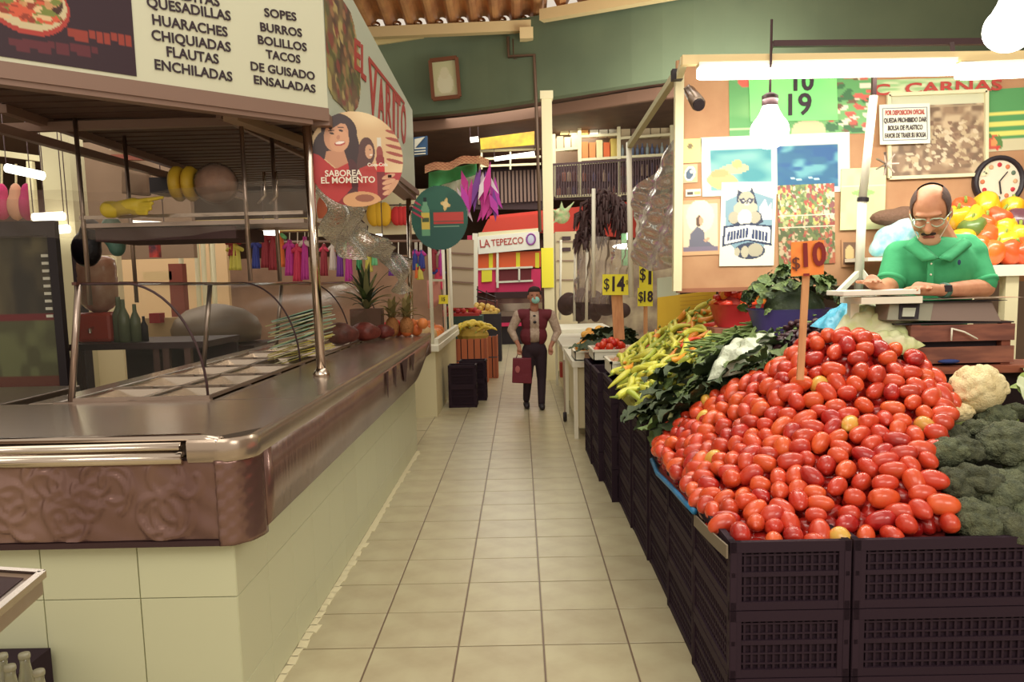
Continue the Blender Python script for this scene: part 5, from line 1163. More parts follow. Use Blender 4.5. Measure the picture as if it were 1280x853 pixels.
mb = MB(); a1, a2, a3, a4 = at(1108, 401, yc_), at(1252, 402, yc_), at(1240, 377, yc_ + .05), at(1112, 377, yc_ + .05)
mb.prism([a1, a2, a3, a4], (0, .14, 0)); mb.build('scale_body', mat('scale_brown', (128, 108, 98), .45), scl, bevel=.004)
mb = MB(); mb.prism([at(1109, 400, yc_ - .004), at(1163, 401, yc_ - .004), at(1167, 378, yc_ + .045), at(1113, 378, yc_ + .045)], (0, .01, 0)); mb.build('control_panel', cm('scale_grey', (142, 140, 122)), scl)
mb = MB(); mb.prism([at(1124, 399, yc_ - .01), at(1148, 399, yc_ - .01), at(1150, 380, yc_ + .034), at(1125, 380, yc_ + .034)], (0, .01, 0)); mb.build('display_frame', M['black'], scl)
mb = MB(); mb.prism([at(1128, 396, yc_ - .012), at(1143, 396, yc_ - .012), at(1145, 385, yc_ + .022), at(1129, 385, yc_ + .022)], (0, .006, 0)); mb.build('display', cm('lcd', (176, 178, 160), .3), scl)
mb = MB(); mb.box2(at(1094, 376, yc_ + .02), at(1250, 371, yc_ + .2)); mb.build('weighing_plate', M['steel'], scl); MB().box2(at(1100, 379, yc_ + .03), at(1235, 375, yc_ + .18)).build('plate_support', M['black'], scl)
MB().box2(at(1120, 405, yc_ + .01), at(1240, 401, yc_ + .18)).build('foot_bar', M['black'], scl)
# vendor's white side table with papers
vt_ = thing('vendor_table', 'white topped table left of the scale with papers on it', 'table', (1.55, 3.95, .68))
v0, v1 = at(1046, 376, 3.9), at(1112, 366, 3.9)
MB().box2((v0.x, 3.62, v0.z - .01), (v1.x + .02, 3.86, v0.z + .02)).build('table_top', M['white'], vt_)
for x in (v0.x + .03, v1.x): MB().box2((x - .02, 3.76, .68), (x + .02, 3.8, v0.z - .01)).build('leg', M['white'], vt_)
MB().box((at(1105, 364, 3.6).x, 3.72, at(1105, 366, 3.6).z), (.34, .20, .022)).build('paper_stack', M['paperw'], None, bevel=.003, label='stack of white papers under the vendor\'s hands', cat='papers')
# ================================================================== the vendor
def VP(px, py, dy=0.0): return at(px, py, 3.95 + dy)
vfoot = VP(1165, 400)
vn = thing('person', 'balding man in a green polo shirt and glasses looking down behind the scale', 'person', (vfoot.x, 4.0, .25))
skinmb = MB()
hc = VP(1163, 266, -.02)
yaw = Matrix.Rotation(.45, 3, 'Z'); tilt = Matrix.Rotation(.32, 3, 'X'); HR = Matrix.Rotation(-.55, 3, 'Z') @ Matrix.Rotation(.55, 3, 'X')      # turned to the photo's left, bowed
def H(x, y, z): return hc + HR @ Vector((x, y, z))                # head frame: x to the side, -y is the face, z up
skinmb.ball(H(0, .012, .035), (.083, .105, .095), 20, 14, HR); skinmb.ball(H(0, -.02, -.035), (.066, .075, .085), 18, 12, HR); skinmb.ball(H(0, -.045, -.09), (.042, .04, .035), 14, 10, HR)
skinmb.cap(H(0, -.095, .01), H(0, -.118, -.03), .011, .019); skinmb.ball(H(.017, -.1, -.032), .011); skinmb.ball(H(-.017, -.1, -.032), .011)
skinmb.ball(H(0, -.082, .035), (.06, .02, .012), 14, 8, HR)
for s in (-1, 1):
    skinmb.ball(H(s * .083, .012, -.01), (.012, .022, .034), 12, 8, HR); skinmb.ball(H(s * .045, -.072, -.035), (.024, .022, .024), 12, 8, HR)
neckb = VP(1183, 312, .06)
skinmb.cap(H(0, .03, -.05), neckb, .058, .068)
skinmb.ball(neckb + Vector((0, 0, -.03)), (.11, .08, .05))
# forearms
eR, wR, hR = VP(1231, 360, -.02), VP(1176, 363, -.20), VP(1148, 361, -.27)
eL, wL, hL = VP(1112, 358, -.02), VP(1100, 361, -.20), VP(1090, 352, -.27)
for e_, w_, h_ in ((eR, wR, hR), (eL, wL, hL)):
    skinmb.cap(e_, e_.lerp(w_, .5), .046, .040); skinmb.cap(e_.lerp(w_, .5), w_, .040, .028); skinmb.cap(w_, h_, .027, .032)
def fingers(mb, base, d, spread, ln, r=.0085, curl=-.35, thumb=1):
    d = Vector(d).normalized(); sd = d.cross(Vector((0, 0, 1))).normalized()
    for k, (o_, l_) in enumerate(((-.027, .82), (-.009, .97), (.009, 1.0), (.026, .86))):
        p_ = base + sd * o_; d2_ = (d + sd * o_ * spread).normalized(); a_ = p_ + d2_ * ln * l_ * .5; b_ = a_ + (d2_ + Vector((0, 0, curl))).normalized() * ln * l_ * .5
        mb.cap(p_, a_, r * 1.1, r, 8); mb.cap(a_, b_, r, r * .75, 8)
    q = base - d * .03 + sd * thumb * .03; mb.cap(q, q + (d + sd * thumb * 1.1).normalized() * .045, r * 1.3, r, 8)
fingers(skinmb, hR, (hR - wR), 6, .075, thumb=-1); fingers(skinmb, hL, Vector((-.35, -1, .1)), 5, .07, thumb=1)
fused(skinmb, .0055, 4).build('body', M['skin'], vn, smooth=True)
# cropped hair at the back and sides, and stubble shade
hmb = MB(); hmb.ball(H(0, .014, .036), (.086, .108, .098), 28, 20, HR)
hm = fused(hmb, .006, 2); keep = []
inv = HR.inverted()
loc_ = [inv @ (Vector(v) - hc) for v in hm.v]
def hairy(q): 
    return q.z > -.045 and q.y > -.045 + .5 * max(0, .03 - q.z) and (abs(q.x) > .05 or q.y > .045)   # bald crown, cropped sides
hm.f = [f for f in hm.f if all(hairy(loc_[i]) for i in f)]
hm.v = [tuple(Vector(v) + (HR @ loc_[i]).normalized() * .003) for i, v in enumerate(hm.v)]
hm.build('hair', M['hairshort'], vn, smooth=True)
top_ = MB()
def ff(u, v): a_ = (u - .5) * 1.9; b_ = .25 + v * .9; return H(.0845 * math.sin(a_) * math.cos(b_ * .5) , .012 - .107 * math.cos(a_) * math.cos(b_), .036 + .0965 * math.sin(b_))
# face details
for s in (-1, 1):
    MB().cap(H(s * .018, -.088, .030), H(s * .052, -.078, .028), .0045, .003, 8).build('eyebrow', M['hair'], vn, smooth=True)
    MB().ball(H(s * .033, -.083, .008), (.015, .006, .006), 12, 8, HR).build('eyelid', cm('lid', (150, 96, 76)), vn, smooth=True)
MB().cap(H(-.026, -.1, -.058), H(.026, -.1, -.058), .006, .006).cap(H(0, -.108, -.053), H(0.001, -.106, -.054), .006, .006).build('moustache', M['hair'], vn, smooth=True)
MB().cap(H(-.02, -.1, -.074), H(.02, -.1, -.074), .006, .006).build('lips', cm('lips', (160, 88, 76)), vn, smooth=True)
MB().ball(H(0, -.072, -.104), (.05, .042, .036), 16, 10, HR).build('chin_mask', cm('chin_mask', (196, 150, 116), .8), vn, smooth=True)
for s in (-1, 1):
    MB().tube([H(s * .045, -.085, -.09), H(s * .075, -.03, -.05), H(s * .09, .01, -.01)], .003, 6).build('mask_strap', cm('strap', (210, 196, 170)), vn)
gm = cm('glasses', (186, 206, 182), .15)
gl_ = MB()
for s in (-1, 1):
    pts_ = [H(s * (.036 + .030 * math.cos(a_)), -.108 + .012 * abs(math.cos(a_)) , .004 + .021 * math.sin(a_)) for a_ in [k * 2 * PI / 16 for k in range(17)]]
    gl_.tube(pts_, .003, 6); gl_.tube([H(s * .066, -.098, .010), H(s * .088, .0, .0)], .003, 6)
gl_.tube([H(-.006, -.112, .008), H(.006, -.112, .008)], .003, 6); gls = gl_.build('glasses', gm, vn, smooth=True)
for s in (-1, 1): MB().lathe([(.028, 0), (.028, .001)], H(s * .036, -.106, .004), 16, HR @ Matrix.Rotation(PI / 2, 3, 'X')).build('lens', M['glass'], gls)
# polo shirt
sh = MB()
shL, shR = VP(1124, 320, .05), VP(1213, 318, .06); chest = VP(1168, 335, .03)
sh.ball(chest, (.205, .125, .16), 20, 14); sh.ball(chest + Vector((0, .02, -.14)), (.19, .13, .16), 20, 14); sh.cap(shL, shR, .075, .08, 16); sh.cap(VP(1150, 308, .06), VP(1210, 306, .06), .055, .055)
sh.cap(chest + Vector((0, .03, -.2)), chest + Vector((0, .03, -.38)), .16, .17, 18)
for s_, e_, k in ((shL, eL, .80), (shR, eR, .84)): sh.cap(s_, s_.lerp(e_, k), .072, .066, 16); sh.cap(VP(1178, 306, .06), s_, .06, .066)
polo = fused(sh, .009, 8).build('polo_shirt', M['polo'], vn, smooth=True)
MB().tube([shR.lerp(eR, .79), shR.lerp(eR, .90)], [.070, .0705], 20).build('sleeve_hem', M['polo'], polo, smooth=True); MB().tube([shL.lerp(eL, .79), shL.lerp(eL, .90)], [.068, .068], 20).build('sleeve_hem', M['polo'], polo, smooth=True)
# collar flaps
for q in ((( 1141, 297, -.03), (1171, 323, -.125), (1151, 327, -.128), (1127, 309, -.07)), ((1203, 298, -.01), (1171, 323, -.125), (1186, 328, -.125), (1212, 307, -.03))):
    MB().grid(lambda u, v: VP(*q[0]).lerp(VP(*q[1]), u).lerp(VP(*q[3]).lerp(VP(*q[2]), u), v) + Vector((0, -.022 * math.sin(PI * v) - .012, .0)), 8, 5).build('collar', M['polo'], polo, smooth=True, solid=.008)
p_ = VP(1163, 338, -.125); MB().bar(p_ + Vector((0, .0, .06)), p_ + Vector((0, -.0, -.07)), .028, .006, up=(0, 1, 0)).build('button_placket', M['polo'], polo)
for k in range(2): MB().ball(p_ + Vector((0, -.006, .03 - .05 * k)), .005, 8, 6).build('button', M['white'], polo)
p_ = VP(1199, 328, -.125); MB().ball(p_, (.008, .004, .013), 8, 6).build('chest_emblem', cm('navy', (40, 60, 90)), polo, label='small dark chest emblem')
# watch
wd = (hR - wR).normalized(); wch = MB().tube([wR - wd * .035, wR - wd * .012], [.036, .036], 18).build('watch', cm('watch', (70, 110, 92), .4), vn, smooth=True)
MB().box(wR - wd * .024 + Vector((0, -.034, .01)), (.034, .012, .030)).build('watch_face', M['black'], wch, bevel=.003)
# trousers and shoes, behind the crates
tr_ = MB()
hip = chest + Vector((0, .05, -.5)); z0 = .25
for s in (-1, 1): tr_.cap(hip + Vector((s * .09, 0, 0)), Vector((hip.x + s * .10, hip.y, .78)), .10, .075); tr_.cap(Vector((hip.x + s * .10, hip.y, .78)), Vector((hip.x + s * .11, hip.y + .02, .36)), .072, .055)
tr_.ball(hip, (.17, .13, .12)); fused(tr_, .015, 4).build('trousers', cm('dark_trousers', (46, 42, 54)), vn, smooth=True)
for s in (-1, 1): MB().cap((hip.x + s * .11, hip.y + .04, .295), (hip.x + s * .12, hip.y - .12, .285), .045, .035).build('shoe', M['black'], vn, smooth=True)
vpf = thing('wooden_platform', 'low wooden platform the stall keeper stands on behind the crates', 'platform', (2.0, 4.15, 0))
for k in range(4): MB().box2((1.7, 3.87 + k * .12, 0), (2.4, 3.985 + k * .12, .248)).build('plank', M['woodd'], vpf)
for o in (vpf,): pass

# ================================================================== stall back board with posters
BY = 5.0
def B(px, py, dy=0.0): return at(px, py, BY + dy)
bw = thing('poster_board', 'tan board wall covered with posters behind the vendor', 'board', (2.0, BY, 1.5))
b0, b1 = B(846, 362), B(1300, 90)
MB().box2((b0.x, BY, b0.z), (3.35, BY + .03, 2.86)).build('board', M['tan'], bw)
MB().box2((b0.x, BY - .01, b0.z - .02), (1.7, BY + .03, b0.z + .005)).build('bottom_edge', cm('edge', (150, 96, 70)), bw)
for x in (1.72, 3.3): MB().box2((x - .03, BY + .03, 0), (x + .03, BY + .09, 2.86)).build('rear_post', M['woodd'], bw)
def poster(name, label, c00, c10, c01, pr, cat='poster', dy=-.006, **k):
    a_, b_, c_ = B(*c00, dy), B(*c10, dy), B(*c01, dy)
    return pr.mesh_on(name, a_, b_, c_, back=.003, label=label, cat=cat, **k)
# pale border poster with two sea pictures
pr = Print(110, 40, (222, 232, 214)); 
pr.rect(.06, .22, .47, .92, (62, 140, 150)); pr.rect(.51, .20, .92, .92, (34, 96, 136))
sea = ((pr.u > .06) & (pr.u < .47) & (pr.v > .22) & (pr.v < .92)) * 1.0; sea2 = ((pr.u > .51) & (pr.u < .92) & (pr.v > .20) & (pr.v < .92)) * 1.0
pr.blend(6, (120, 176, 172), .4, .7, 3, sea); pr.blend(9, (96, 160, 172), .5, .75, 4, sea2); pr.blend(14, (24, 84, 140), .5, .8, 5, sea2)
pr.ell(.14, .75, .10, .16, (206, 176, 120), -.3); pr.ell(.22, .55, .10, .08, (216, 190, 140), -.4); pr.ell(.24, .47, .035, .07, (206, 170, 110)); pr.ell(.12, .62, .06, .07, (190, 160, 104), .5)
for i in range(7): pr.rect(.56 + i * .04, .72 + .02 * (i % 3), .59 + i * .04, .74 + .02 * (i % 3), (190, 226, 224))
poster('sea_poster', 'wide white poster with two blue sea turtle pictures above the badge poster', (876, 172), (1062, 165), (878, 246), pr)
# market produce pictures
pr = Print(70, 90, (96, 110, 60)); pr.speck(520, [(206, 180, 100), (176, 84, 70), (120, 140, 84), (100, 120, 76), (170, 176, 120), (140, 84, 84), (200, 196, 170)], .042, (0, 0, 1, .5), 4); pr.speck(520, [(150, 74, 66), (92, 106, 66), (186, 166, 134), (106, 120, 72), (170, 96, 70), (84, 94, 62)], .045, (0, .5, 1, 1), 5)
pr.rect(0, .375, 1, .392, (226, 222, 196)); pr.rect(0, .52, 1, .535, (222, 216, 190))
poster('produce_poster', 'poster of mixed fruit and vegetables right of the badge poster', (972, 232), (1043, 229), (974, 332), pr, dy=-.008)
# green banner band behind and above
pr = Print(90, 40, (96, 160, 96)); pr.blend(5, (120, 176, 110), .4, .7, 2); pr.rect(0, .85, .4, .88, (190, 220, 160)); pr.speck(60, [(206, 96, 84), (226, 220, 196), (120, 90, 70), (60, 110, 70)], .05, (.7, .1, 1, 1), 3); pr.ell(.12, .12, .06, .10, (214, 96, 80)); pr.ell(.55, .95, .12, .2, (196, 190, 150))
poster('green_banner', 'green printed banner across the top of the board', (911, 92), (1092, 86), (912, 172), pr, dy=-.004)
pr = Print(20, 14, (124, 226, 126)); pr.blend(3, (136, 232, 130), .3, .7, 1); o = poster('price_sheet', 'bright green paper sheet with hand written numbers behind the bulb', (936, 100), (1046, 98), (938, 152), pr, 'paper sheet', dy=-.012)
def on_sheet(o, txt, px, py, cap, m, **k):
    mb = text_mesh(txt, cap / .69, .001, **k); F = frame_of(B(px, py, -.018), (1, 0, .015), up); mb.v = [tuple(F @ Vector(p)) for p in mb.v]; mb.build('lettering', m, o)
on_sheet(o, '19', 997, 132, .12, M['letterdark'], bold=.003); on_sheet(o, '10', 1002, 103, .10, M['letterdark'], bold=.004)
# kneeling figure picture
pr = Print(40, 50, (206, 160, 118)); pr.rect(.06, .08, .94, .92, (226, 206, 176)); pr.ell(.5, .3, .35, .3, (240, 226, 196)); pr.poly([(.2, .85), (.25, .6), (.42, .48), (.58, .55), (.62, .72), (.85, .85)], (104, 104, 120)); pr.ell(.47, .38, .085, .10, (92, 66, 56)); pr.ell(.52, .38, .05, .075, (206, 160, 130)); pr.ell(.66, .72, .08, .03, (206, 160, 130), -.3); pr.rect(.06, .85, .94, .92, (120, 110, 130))
poster('kneeling_figure_picture', 'small framed print of a kneeling robed figure at the left of the board', (850, 251), (900, 249), (851, 320), pr, 'picture')
# small sticker notes
pr = Print(16, 14, (228, 214, 130)); pr.ell(.4, .3, .15, .1, (120, 100, 60)); poster('yellow_note', 'small faded yellow note at the upper left of the board', (853, 174), (877, 173), (853, 204), pr, 'note')
pr = Print(24, 24, (206, 176, 140)); pr.ell(.5, .5, .36, .42, (236, 232, 216), .5); pr.ell(.48, .52, .24, .30, (70, 90, 116), .5); pr.ell(.6, .4, .1, .1, (230, 226, 210)); poster('bird_sticker', 'little blue and white bird sticker on the board', (853, 206), (872, 205), (853, 229), pr, 'sticker')
pr = Print(16, 8, (236, 230, 206)); pr.rect(.08, .3, .5, .8, (70, 60, 60)); pr.rect(.6, .3, .95, .8, (206, 176, 120)); poster('small_label', 'small white label strip below the bird sticker', (857, 237), (876, 236), (857, 246), pr, 'label')
# emblem poster
pr = Print(80, 120, (232, 232, 212))
pr.poly([(.08, .22), (.5, .10), (.95, .20), (.93, .68), (.62, .90), (.45, .91), (.10, .68)], (126, 160, 176)); pr.poly([(.7, .3), (.8, .2), (.86, .3), (.92, .24), (.93, .45), (.7, .45)], (226, 232, 226))
pr.poly([(.30, .09), (.38, .12), (.52, .12), (.55, .06), (.60, .14), (.66, .26), (.62, .32), (.74, .38), (.78, .48), (.60, .54), (.30, .54), (.14, .46), (.16, .38), (.32, .32), (.28, .2)], (52, 60, 84))
pr.ell(.46, .21, .145, .10, (176, 172, 150)); pr.ell(.45, .31, .22, .09, (186, 182, 160)); pr.ell(.24, .42, .10, .07, (176, 170, 148)); pr.ell(.62, .42, .11, .07, (176, 170, 148)); pr.ell(.44, .42, .13, .10, (226, 224, 206))
pr.poly([(.32, .20), (.42, .19), (.45, .23), (.50, .19), (.60, .20), (.55, .26), (.38, .26)], (70, 72, 92)); pr.ell(.41, .22, .02, .01, (232, 226, 206)); pr.ell(.52, .22, .02, .01, (232, 226, 206)); pr.ell(.47, .26, .05, .025, (216, 212, 190)); pr.ell(.47, .25, .018, .010, (40, 46, 66))
pr.poly([(.06, .52), (.5, .49), (.94, .52), (.95, .76), (.84, .75), (.5, .70), (.14, .75), (.04, .77)], (40, 52, 84)); pr.poly([(.10, .54), (.5, .51), (.91, .54), (.92, .73), (.5, .68), (.08, .74)], (226, 230, 224))
for i in range(7): x = .13 + i * .055; pr.poly([(x, .70 - i * .006), (x + .012, .59 - i * .008), (x + .05, .585 - i * .006), (x + .045, .69 - i * .006)], (48, 62, 104))
for i in range(5): x = .58 + i * .06; pr.poly([(x, .67 + i * .008), (x + .005, .56 + i * .008), (x + .05, .57 + i * .008), (x + .05, .68 + i * .008)], (48, 62, 104))
pr.ell(.55, .82, .28, .10, (52, 60, 84)); pr.ell(.65, .81, .14, .08, (176, 170, 148)); pr.ell(.46, .83, .07, .07, (186, 180, 156)); pr.ell(.32, .83, .05, .05, (186, 180, 156)); 
poster('badge_poster', 'white poster with a blue badge of a grey furry animal and banner', (902, 228), (971, 227), (899, 333), pr, dy=-.010)
# framed brown group picture and notice
pr = Print(90, 70, (150, 122, 96)); pr.blend(10, (196, 172, 140), .45, .7, 3); pr.blend(16, (120, 96, 76), .5, .8, 4); pr.speck(150, [(190, 168, 134), (206, 188, 158), (130, 100, 80)], .028, (.2, .35, .95, .9), 5, 1.3); pr.rect(0, 0, 1, .14, (206, 206, 176)); pr.rect(0, .15, 1, .17, (170, 150, 120))
gpf = thing('framed_group_picture', 'large brown toned group picture in a thin cream frame right of the notice', 'picture', B(1168, 222, -.02))
A_, B_, C_ = B(1110, 119, -.012), B(1232, 114, -.012), B(1111, 223, -.012); pr.mesh_on('picture_sheet', A_, B_, C_, parent=gpf, back=.003)
f = MB(); D_ = B_ + (C_ - A_)
for a_, b_ in ((A_, B_), (B_, D_), (D_, C_), (C_, A_)): f.bar(a_ + Vector((0, -.008, 0)), b_ + Vector((0, -.008, 0)), .02, .02, up=(0, 1, 0))
f.build('frame', cm('cream_frame', (222, 214, 176)), gpf)
nt_ = thing('plastic_bag_notice', 'white printed notice about plastic bags, left of the group picture', 'notice', B(1130, 178, -.06))
A_, B_, C_ = B(1099, 131, -.05), B(1162, 129, -.05), B(1100, 181, -.05); dd_ = B_ - A_; dv_ = C_ - A_
MB().add([A_, C_, C_ + dd_, B_], [(0, 1, 2, 3)]).build('sheet', M['white'], nt_, solid=.004)
f = MB()
def np_(u, v, o=-.004): return A_ + dd_ * u + dv_ * v + Vector((0, o, 0))
for a_, b_ in (((.06, .1), (.94, .1)), ((.94, .1), (.94, .9)), ((.94, .9), (.06, .9)), ((.06, .9), (.06, .1))): f.bar(np_(*a_), np_(*b_), .004, .002, up=(0, 1, 0))
f.build('border_line', cm('line_grey', (120, 130, 140)), nt_)
for i, (tx, mm) in enumerate((('POR DISPOSICION OFICIAL', M['letterred']), ('QUEDA PROHIBIDO DAR', M['letterdark']), ('BOLSA DE PLASTICO', M['letterdark']), ('FAVOR DE TRAER SU BOLSA', M['letterdark']))):
    mb = text_mesh(tx, .038, .0008, sx=.50 if i in (0, 3) else .58, bold=.001); F = frame_of(np_(.5, .22 + i * .19, -.006), dd_, up); mb.v = [tuple(F @ Vector(p)) for p in mb.v]; mb.build('lettering', mm, nt_)
# striped awning print at right, red lettering top
pr = Print(50, 40, (84, 150, 90)); 
for i in range(3): pr.rect(0, .36 + i * .16, 1, .43 + i * .16, (222, 214, 110))
pr.rect(0, .82, 1, 1, (206, 196, 160)); pr.ell(.1, .84, .16, .12, (206, 90, 70)); pr.speck(16, [(206, 66, 60), (236, 150, 90), (90, 130, 70)], .06, (0, .74, .25, .94), 2)
poster('striped_banner', 'green and yellow striped printed banner at the right of the board', (1234, 112), (1300, 108), (1234, 190), pr, dy=-.004)
pr = Print(60, 12, (150, 190, 130)); pr.blend(8, (206, 214, 170), .4, .7, 3)
o = poster('red_letter_banner', 'pale green banner strip with red letters above the group picture', (1094, 100), (1240, 96), (1094, 118), pr, dy=-.006)
on_sheet(o, 'C  CARNAS', 1172, 110, .06, M['letterred'], bold=.002, sx=1.7)
# green cloth apron hanging beside stand, papers
pr = Print(40, 60, (206, 210, 160)); pr.blend(5, (190, 206, 150), .4, .7, 3); pr.rect(0, .28, 1, .3, (226, 224, 190)); pr.ell(.5, .4, .25, .05, (150, 190, 110)); poster('pale_green_sheet', 'pale green paper sheets hanging behind the white stand', (1052, 211), (1108, 209), (1050, 288), pr, 'paper', dy=-.02)
pr = Print(16, 30, (176, 130, 92)); pr.rect(.1, .1, .9, .9, (110, 80, 62)); pr.ell(.5, .5, .3, .3, (196, 170, 120)); poster('small_dark_picture', 'small dark picture low on the board left of the white stand', (1052, 300), (1072, 300), (1052, 334), pr, 'picture', dy=-.012)
pr = Print(20, 12, (240, 226, 200)); pr.rect(.06, .1, .94, .42, (226, 120, 84)); pr.rect(.06, .55, .94, .7, (140, 100, 90)); poster('price_label', 'small white and orange price label under the board', (957, 345), (981, 343), (957, 358), pr, 'label')
# wall clock
ck = thing('wall_clock', 'round black rimmed wall clock with fruit pictures on its dial', 'clock', B(1248, 256, -.03))
c = B(1248, 227, -.02); RY = Matrix.Rotation(PI / 2, 3, 'X'); r_ = 30 * 4.98 / 1015
MB().lathe([(r_ * 1.02, -.02), (r_ * 1.04, .01), (r_ * .98, .028), (r_ * .86, .02), (r_ * .84, .0)], c, 32, RY).build('rim', M['black'], ck, smooth=True)
MB().lathe([(r_ * .86, 0), (r_ * .86, .004)], c, 32, RY).build('dial', mat('dial', (226, 214, 190), .5), ck)
for k in range(12):
    a_ = k * PI / 6; q = c + Vector((r_ * .66 * math.sin(a_), -.006, r_ * .66 * math.cos(a_)))
    MB().ball(q, (.014, .003, .014), 10, 6).build('fruit_mark', cm('mark', ((190, 50, 60), (206, 120, 80), (90, 110, 90), (206, 160, 120))[k % 4]), ck, smooth=True)
MB().bar(c + Vector((0, -.012, 0)), c + Vector((.012, -.012, -.075)), .008, .003, up=(0, 1, 0)).build('hand', M['black'], ck); MB().bar(c + Vector((0, -.014, 0)), c + Vector((.045, -.014, .055)), .006, .003, up=(0, 1, 0)).build('hand', M['black'], ck)

# bell pepper shelf at the right
shx0, shx1 = at(1184, 335, 4.6).x, 3.3; zs = at(1230, 332, 4.55).z
bs_ = thing('bell_pepper_shelf', 'white shelf carrying the heap of bell peppers at the right edge', 'shelf', ((shx0 + shx1) / 2, 4.7, 0))
MB().box2((shx0, 4.45, zs - .06), (shx1, 4.93, zs)).build('shelf_board', M['white'], bs_)
for x in (at(1262, 340, 4.5).x, shx0 + .05): MB().box2((x - .035, 4.47, 0), (x + .035, 4.53, zs - .06)).build('leg', M['cream'], bs_)
def bell(seed, m):
    mb = MB(); n, mm = 20, 12
    for i in range(mm + 1):
        t = PI * i / mm; z = .055 * math.cos(t); rr_ = .056 * math.sin(t) ** .6 * (1 + .12 * math.cos(t))
        for k in range(n):
            a_ = 2 * PI * k / n; q = 1 - .13 * abs(math.cos(1.5 * a_ + seed)) ** 6 - .05 * (1 if i < 3 else 0); mb.v.append((rr_ * q * math.cos(a_), rr_ * q * math.sin(a_), z - (.018 * math.exp(-(rr_ / .02) ** 2) if i < 4 else 0)))
    for i in range(mm):
        for k in range(n): mb.f.append((i * n + k, (i + 1) * n + k, (i + 1) * n + (k + 1) % n, i * n + (k + 1) % n))
    t = thing('bell_pepper', 'x', 'bell pepper', (0, 0, 0), 0, 'bell peppers on the right shelf')
    mb.build('body', m, t, local=True, smooth=True); MB().tube([(0, 0, .03), (.003, 0, .055), (.01, 0, .07)], [.012, .007, .006], 8).build('stem', M['stem'], t, local=True, smooth=True); return t
by = mat('bell_yellow', (240, 184, 36), .25, rand=.1, coat=.4); bo = mat('bell_orange', (226, 96, 40), .25, rand=.12, coat=.4); bp_ = mat('bell_purple', (96, 52, 62), .3, coat=.4); bg_ = mat('bell_green', (96, 120, 54), .3, coat=.4)
protos = {'yellow': bell(0, by), 'orange': bell(1, bo), 'purple': bell(2, bp_), 'green': bell(3, bg_)}
used = set(); rr = random.Random(4)
spots = []
for (px, py, c_) in ((1204, 262, 'orange'), (1232, 258, 'yellow'), (1265, 262, 'yellow'), (1215, 275, 'yellow'), (1198, 272, 'yellow'), (1246, 276, 'orange'), (1272, 278, 'purple'), (1228, 282, 'orange'), (1256, 286, 'yellow'), (1216, 288, 'green'), (1272, 296, 'yellow'), (1250, 300, 'yellow'), (1234, 298, 'orange'), (1224, 310, 'orange'), (1240, 316, 'orange'), (1262, 315, 'orange'), (1256, 304, 'yellow'), (1204, 302, 'yellow'), (1208, 320, 'orange'), (1276, 316, 'orange'), (1290, 300, 'yellow'), (1292, 280, 'orange'), (1300, 318, 'orange')):
    spots.append((px, py, c_))
for i, (px, py, c_) in enumerate(spots):
    Y = 4.55 + (325 - py) * .0035; p = at(px, py, Y); e_ = (rr.uniform(-.9, .5), rr.uniform(-.6, .6), rr.uniform(0, 6)); sc = rr.uniform(1.2, 1.45)
    lab = '%s bell pepper in the heap on the right shelf' % c_
    if c_ not in used: used.add(c_); place(protos[c_], p, e_, sc); protos[c_]['label'] = lab
    else: clone(protos[c_], p, e_, sc, label=lab)
MB().ball((at(1245, 320, 4.75).x, 4.74, zs + .10), (.26, .14, .16), 16, 10).build('bell_pepper_filling', cm('bell_shade', (170, 84, 36)), None, smooth=True, label='orange mass under the bell peppers', cat='bell peppers', kind='stuff')
# white stand (pole with splayed feet)
ws = thing('white_metal_stand', 'white metal stand with splayed feet left of the vendor', 'stand', at(1075, 366, 4.15))
MB().tube([at(1073, 366, 4.15), at(1078, 250, 4.15)], .022, 10).tube([at(1078, 250, 4.15), at(1092, 120, 4.15)], .020, 10).build('pole', M['white'], ws, smooth=True)
for px in (1046, 1098): MB().bar(at(1076, 338, 4.15), at(px, 368, 4.1), .025).build('foot', M['white'], ws)
MB().tube([at(1078.5, 252, 4.15), at(1079, 247, 4.15)], .028, 10).build('clamp', M['black'], ws)
MB().bar(at(1092, 120, 4.15), at(1093, 88, 4.15), .02).build('top_hook', M['darkmetal'], ws)
fnp = at(1108, 205, 4.3); fn = thing('small_metal_hook_cluster', 'small bundle of metal clips hanging beside the white stand', 'clips', fnp)
mb = MB()
for k in range(7): a_ = k * .9; mb.bar(fnp, fnp + Vector((.06 * math.cos(a_), -.01, .06 * math.sin(a_))), .012, .006)
mb.build('clip', M['steel'], fn)
# blue white cloth and basket behind the vendor's shoulder
fused(MB().ball(B(1115, 300, -.2), (.11, .08, .09)).ball(B(1135, 285, -.2), (.10, .07, .06)).ball(B(1098, 312, -.2), (.06, .05, .05)), .02, 4).build('cloth_bundle', mat('cloth', (206, 220, 214), .7, rgb2=(110, 180, 196), vscale=12), None, smooth=True, label='blue and white cloth bundle beside the vendor\'s shoulder', cat='cloth')
fused(MB().ball(B(1112, 272, -.15), (.12, .07, .05)).ball(B(1130, 268, -.15), (.08, .06, .05)), .02, 3).build('dark_sack', mat('sack', (110, 80, 62), .8, bump=.5), None, smooth=True, label='dark brown sack top behind the vendor\'s head', cat='sack')
shf2 = MB().box2(B(1085, 322, -.35), B(1150, 326, -.02)); shf2.build('small_shelf', M['white'], None, label='small white shelf behind the vendor holding cloth and sack', cat='shelf')

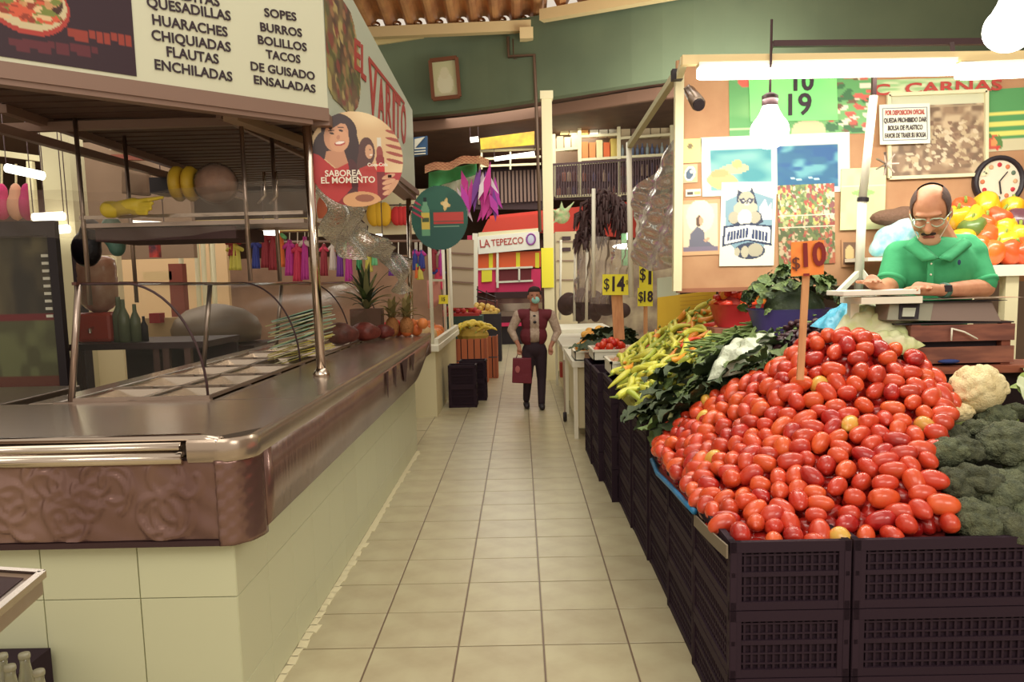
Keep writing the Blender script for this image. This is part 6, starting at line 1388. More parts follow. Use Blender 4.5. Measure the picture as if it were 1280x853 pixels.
# stall frame, tubes and bulbs
fr_ = thing('stall_gantry', 'cream metal stall frame carrying the bright tubes', 'frame', (b0.x, 4.4, 0))
TY = 4.1
MB().bar(at(852, 76, TY), at(1330, 70, TY), .045).build('top_beam', M['gutter'], fr_)
MB().bar(at(846, 364, 4.95), at(849, 90, 4.95), .05).build('corner_post', M['cream'], fr_)
MB().bar(at(855, 76, TY), at(849, 96, 4.95), .035).build('side_beam', M['cream'], fr_)
MB().box(at(846, 94, 4.9), (.06, .06, .06)).build('post_cap', M['black'], fr_)
MB().bar(at(966, 55, TY + .25), at(1240, 52, TY + .25), .03).build('dark_conduit', M['darkmetal'], fr_)
MB().bar(at(963, 70, TY), at(966, 55, TY + .25), .008).bar(at(1190, 55, TY + .2), at(1192, 76, TY), .02).build('hanger_wire', M['darkmetal'], fr_)
for i, (xa, xb) in enumerate(((872, 1192), (1196, 1345))):
    tb = thing('tube_lamp', ('long lit fluorescent tube lamp over the vendor board', 'second lit fluorescent tube lamp at the upper right edge')[i], 'lamp', at((xa + xb) / 2, 100, TY), 0, 'tube lamps over the stall')
    a_, b_ = at(xa, 92, TY), at(xb, 86, TY)
    MB().bar(a_ + Vector((0, 0, .035)), b_ + Vector((0, 0, .035)), .08, .02).build('holder', M['white'], tb)
    MB().tube([a_, b_], .028, 12).build('glass_tube', M['tube'], tb, smooth=True); MB().tube([a_ + Vector((0, -.05, -.018)), b_ + Vector((0, -.05, -.018))], .026, 12).build('glass_tube', M['tube'], tb, smooth=True)
area('tube_light', at(1050, 108, TY) + Vector((.2, -.1, -.06)), 2.4, .1, 19, (1, .97, .86), at(1050, 108, TY) + Vector((.2, -.45, -3)))
area('tube_light', at(1100, 108, TY) + Vector((.2, .1, -.06)), 2.4, .1, 15, (1, .97, .86), at(1100, 300, 5.2) + Vector((0, 0, -.3)))
def bulb(px, py, Y, r, label):
    c = at(px, py, Y); t = thing('light_bulb', label, 'bulb', c - Vector((0, 0, r)))
    MB().ball(c, (r, r, r * .92), 20, 14).lathe([(r * .75, r * .55), (r * .5, r * 1.0), (r * .38, r * 1.3)], c, 16).build('glass_bulb', M['bulb'], t, smooth=True)
    MB().lathe([(r * .36, r * 1.25), (r * .42, r * 1.35), (r * .42, r * 1.8), (r * .2, r * 1.95)], c, 14).build('socket', M['darkmetal'], t, smooth=True)
    MB().tube([c + Vector((0, 0, r * 1.9)), c + Vector((0.01, .02, r * 1.9 + .35))], .006, 6).build('cord', M['darkmetal'], t); return t
bulb(962, 164, 4.05, .092, 'lit round bulb hanging in front of the green sheet')
bulb(1262, 36, 3.3, .095, 'large lit bulb at the upper right corner')
cm_ = thing('spot_lamp', 'small grey spot lamp clamped at the left end of the tube', 'lamp', at(868, 125, 4.5))
MB().tube([at(858, 108, 4.5), at(866, 120, 4.5)], .02, 8).tube([at(862, 114, 4.5), at(873, 130, 4.35)], [.03, .038], 14).build('lamp_body', M['steel'], cm_, smooth=True); MB().tube([at(873, 130, 4.35), at(874, 132, 4.33)], .03, 14).build('lamp_face', M['black'], cm_)
# leaning white and yellow panel, right end of the next stall
yp = thing('yellow_white_panel', 'upright white and yellow panel at the board corner above the peppers', 'panel', at(850, 395, 5.6))
MB().prism([at(822, 348, 5.95), at(848, 345, 5.9), at(848, 372, 5.9), at(822, 374, 5.95)], (0, .03, 0)).build('white_part', cm('pale_panel', (206, 216, 196)), yp); MB().prism([at(822, 372, 5.95), at(895, 363, 5.8), at(895, 420, 5.8), at(822, 420, 5.95)], (0, .02, 0)).build('yellow_part', mat('yellow_sheet', (232, 196, 58), .6, rgb2=(226, 186, 50), vscale=3), yp)
for i in range(4): MB().bar(at(850, 372 + i * 5, 5.87), at(886, 369 + i * 5, 5.79), .006, .004).build('print_line', cm('printline', (206, 160, 60)), yp)

# plastic sheet between the posts
pole(at(789, 372, 6.6), at(786, 178, 6.6), .022, 'white post of the stall at the plastic sheet', m=M['white'], flange=False)
pole(at(742, 372, 7.6), at(742, 236, 7.6), .018, 'thin white post left of the price card', m=M['white'], flange=False)
MB().bar(at(787, 182, 6.6), at(842, 98, 5.0), .04).build('slanted_brace', cm('brace', (190, 184, 150)), None, label='slanting grey metal brace from the white post to the board corner', cat='brace')
def psheet(u, v):
    a_ = at(792, 235 + 0 * v, 6.5); b_ = at(846, 170, 5.05); c_ = at(792, 330, 6.5); d_ = at(846, 330, 5.05)
    p = a_.lerp(b_, u).lerp(c_.lerp(d_, u), v); return p + Vector((-.02 * math.sin(v * 9 + u * 9) - .005 * math.sin(v * 37 - u * 15), 0, .05 * math.sin(u * 3.1) * -1))
MB().grid(psheet, 30, 50).build('hanging_plastic_sheet', M['film'], None, smooth=True, label='wrinkled clear plastic sheet hanging left of the board', cat='plastic sheet')

# ================================================================== woman walking in the aisle
def WP(px, py, dy=0.0): return at(px, py, 10.06 + dy)
wz = 0.0
wo = thing('person', 'short haired woman with a face mask, maroon vest and red bag walking up the aisle', 'person', (at(668, 508, 10.06).x, 10.06, 0))
sk = MB(); hc2 = WP(668, 370)
sk.ball(hc2 + Vector((0, 0, .015)), (.075, .09, .095)); sk.ball(hc2 + Vector((0, -.02, -.05)), (.06, .065, .065)); sk.cap(hc2 + Vector((0, -.085, -.005)), hc2 + Vector((0, -.1, -.03)), .010, .014)
for s in (-1, 1): sk.ball(hc2 + Vector((s * .077, .01, -.015)), (.012, .02, .03))
nb_ = WP(668, 387, .02); sk.cap(hc2 + Vector((0, .015, -.05)), nb_, .048, .055)
sL, sR = WP(648, 394, .02), WP(689, 394, .02); eL2, eR2 = WP(639, 413, .03), WP(697, 415, .03); hL2, hR2 = WP(649, 434, -.08), WP(688, 434, -.05)
for s_, e_, h_ in ((sL, eL2, hL2), (sR, eR2, hR2)):
    sk.cap(s_, e_, .045, .038); sk.cap(e_, h_, .036, .026); sk.cap(h_, h_ + Vector((0, -.01, -.035)), .024, .03)
    for k in range(4): sk.cap(h_ + Vector(((k - 1.5) * .016, -.01, -.045)), h_ + Vector(((k - 1.5) * .015, -.03, -.10 + abs(k - 1.7) * .008)), .009, .007, 8)
    sk.cap(h_ + Vector((.02, -.02, -.02)), h_ + Vector((.03, -.045, -.06)), .010, .008, 8)
fused(sk, .008, 3).build('body', M['skin2'], wo, smooth=True)
bl_ = MB(); ch = WP(668, 402, .02); bl_.ball(ch, (.15, .10, .14)); bl_.ball(WP(667, 418, .02), (.155, .105, .12)); bl_.cap(sL, sR, .06, .06)
for s_, e_, h_ in ((sL, eL2, hL2), (sR, eR2, hR2)): bl_.cap(s_, e_, .064, .052); bl_.cap(e_, e_.lerp(h_, .55), .050, .040)
fused(bl_, .01, 5).build('blouse', mat('blouse', (196, 176, 156), .8, rgb2=(170, 146, 130), vscale=30), wo, smooth=True)
ve = MB(); ve.ball(ch + Vector((0, .015, 0)), (.165, .115, .17)); ve.ball(WP(667, 420, .035), (.17, .12, .15)); ve.cap(sL + Vector((.03, 0, .005)), sR + Vector((-.03, 0, .005)), .066, .066)
ve = fused(ve, .012, 4); va = np.array(ve.v); ve.f = [f for f in ve.f if not (va[list(f)].mean(0)[1] < 10.06 and abs(va[list(f)].mean(0)[0] - ch.x) < .058)]
ve.build('vest', mat('vest', (104, 32, 44), .8), wo, smooth=True, solid=.012)
tz = MB(); hp = WP(668, 437, .03)
tz.ball(hp, (.155, .11, .12)); kL, kR = WP(660, 470, -.05), WP(677, 472, .02); aL, aR = WP(658, 499, .05), WP(677, 504, -.08)
for s_, k_, a_ in ((-1, kL, aL), (1, kR, aR)): tz.cap(hp + Vector((s_ * .075, 0, -.03)), k_, .088, .062); tz.cap(k_, a_, .060, .045)
fused(tz, .012, 4).build('trousers', mat('trousers', (44, 26, 36), .85), wo, smooth=True)
for a_ in (aL, aR): MB().cap((a_.x, a_.y + .03, .045), (a_.x + .005, a_.y - .13, .035), .042, .034).build('shoe', M['black'], wo, smooth=True)
hw = fused(MB().ball(hc2 + Vector((0, .025, .035)), (.087, .095, .085)).ball(hc2 + Vector((0, -.02, .075)), (.075, .075, .045)), .008, 3); hw.build('hair', M['hair'], wo, smooth=True)
MB().ball(hc2 + Vector((.012, -.068, -.05)), (.05, .035, .045), 14, 10).build('face_mask', mat('mask', (150, 206, 196), .8), wo, smooth=True)
for s in (-1, 1): MB().ball(hc2 + Vector((s * .03, -.082, .012)), (.011, .006, .006), 8, 6).build('eye', M['hair'], wo, smooth=True)
MB().ball(WP(668, 395, -.115), (.02, .01, .012), 8, 6).ball(WP(668.5, 403, -.12), (.022, .01, .018), 8, 6).build('necklace_pendant', M['black'], wo, smooth=True)
hb = thing('shopping_bag', 'dark red shopping bag with a pale print in the woman\'s hand', 'bag', WP(652, 481, -.12))
q = [WP(641, 448, -.12), WP(664, 448, -.12), WP(665, 480, -.12), WP(640, 479, -.12)]
MB().prism(q, (0, .09, 0)).build('bag_body', mat('bag_red', (112, 26, 44), .6, bump=.4, bscale=12), hb, bevel=.01)
MB().tube([WP(645, 448, -.10), WP(649, 439, -.09), WP(655, 448, -.10)], .006, 6).build('handle', cm('bag_handle', (92, 20, 36)), hb)
MB().ball(WP(647, 462, -.125), (.03, .004, .045), 12, 6).build('print_patch', cm('bag_print', (176, 96, 96)), hb)
def hl(lab, a_, b_, Y, zt_=3.62, nm='hall_tube_lamp', g='lit lamps in the left hall'):
    t = thing(nm, lab, 'lamp', at(*a_, Y), 0, g)
    for q in (a_, b_): MB().tube([at(*q, Y), Vector((at(*q, Y).x, Y, zt_))], .006, 4).build('hanger_wire', M['darkmetal'], t)
    return t
# ================================================================== right side stalls further up the aisle
def tray(name, label, c, sx, sy, m=None, h=.09, cat='tray', group=None):
    t = thing(name, label, cat, c, 0, group); x, y, z = c; T = .008
    mb = MB(); mb.box((x, y, z + .006), (sx, sy, .012))
    for s in (-1, 1): mb.box((x + s * (sx / 2 - T / 2), y, z + h / 2), (T, sy, h)); mb.box((x, y + s * (sy / 2 - T / 2), z + h / 2), (sx, T, h))
    mb.build('tray_body', m or M['white'], t)
    r_ = MB()
    for s in (-1, 1): r_.box((x + s * (sx / 2), y, z + h), (.02, sy + .02, .018)); r_.box((x, y + s * (sy / 2), z + h), (sx + .02, .02, .018))
    r_.build('rim', m or M['white'], t); return t
def fill_balls(name, label, cat, group, c, sx, sy, r, m, n, seed, dome=.08, z0=.05, el=1.0):
    rr_ = random.Random(seed); me = MB().ball((0, 0, 0), (r * el, r, r), 12, 8).mesh(name, m, True); P = []
    for _ in range(n * 30):
        x, y = rr_.uniform(-1, 1), rr_.uniform(-1, 1); px, py = x * (sx / 2 - r), y * (sy / 2 - r); z = z0 + dome * (1 - max(abs(x), abs(y)) ** 2)
        if all((px - q[0]) ** 2 + (py - q[1]) ** 2 > (1.86 * r) ** 2 for q in P): P.append((px, py, z))
        if len(P) >= n: break
    for px, py, z in P:
        o = bpy.data.objects.new(name, me); link(o); place(o, (c[0] + px, c[1] + py, c[2] + z), (rr_.uniform(-.4, .4), rr_.uniform(-.4, .4), rr_.uniform(0, 6)), rr_.uniform(.9, 1.1)); props(o, label, cat, group)
    MB().box((c[0], c[1], c[2] + z0 / 2 + .01), (sx * .9, sy * .9, z0)).build(name + '_filling', m, None, label='packed lower layer: ' + label, cat=cat, kind='stuff')
def tz(px, py, Y): p = at(px, py, Y); return (p.x, p.y, p.z)
ZT = .88
def rt(x, y, nm, lab, sx=.36, sy=.5, z=ZT): return tray('produce_tray', lab, (x, y, z), sx, sy)
rt(.80, 7.22, 0, 'white tray of red tomatoes at the end of the aisle side row'); fill_balls('tray_tomato', 'small red tomato in the white tray under the price card', 'tomato', 'tomatoes in the white tray', (.80, 7.22, ZT), .34, .48, .033, M['pepperred'], 52, 1, .11)
rt(1.02, 6.62, 0, 'white tray of pale green vegetables beside the tray of tomatoes', .36, .5); fill_balls('tomatillo', 'small green tomatillo in the second white tray', 'tomatillo', 'tomatillos in the white tray', (1.02, 6.62, ZT), .34, .48, .03, cm('tomatillo', (136, 144, 84), .5), 50, 2, .07)
tray('produce_tray', 'white tray of pinkish potatoes behind the yellow peppers', (.86, 6.12, .885), .42, .45); fill_balls('potato', 'small pinkish brown potato in the tray behind the peppers', 'potato', 'potatoes in the tray', (.86, 6.12, .885), .4, .43, .032, cm('potato', (196, 146, 110), .6), 52, 3, .12, el=1.25)
tray('produce_tray', 'white tray of red tomatoes further behind the price cards', (1.20, 7.15, ZT), .36, .5); fill_balls('tray_tomato', 'small red tomato in the rear white tray', 'tomato', 'tomatoes in the rear tray', (1.20, 7.15, ZT), .34, .48, .033, M['pepperred'], 40, 6, .14)
rtb = thing('row_bench', 'low white bench carrying the rear trays', 'bench', (1.3, 6.9, 0)); MB().box2((.98, 6.3, .80), (1.5, 7.5, .875)).build('bench_top', M['white'], rtb)
for x in (1.02, 1.46):
    for y in (6.35, 7.45): MB().box2((x - .02, y - .02, 0), (x + .02, y + .02, .8)).build('leg', M['white'], rtb)
# price cards
def card(label, px0, py0, px1, py1, Y, txts, m='papery', stick=None):
    t = thing('price_card', label, 'price card', at((px0 + px1) / 2, py1, Y)); A_, B_, C_ = at(px0, py0, Y), at(px1, py0, Y), at(px0, py1, Y)
    D_ = B_ + (C_ - A_); MB().add([A_, C_, D_, B_], [(0, 1, 2, 3)]).build('card', M[m], t, solid=.004)
    for tx, u, v, cap, b_ in txts:
        mb = text_mesh(tx, cap / .69, .001, bold=b_, sx=.75); F = frame_of(A_ + (B_ - A_) * u + (C_ - A_) * v + Vector((0, -.005, 0)), B_ - A_, up); mb.v = [tuple(F @ Vector(p)) for p in mb.v]; mb.build('lettering', M['letterdark'], t)
    if stick: MB().bar(at(stick[0], py1, Y + .01), at(stick[0], stick[1], Y + .01), .02, .01, up=(0, 1, 0)).build('stick', M['woodl'], t)
    return t
card('yellow card reading fourteen pesos on the thin white post', 753, 343, 790, 369, 7.4, (('$', .14, .5, .10, .001), ('14', .5, .5, .125, .006), ('00', .87, .4, .04, 0)))
card('yellow card with a partly hidden price at the white panel', 799, 330, 816, 361, 6.9, (('$', .25, .45, .10, .001), ('1', .78, .5, .14, .007)), stick=(806, 425))
card('lower yellow card with double marked price below the other', 797, 360, 816, 383, 6.88, (('$', .2, .5, .08, .001), ('18', .64, .5, .085, .004)), stick=(808, 425))
MB().bar(at(771, 369, 7.45), at(774, 425, 7.45), .10, .02, up=(0, 1, 0)).build('wooden_stake', M['woodl'], None, label='flat wooden stake below the fourteen peso card', cat='stake')
# white legged stalls beyond
for (y0, y1, nm) in ((8.0, 9.6, 'nearer'), (9.9, 12.3, 'middle'), (13.25, 15.0, 'farther')):
    t = thing('white_stall_table', '%s white cloth fronted stall table on the right of the aisle' % nm, 'table', (.9, (y0 + y1) / 2, 0)); 
    MB().box2((.50, y0, .72), (1.5, y1, .78)).build('table_top', M['white'], t); MB().box2((.56, y0 + .06, .10), (1.44, y1 - .06, .72)).build('cloth_front', M['cream'], t)
    for x in (.53, 1.47):
        for y in (y0 + .03, y1 - .03): MB().box2((x - .02, y - .02, 0), (x + .02, y + .02, .72)).build('leg', M['white'], t)
tray('produce_tray', 'tray of yellow fruit on the nearer white stall table', (.78, 8.35, .78), .5, .6); fill_balls('yellow_mango', 'small yellow orange mango in the heap on the white stall', 'mango', 'mangoes on the white stall', (.80, 8.45, .80), .5, .75, .045, cm('mango', (222, 160, 66), .5, rand=.15), 60, 4, .22, el=1.4)
lf = lambda x, y: .88 + .12 * max(0, 1 - ((x - .86) / .3) ** 2 - ((y - 7.8) / .3) ** 2)
leaf_pile('dark_greens', 'dark grey green leaves between the mangoes and the tomatoes', 'greens', lf, [(.62, 7.55), (1.1, 7.55), (1.1, 8.0), (.62, 8.0)], 50, ['leafd', 'leafd'], 21, 1.0)
MB().box2((.62, 7.56, 0), (1.1, 8.0, .87)).build('cardboard_box', cm('cardbox', (170, 130, 100)), None, label='tall box under the dark leaves beside the white stall', cat='box')
cw = thing('caster_wheel', 'dark caster wheel under the white stall by the aisle', 'wheel', (.47, 9.0, 0)); MB().lathe([(.05, -.02), (.06, 0), (.05, .02)], (.47, 9.0, .06), 14, Matrix.Rotation(PI / 2, 3, 'Y')).build('wheel', M['black'], cw); MB().bar((.47, 9.0, .06), (.47, 9.0, .7), .02).build('stem', M['steel'], cw)
MB().box(at(707, 462, 11.2), (.16, .2, .2)).build('red_box', cm('redbox', (176, 70, 56)), None, label='small red box on the floor behind the woman at right', cat='box')
# dried chile garlands and clear bags hanging
def strand(px, y0, y1, Y, m, n, label):
    t = thing('chile_garland', label, 'garland', at(px, y1, Y), 0, 'dried chile garlands over the right stalls'); rr_ = random.Random(px)
    MB().tube([at(px, y0, Y), at(px, y1, Y)], .01, 5).build('cord', M['darkmetal'], t); mb = MB()
    for i in range(n):
        p = at(px, y0 + (y1 - y0) * i / n, Y); a_ = rr_.uniform(0, 6.28); l_ = rr_.uniform(.08, .15); mb.tube([p, p + Vector((.5 * l_ * math.cos(a_), .5 * l_ * math.sin(a_), -.03)), p + Vector((.7 * l_ * math.cos(a_), .7 * l_ * math.sin(a_), -.13))], [.012, .022, .004], 5)
    mb.build('chile_pods', m, t, kind='stuff')
dk = cm('garland_dark', (72, 48, 48), .5)
for px, a_, b_, nm in ((726, 262, 306, 'leftmost'), (735, 250, 302, 'second from left'), (745, 242, 300, 'third from left'), (756, 236, 268, 'short one by the thin post'), (766, 240, 270, 'fourth from right'), (773, 246, 282, 'third from right'), (779, 252, 292, 'rightmost'), (750, 238, 300, 'middle long one')):
    strand(px, a_, b_, 9.2, dk, 40, 'dark dried chile garland hanging over the right stalls, %s' % nm)
def hbag(label, px0, py0, px1, py1, Y, m='film', seed=0):
    def f(u, v):
        p = at(px0 + (px1 - px0) * u, py0 + (py1 - py0) * v, Y); e_ = math.sin(PI * u) ** .5 * (.3 + .7 * math.sin(PI * min(1, v * .9 + .05)))
        return p + Vector((.006 * math.sin(v * 23 + seed), -.10 * e_ + .03 * math.sin(u * 17 + v * 9 + seed), 0))
    return MB().grid(f, 18, 26).build('hanging_clear_bag', M[m], None, smooth=True, label=label, cat='plastic bag')
hbag('clear plastic bag hanging below the garlands, left one', 718, 300, 738, 378, 9.3, seed=1); hbag('clear plastic bag hanging below the garlands, right one', 738, 296, 762, 380, 9.1, seed=2)
hbag('reddish clear plastic hanging behind the white posts', 764, 300, 788, 345, 8.2, seed=4)
for (px, y0, y1, Y, lab) in ((700, 300, 400, 12.0, 'thin white stall post beside the pale cabinet'), (718, 300, 402, 11.0, 'thin white stall post left of the clear bags'), (733, 300, 402, 10.0, 'thin white stall post between the clear bags')):
    pole(at(px, y1, Y), at(px + 1, y0, Y), .018, lab, m=M['white'], flange=False)
MB().ball(at(785, 308, 8.4), (.16, .1, .03), 12, 6).tube([at(785, 308, 8.4), at(784, 292, 8.62)], .01, 5).build('small_white_light', M['tubef'], None, label='small bright lamp behind the garlands', cat='lamp')
MB().box2(at(777, 292, 8.6), at(788, 332, 8.65)).build('green_cloth', cm('mintcloth', (120, 170, 126)), None, label='pale green cloth hanging behind the white post', cat='cloth')
rr = random.Random(17); bs2 = MB()
for k in range(22): bs2.ball(at(708 + k * 3.3, 384 + rr.uniform(-12, 6), 11.4 - k * .06), (rr.uniform(.08, .15),) * 2 + (rr.uniform(.08, .16),), 8, 6)
bs2 = fused(bs2, .025, 2)
bs2.build('dark_covered_goods', cm('dark_goods', (84, 62, 58), var=.3, vscale=6), None, smooth=True, label='dark covered goods piled on the far right stall', cat='goods')
# pale cabinets, right, far
pcb = thing('pale_cabinet', 'tall cream metal cabinet on the right behind the white column', 'cabinet', (at(706, 300, 15.2).x, 15.4, 0))
MB().box2(at(694, 290, 15.2), Vector((at(722, 390, 15.2).x, 15.9, 0))).build('body', cm('cabinet', (212, 198, 160)), pcb)
for py in (302, 326, 350): MB().bar(at(696, py, 15.15), at(720, py, 15.15), .02).build('shelf_line', M['trimgrey'], pcb)
for py in (298, 312): MB().box(at(708, py, 15.14), (.16, .02, .07)).build('vent_slot', M['darkmetal'], pcb)
pn = fused(MB().ball(at(702, 270, 15.4), (.16, .14, .15)).cap(at(700, 268, 15.3), at(686, 260, 15.3), .05, .01).cap(at(706, 266, 15.3), at(718, 252, 15.3), .05, .01).cap(at(702, 262, 15.3), at(702, 252, 15.3), .05, .01).cap(at(698, 274, 15.3), at(690, 280, 15.3), .04, .01), .02, 3)
pn.build('star_pinata', mat('pinata', (150, 190, 130), .8, rgb2=(206, 190, 150), vscale=12), None, smooth=True, label='pale green spiky pinata on top of the cream cabinet', cat='pinata')
# white column
colm = thing('white_column', 'white square column rising behind the woman', 'column', (at(683, 390, 13.0).x, 13.0, 0))
pt_ = at(683, 120, 13.0); pbt = at(687, 410, 13.0)
MB().bar((pbt.x, 13.0, 0), (pt_.x, 13.0, pt_.z), .16, .16, up=(0, 1, 0)).build('shaft', M['cream'], colm)
MB().box((pt_.x, 13.0, pt_.z), (.2, .2, .12)).build('cap', M['cream'], colm)
ysn = at(684, 312, 12.88); MB().box((ysn.x + .0, 12.88, at(684, 335, 12.88).z), (.19, .02, .62)).build('yellow_notice', M['papery'], None, label='tall yellow paper notice taped to the white column', cat='notice')

# ================================================================== far end of the aisle
FY = 21.5
def Fp(px, py, d=0.0): return at(px, py, FY + d)
rs = thing('red_stall', 'far red stall with orange and pink front at the end of the aisle', 'stall', (0, FY, 0))
MB().prism([Fp(612, 270), Fp(846, 246), Fp(846, 300), Fp(612, 288)], (0, .2, 0)).build('upper_wall', M['red'], rs); MB().prism([Fp(610, 274, -.1), Fp(678, 267, -.1), Fp(680, 288, -.1), Fp(600, 295, -.1)], (0, .1, 0)).build('lower_fascia', M['terracotta'], rs)
MB().prism([Fp(598, 291, -.12), Fp(676, 285, -.12), Fp(676, 289, -.12), Fp(598, 296, -.12)], (0, .1, 0)).build('cream_edge', M['cream'], rs)
MB().prism([Fp(596, 316), Fp(676, 314), Fp(676, 336), Fp(596, 338)], (0, .15, 0)).build('orange_shutter', M['orange'], rs)
for px in (611, 645, 669): MB().prism([Fp(px, 316, -.03), Fp(px + 5, 316, -.03), Fp(px + 5, 335, -.03), Fp(px, 335, -.03)], (0, .03, 0)).build('yellow_stripe', M['yellow'], rs)
MB().prism([Fp(596, 336), Fp(676, 334), Fp(676, 364), Fp(596, 366)], (0, .1, 0)).build('pink_wall', M['pink'], rs)
MB().prism([Fp(623, 337, -.02), Fp(648, 336, -.02), Fp(648, 352, -.02), Fp(623, 352, -.02)], (0, .02, 0)).build('dark_window', cm('windowdark', (110, 40, 44)), rs); MB().prism([Fp(650, 336, -.02), Fp(664, 335, -.02), Fp(664, 350, -.02), Fp(650, 351, -.02)], (0, .02, 0)).build('dark_window', cm('windowdark', (110, 40, 44)), rs)
f = MB()
for a_, b_ in (((596, 337), (666, 334)), ((621, 336), (621, 353)), ((649, 335), (649, 352)), ((621, 353), (666, 351)), ((596, 318), (596, 372))): f.bar(Fp(*a_, -.05), Fp(*b_, -.05), .05, .05)
f.build('white_frame', M['white'], rs); MB().prism([Fp(602, 336, -.06), Fp(615, 335, -.06), Fp(615, 352, -.06), Fp(602, 353, -.06)], (0, .02, 0)).build('yellow_sheet', M['papery'], rs)
MB().bar(Fp(622, 316, -.1), Fp(622, 360, -.1), .06).build('post', M['white'], rs)
MB().prism([Fp(590, 300, .3), Fp(690, 300, .3), Fp(690, 420, .3), Fp(590, 420, .3)], (0, .1, 0)).build('back_wall', cm('stall_dark', (96, 60, 54)), rs)
fs = thing('white_shop_sign', 'white shop sign with red and grey letters at the far end of the aisle', 'sign', Fp(636, 315, -.14))
A_, B_, C_ = Fp(597, 296, -.14), Fp(674, 289, -.14), Fp(598, 318, -.14); MB().add([A_, C_, C_ + (B_ - A_), B_], [(0, 1, 2, 3)]).build('panel', M['paperw'], fs, solid=.04)
def fsn(u, v): return A_ + (B_ - A_) * u + (C_ - A_) * v + Vector((0, -.03, 0))
for tx, u, cap, m_ in (('LA', .11, .2, 'letterred'), ('TEPEZCO', .48, .165, 'letterred')):
    mb = text_mesh(tx, cap / .69, .004, bold=.003, sx=.82); F = frame_of(fsn(u, .45), B_ - A_, up); mb.v = [tuple(F @ Vector(p)) for p in mb.v]; mb.build('lettering', M[m_], fs)
MB().tube([fsn(.86 + .07 * math.cos(k * PI / 8), .42 + .3 * math.sin(k * PI / 8)) for k in range(17)], .025, 6).build('round_emblem', cm('emblem_purple', (150, 84, 160)), fs); MB().ball(fsn(.86, .42), (.09, .02, .12), 12, 8).build('emblem_centre', cm('emblem_pale', (206, 210, 226)), fs)
# steel counter of the far stall
fc = thing('far_steel_counter', 'layered steel display counter behind the woman', 'counter', Fp(635, 415, -1.0))
for k, (y0, y1, c_) in enumerate(((366, 372, 'darkmetal'), (372, 380, 'steelw'), (380, 388, 'chrome'), (388, 396, 'steel'), (396, 403, 'darkmetal'), (403, 410, 'steelw'))):
    p_, q_ = at(618, y0, 20.6), at(678, y1, 20.6); MB().box2((p_.x, 20.6 + .05 * (k % 2), q_.z), (q_.x, 21.2, p_.z)).build('layer', M[c_], fc)
p_, q_ = at(618, 404, 20.55), at(678, 407, 20.55); MB().box2((p_.x, 20.52, q_.z), (q_.x, 20.58, p_.z)).build('red_line', M['pink'], fc); p_, q_ = at(618, 409, 20.6), at(678, 425, 20.6); MB().box2((p_.x, 20.62, 0), (q_.x, 21.1, p_.z)).build('plinth', M['black'], fc)
# upper wall of shutters behind the red wall
sh_ = thing('grey_shutter', 'grey vertical slatted shutter above the red stall', 'shutter', at(640, 250, 22.2)); 
for i in range(17): p_ = at(598 + i * 4.8, 216 - i * .25, 22.2); q_ = at(599 + i * 4.8, 256 - i * .3, 22.2); MB().bar(p_, q_, .06, .06).build('slat', M['trimgrey'], sh_)
MB().prism([at(594, 212, 22.3), at(678, 206, 22.3), at(678, 262, 22.3), at(594, 262, 22.3)], (0, .05, 0)).build('backing', M['darkmetal'], sh_)
# upper storage shelves with goods
US = 17.0
def U(px, py, d=0.0): return at(px, py, US + d)
us = thing('upper_storage_rack', 'white framed upper storage rack full of cartons above the right stalls', 'rack', U(765, 250))
for px in (692, 724, 773, 839): MB().bar(U(px, 128 + (0 if px > 700 else 40)), U(px + 1, 246), .07).build('upright', M['cream'], us)
for (a_, b_, c_, d_) in ((694, 188, 724, 185), (724, 137, 773, 133), (724, 171, 773, 168), (724, 200, 773, 197), (773, 132, 839, 118), (773, 155, 839, 150), (775, 173, 839, 168), (694, 207, 839, 196), (694, 246, 839, 240), (773, 197, 839, 193)): MB().bar(U(a_, b_), U(c_, d_), .05, .05).build('shelf_bar', M['cream'], us)
MB().prism([U(690, 168, .8), U(845, 130, .8), U(845, 250, .8), U(690, 250, .8)], (0, .05, 0)).build('back_board', cm('rack_back', (156, 130, 106)), us)
MB().prism([U(690, 208, .6), U(845, 198, .6), U(845, 250, .6), U(690, 250, .6)], (0, .05, 0)).build('dark_back_board', M['darkmetal'], us)
rb_ = MB()
for i in range(46): p_ = U(692 + i * 3.2, 206 - i * .2, -.1); q_ = U(692 + i * 3.2, 247 - i * .14, -.1); rb_.bar(p_, q_, .022, .022)
rb_.bar(U(690, 206, -.1), U(842, 196, -.1), .04); rb_.build('railing_bars', M['darkmetal'], us, kind='stuff')
rr = random.Random(9)
def goods(x0, x1, ytop, ybot, cols, n, label, cat, group, wpx=None, name='carton', d=.25, shape='box'):
    wpx = wpx or (x1 - x0) / n
    for i in range(n):
        xa = x0 + i * (x1 - x0) / n; h = (ybot - ytop) * rr.uniform(.75, 1); sl = -(xa - 700) * .09 * 0
        p_, q_ = U(xa + .4, ybot - h + sl, d), U(xa + wpx - .6, ybot + sl, d); c_ = rr.choice(cols)
        if shape == 'box': mb = MB().box2((p_.x, p_.y, q_.z), (q_.x, p_.y + .25, p_.z))
        else:
            hh_ = p_.z - q_.z; r_ = (q_.x - p_.x) * .42; mb = MB().lathe([(r_, 0), (r_, hh_ * .65), (r_ * .4, hh_ * .82), (r_ * .35, hh_)], ((p_.x + q_.x) / 2, p_.y + .1, q_.z), 10)
        mb.build(name, cm(name, c_), None, label=label + {0: ', first from left', n - 1: ', last on the right'}.get(i, ', number %d counting from the left' % (i + 1)), cat=cat, group=group)
W_ = [(232, 222, 190), (222, 206, 166), (236, 230, 206)]; Cc_ = [(232, 206, 110), (232, 150, 90), (206, 190, 150), (224, 110, 60), (236, 226, 170)]
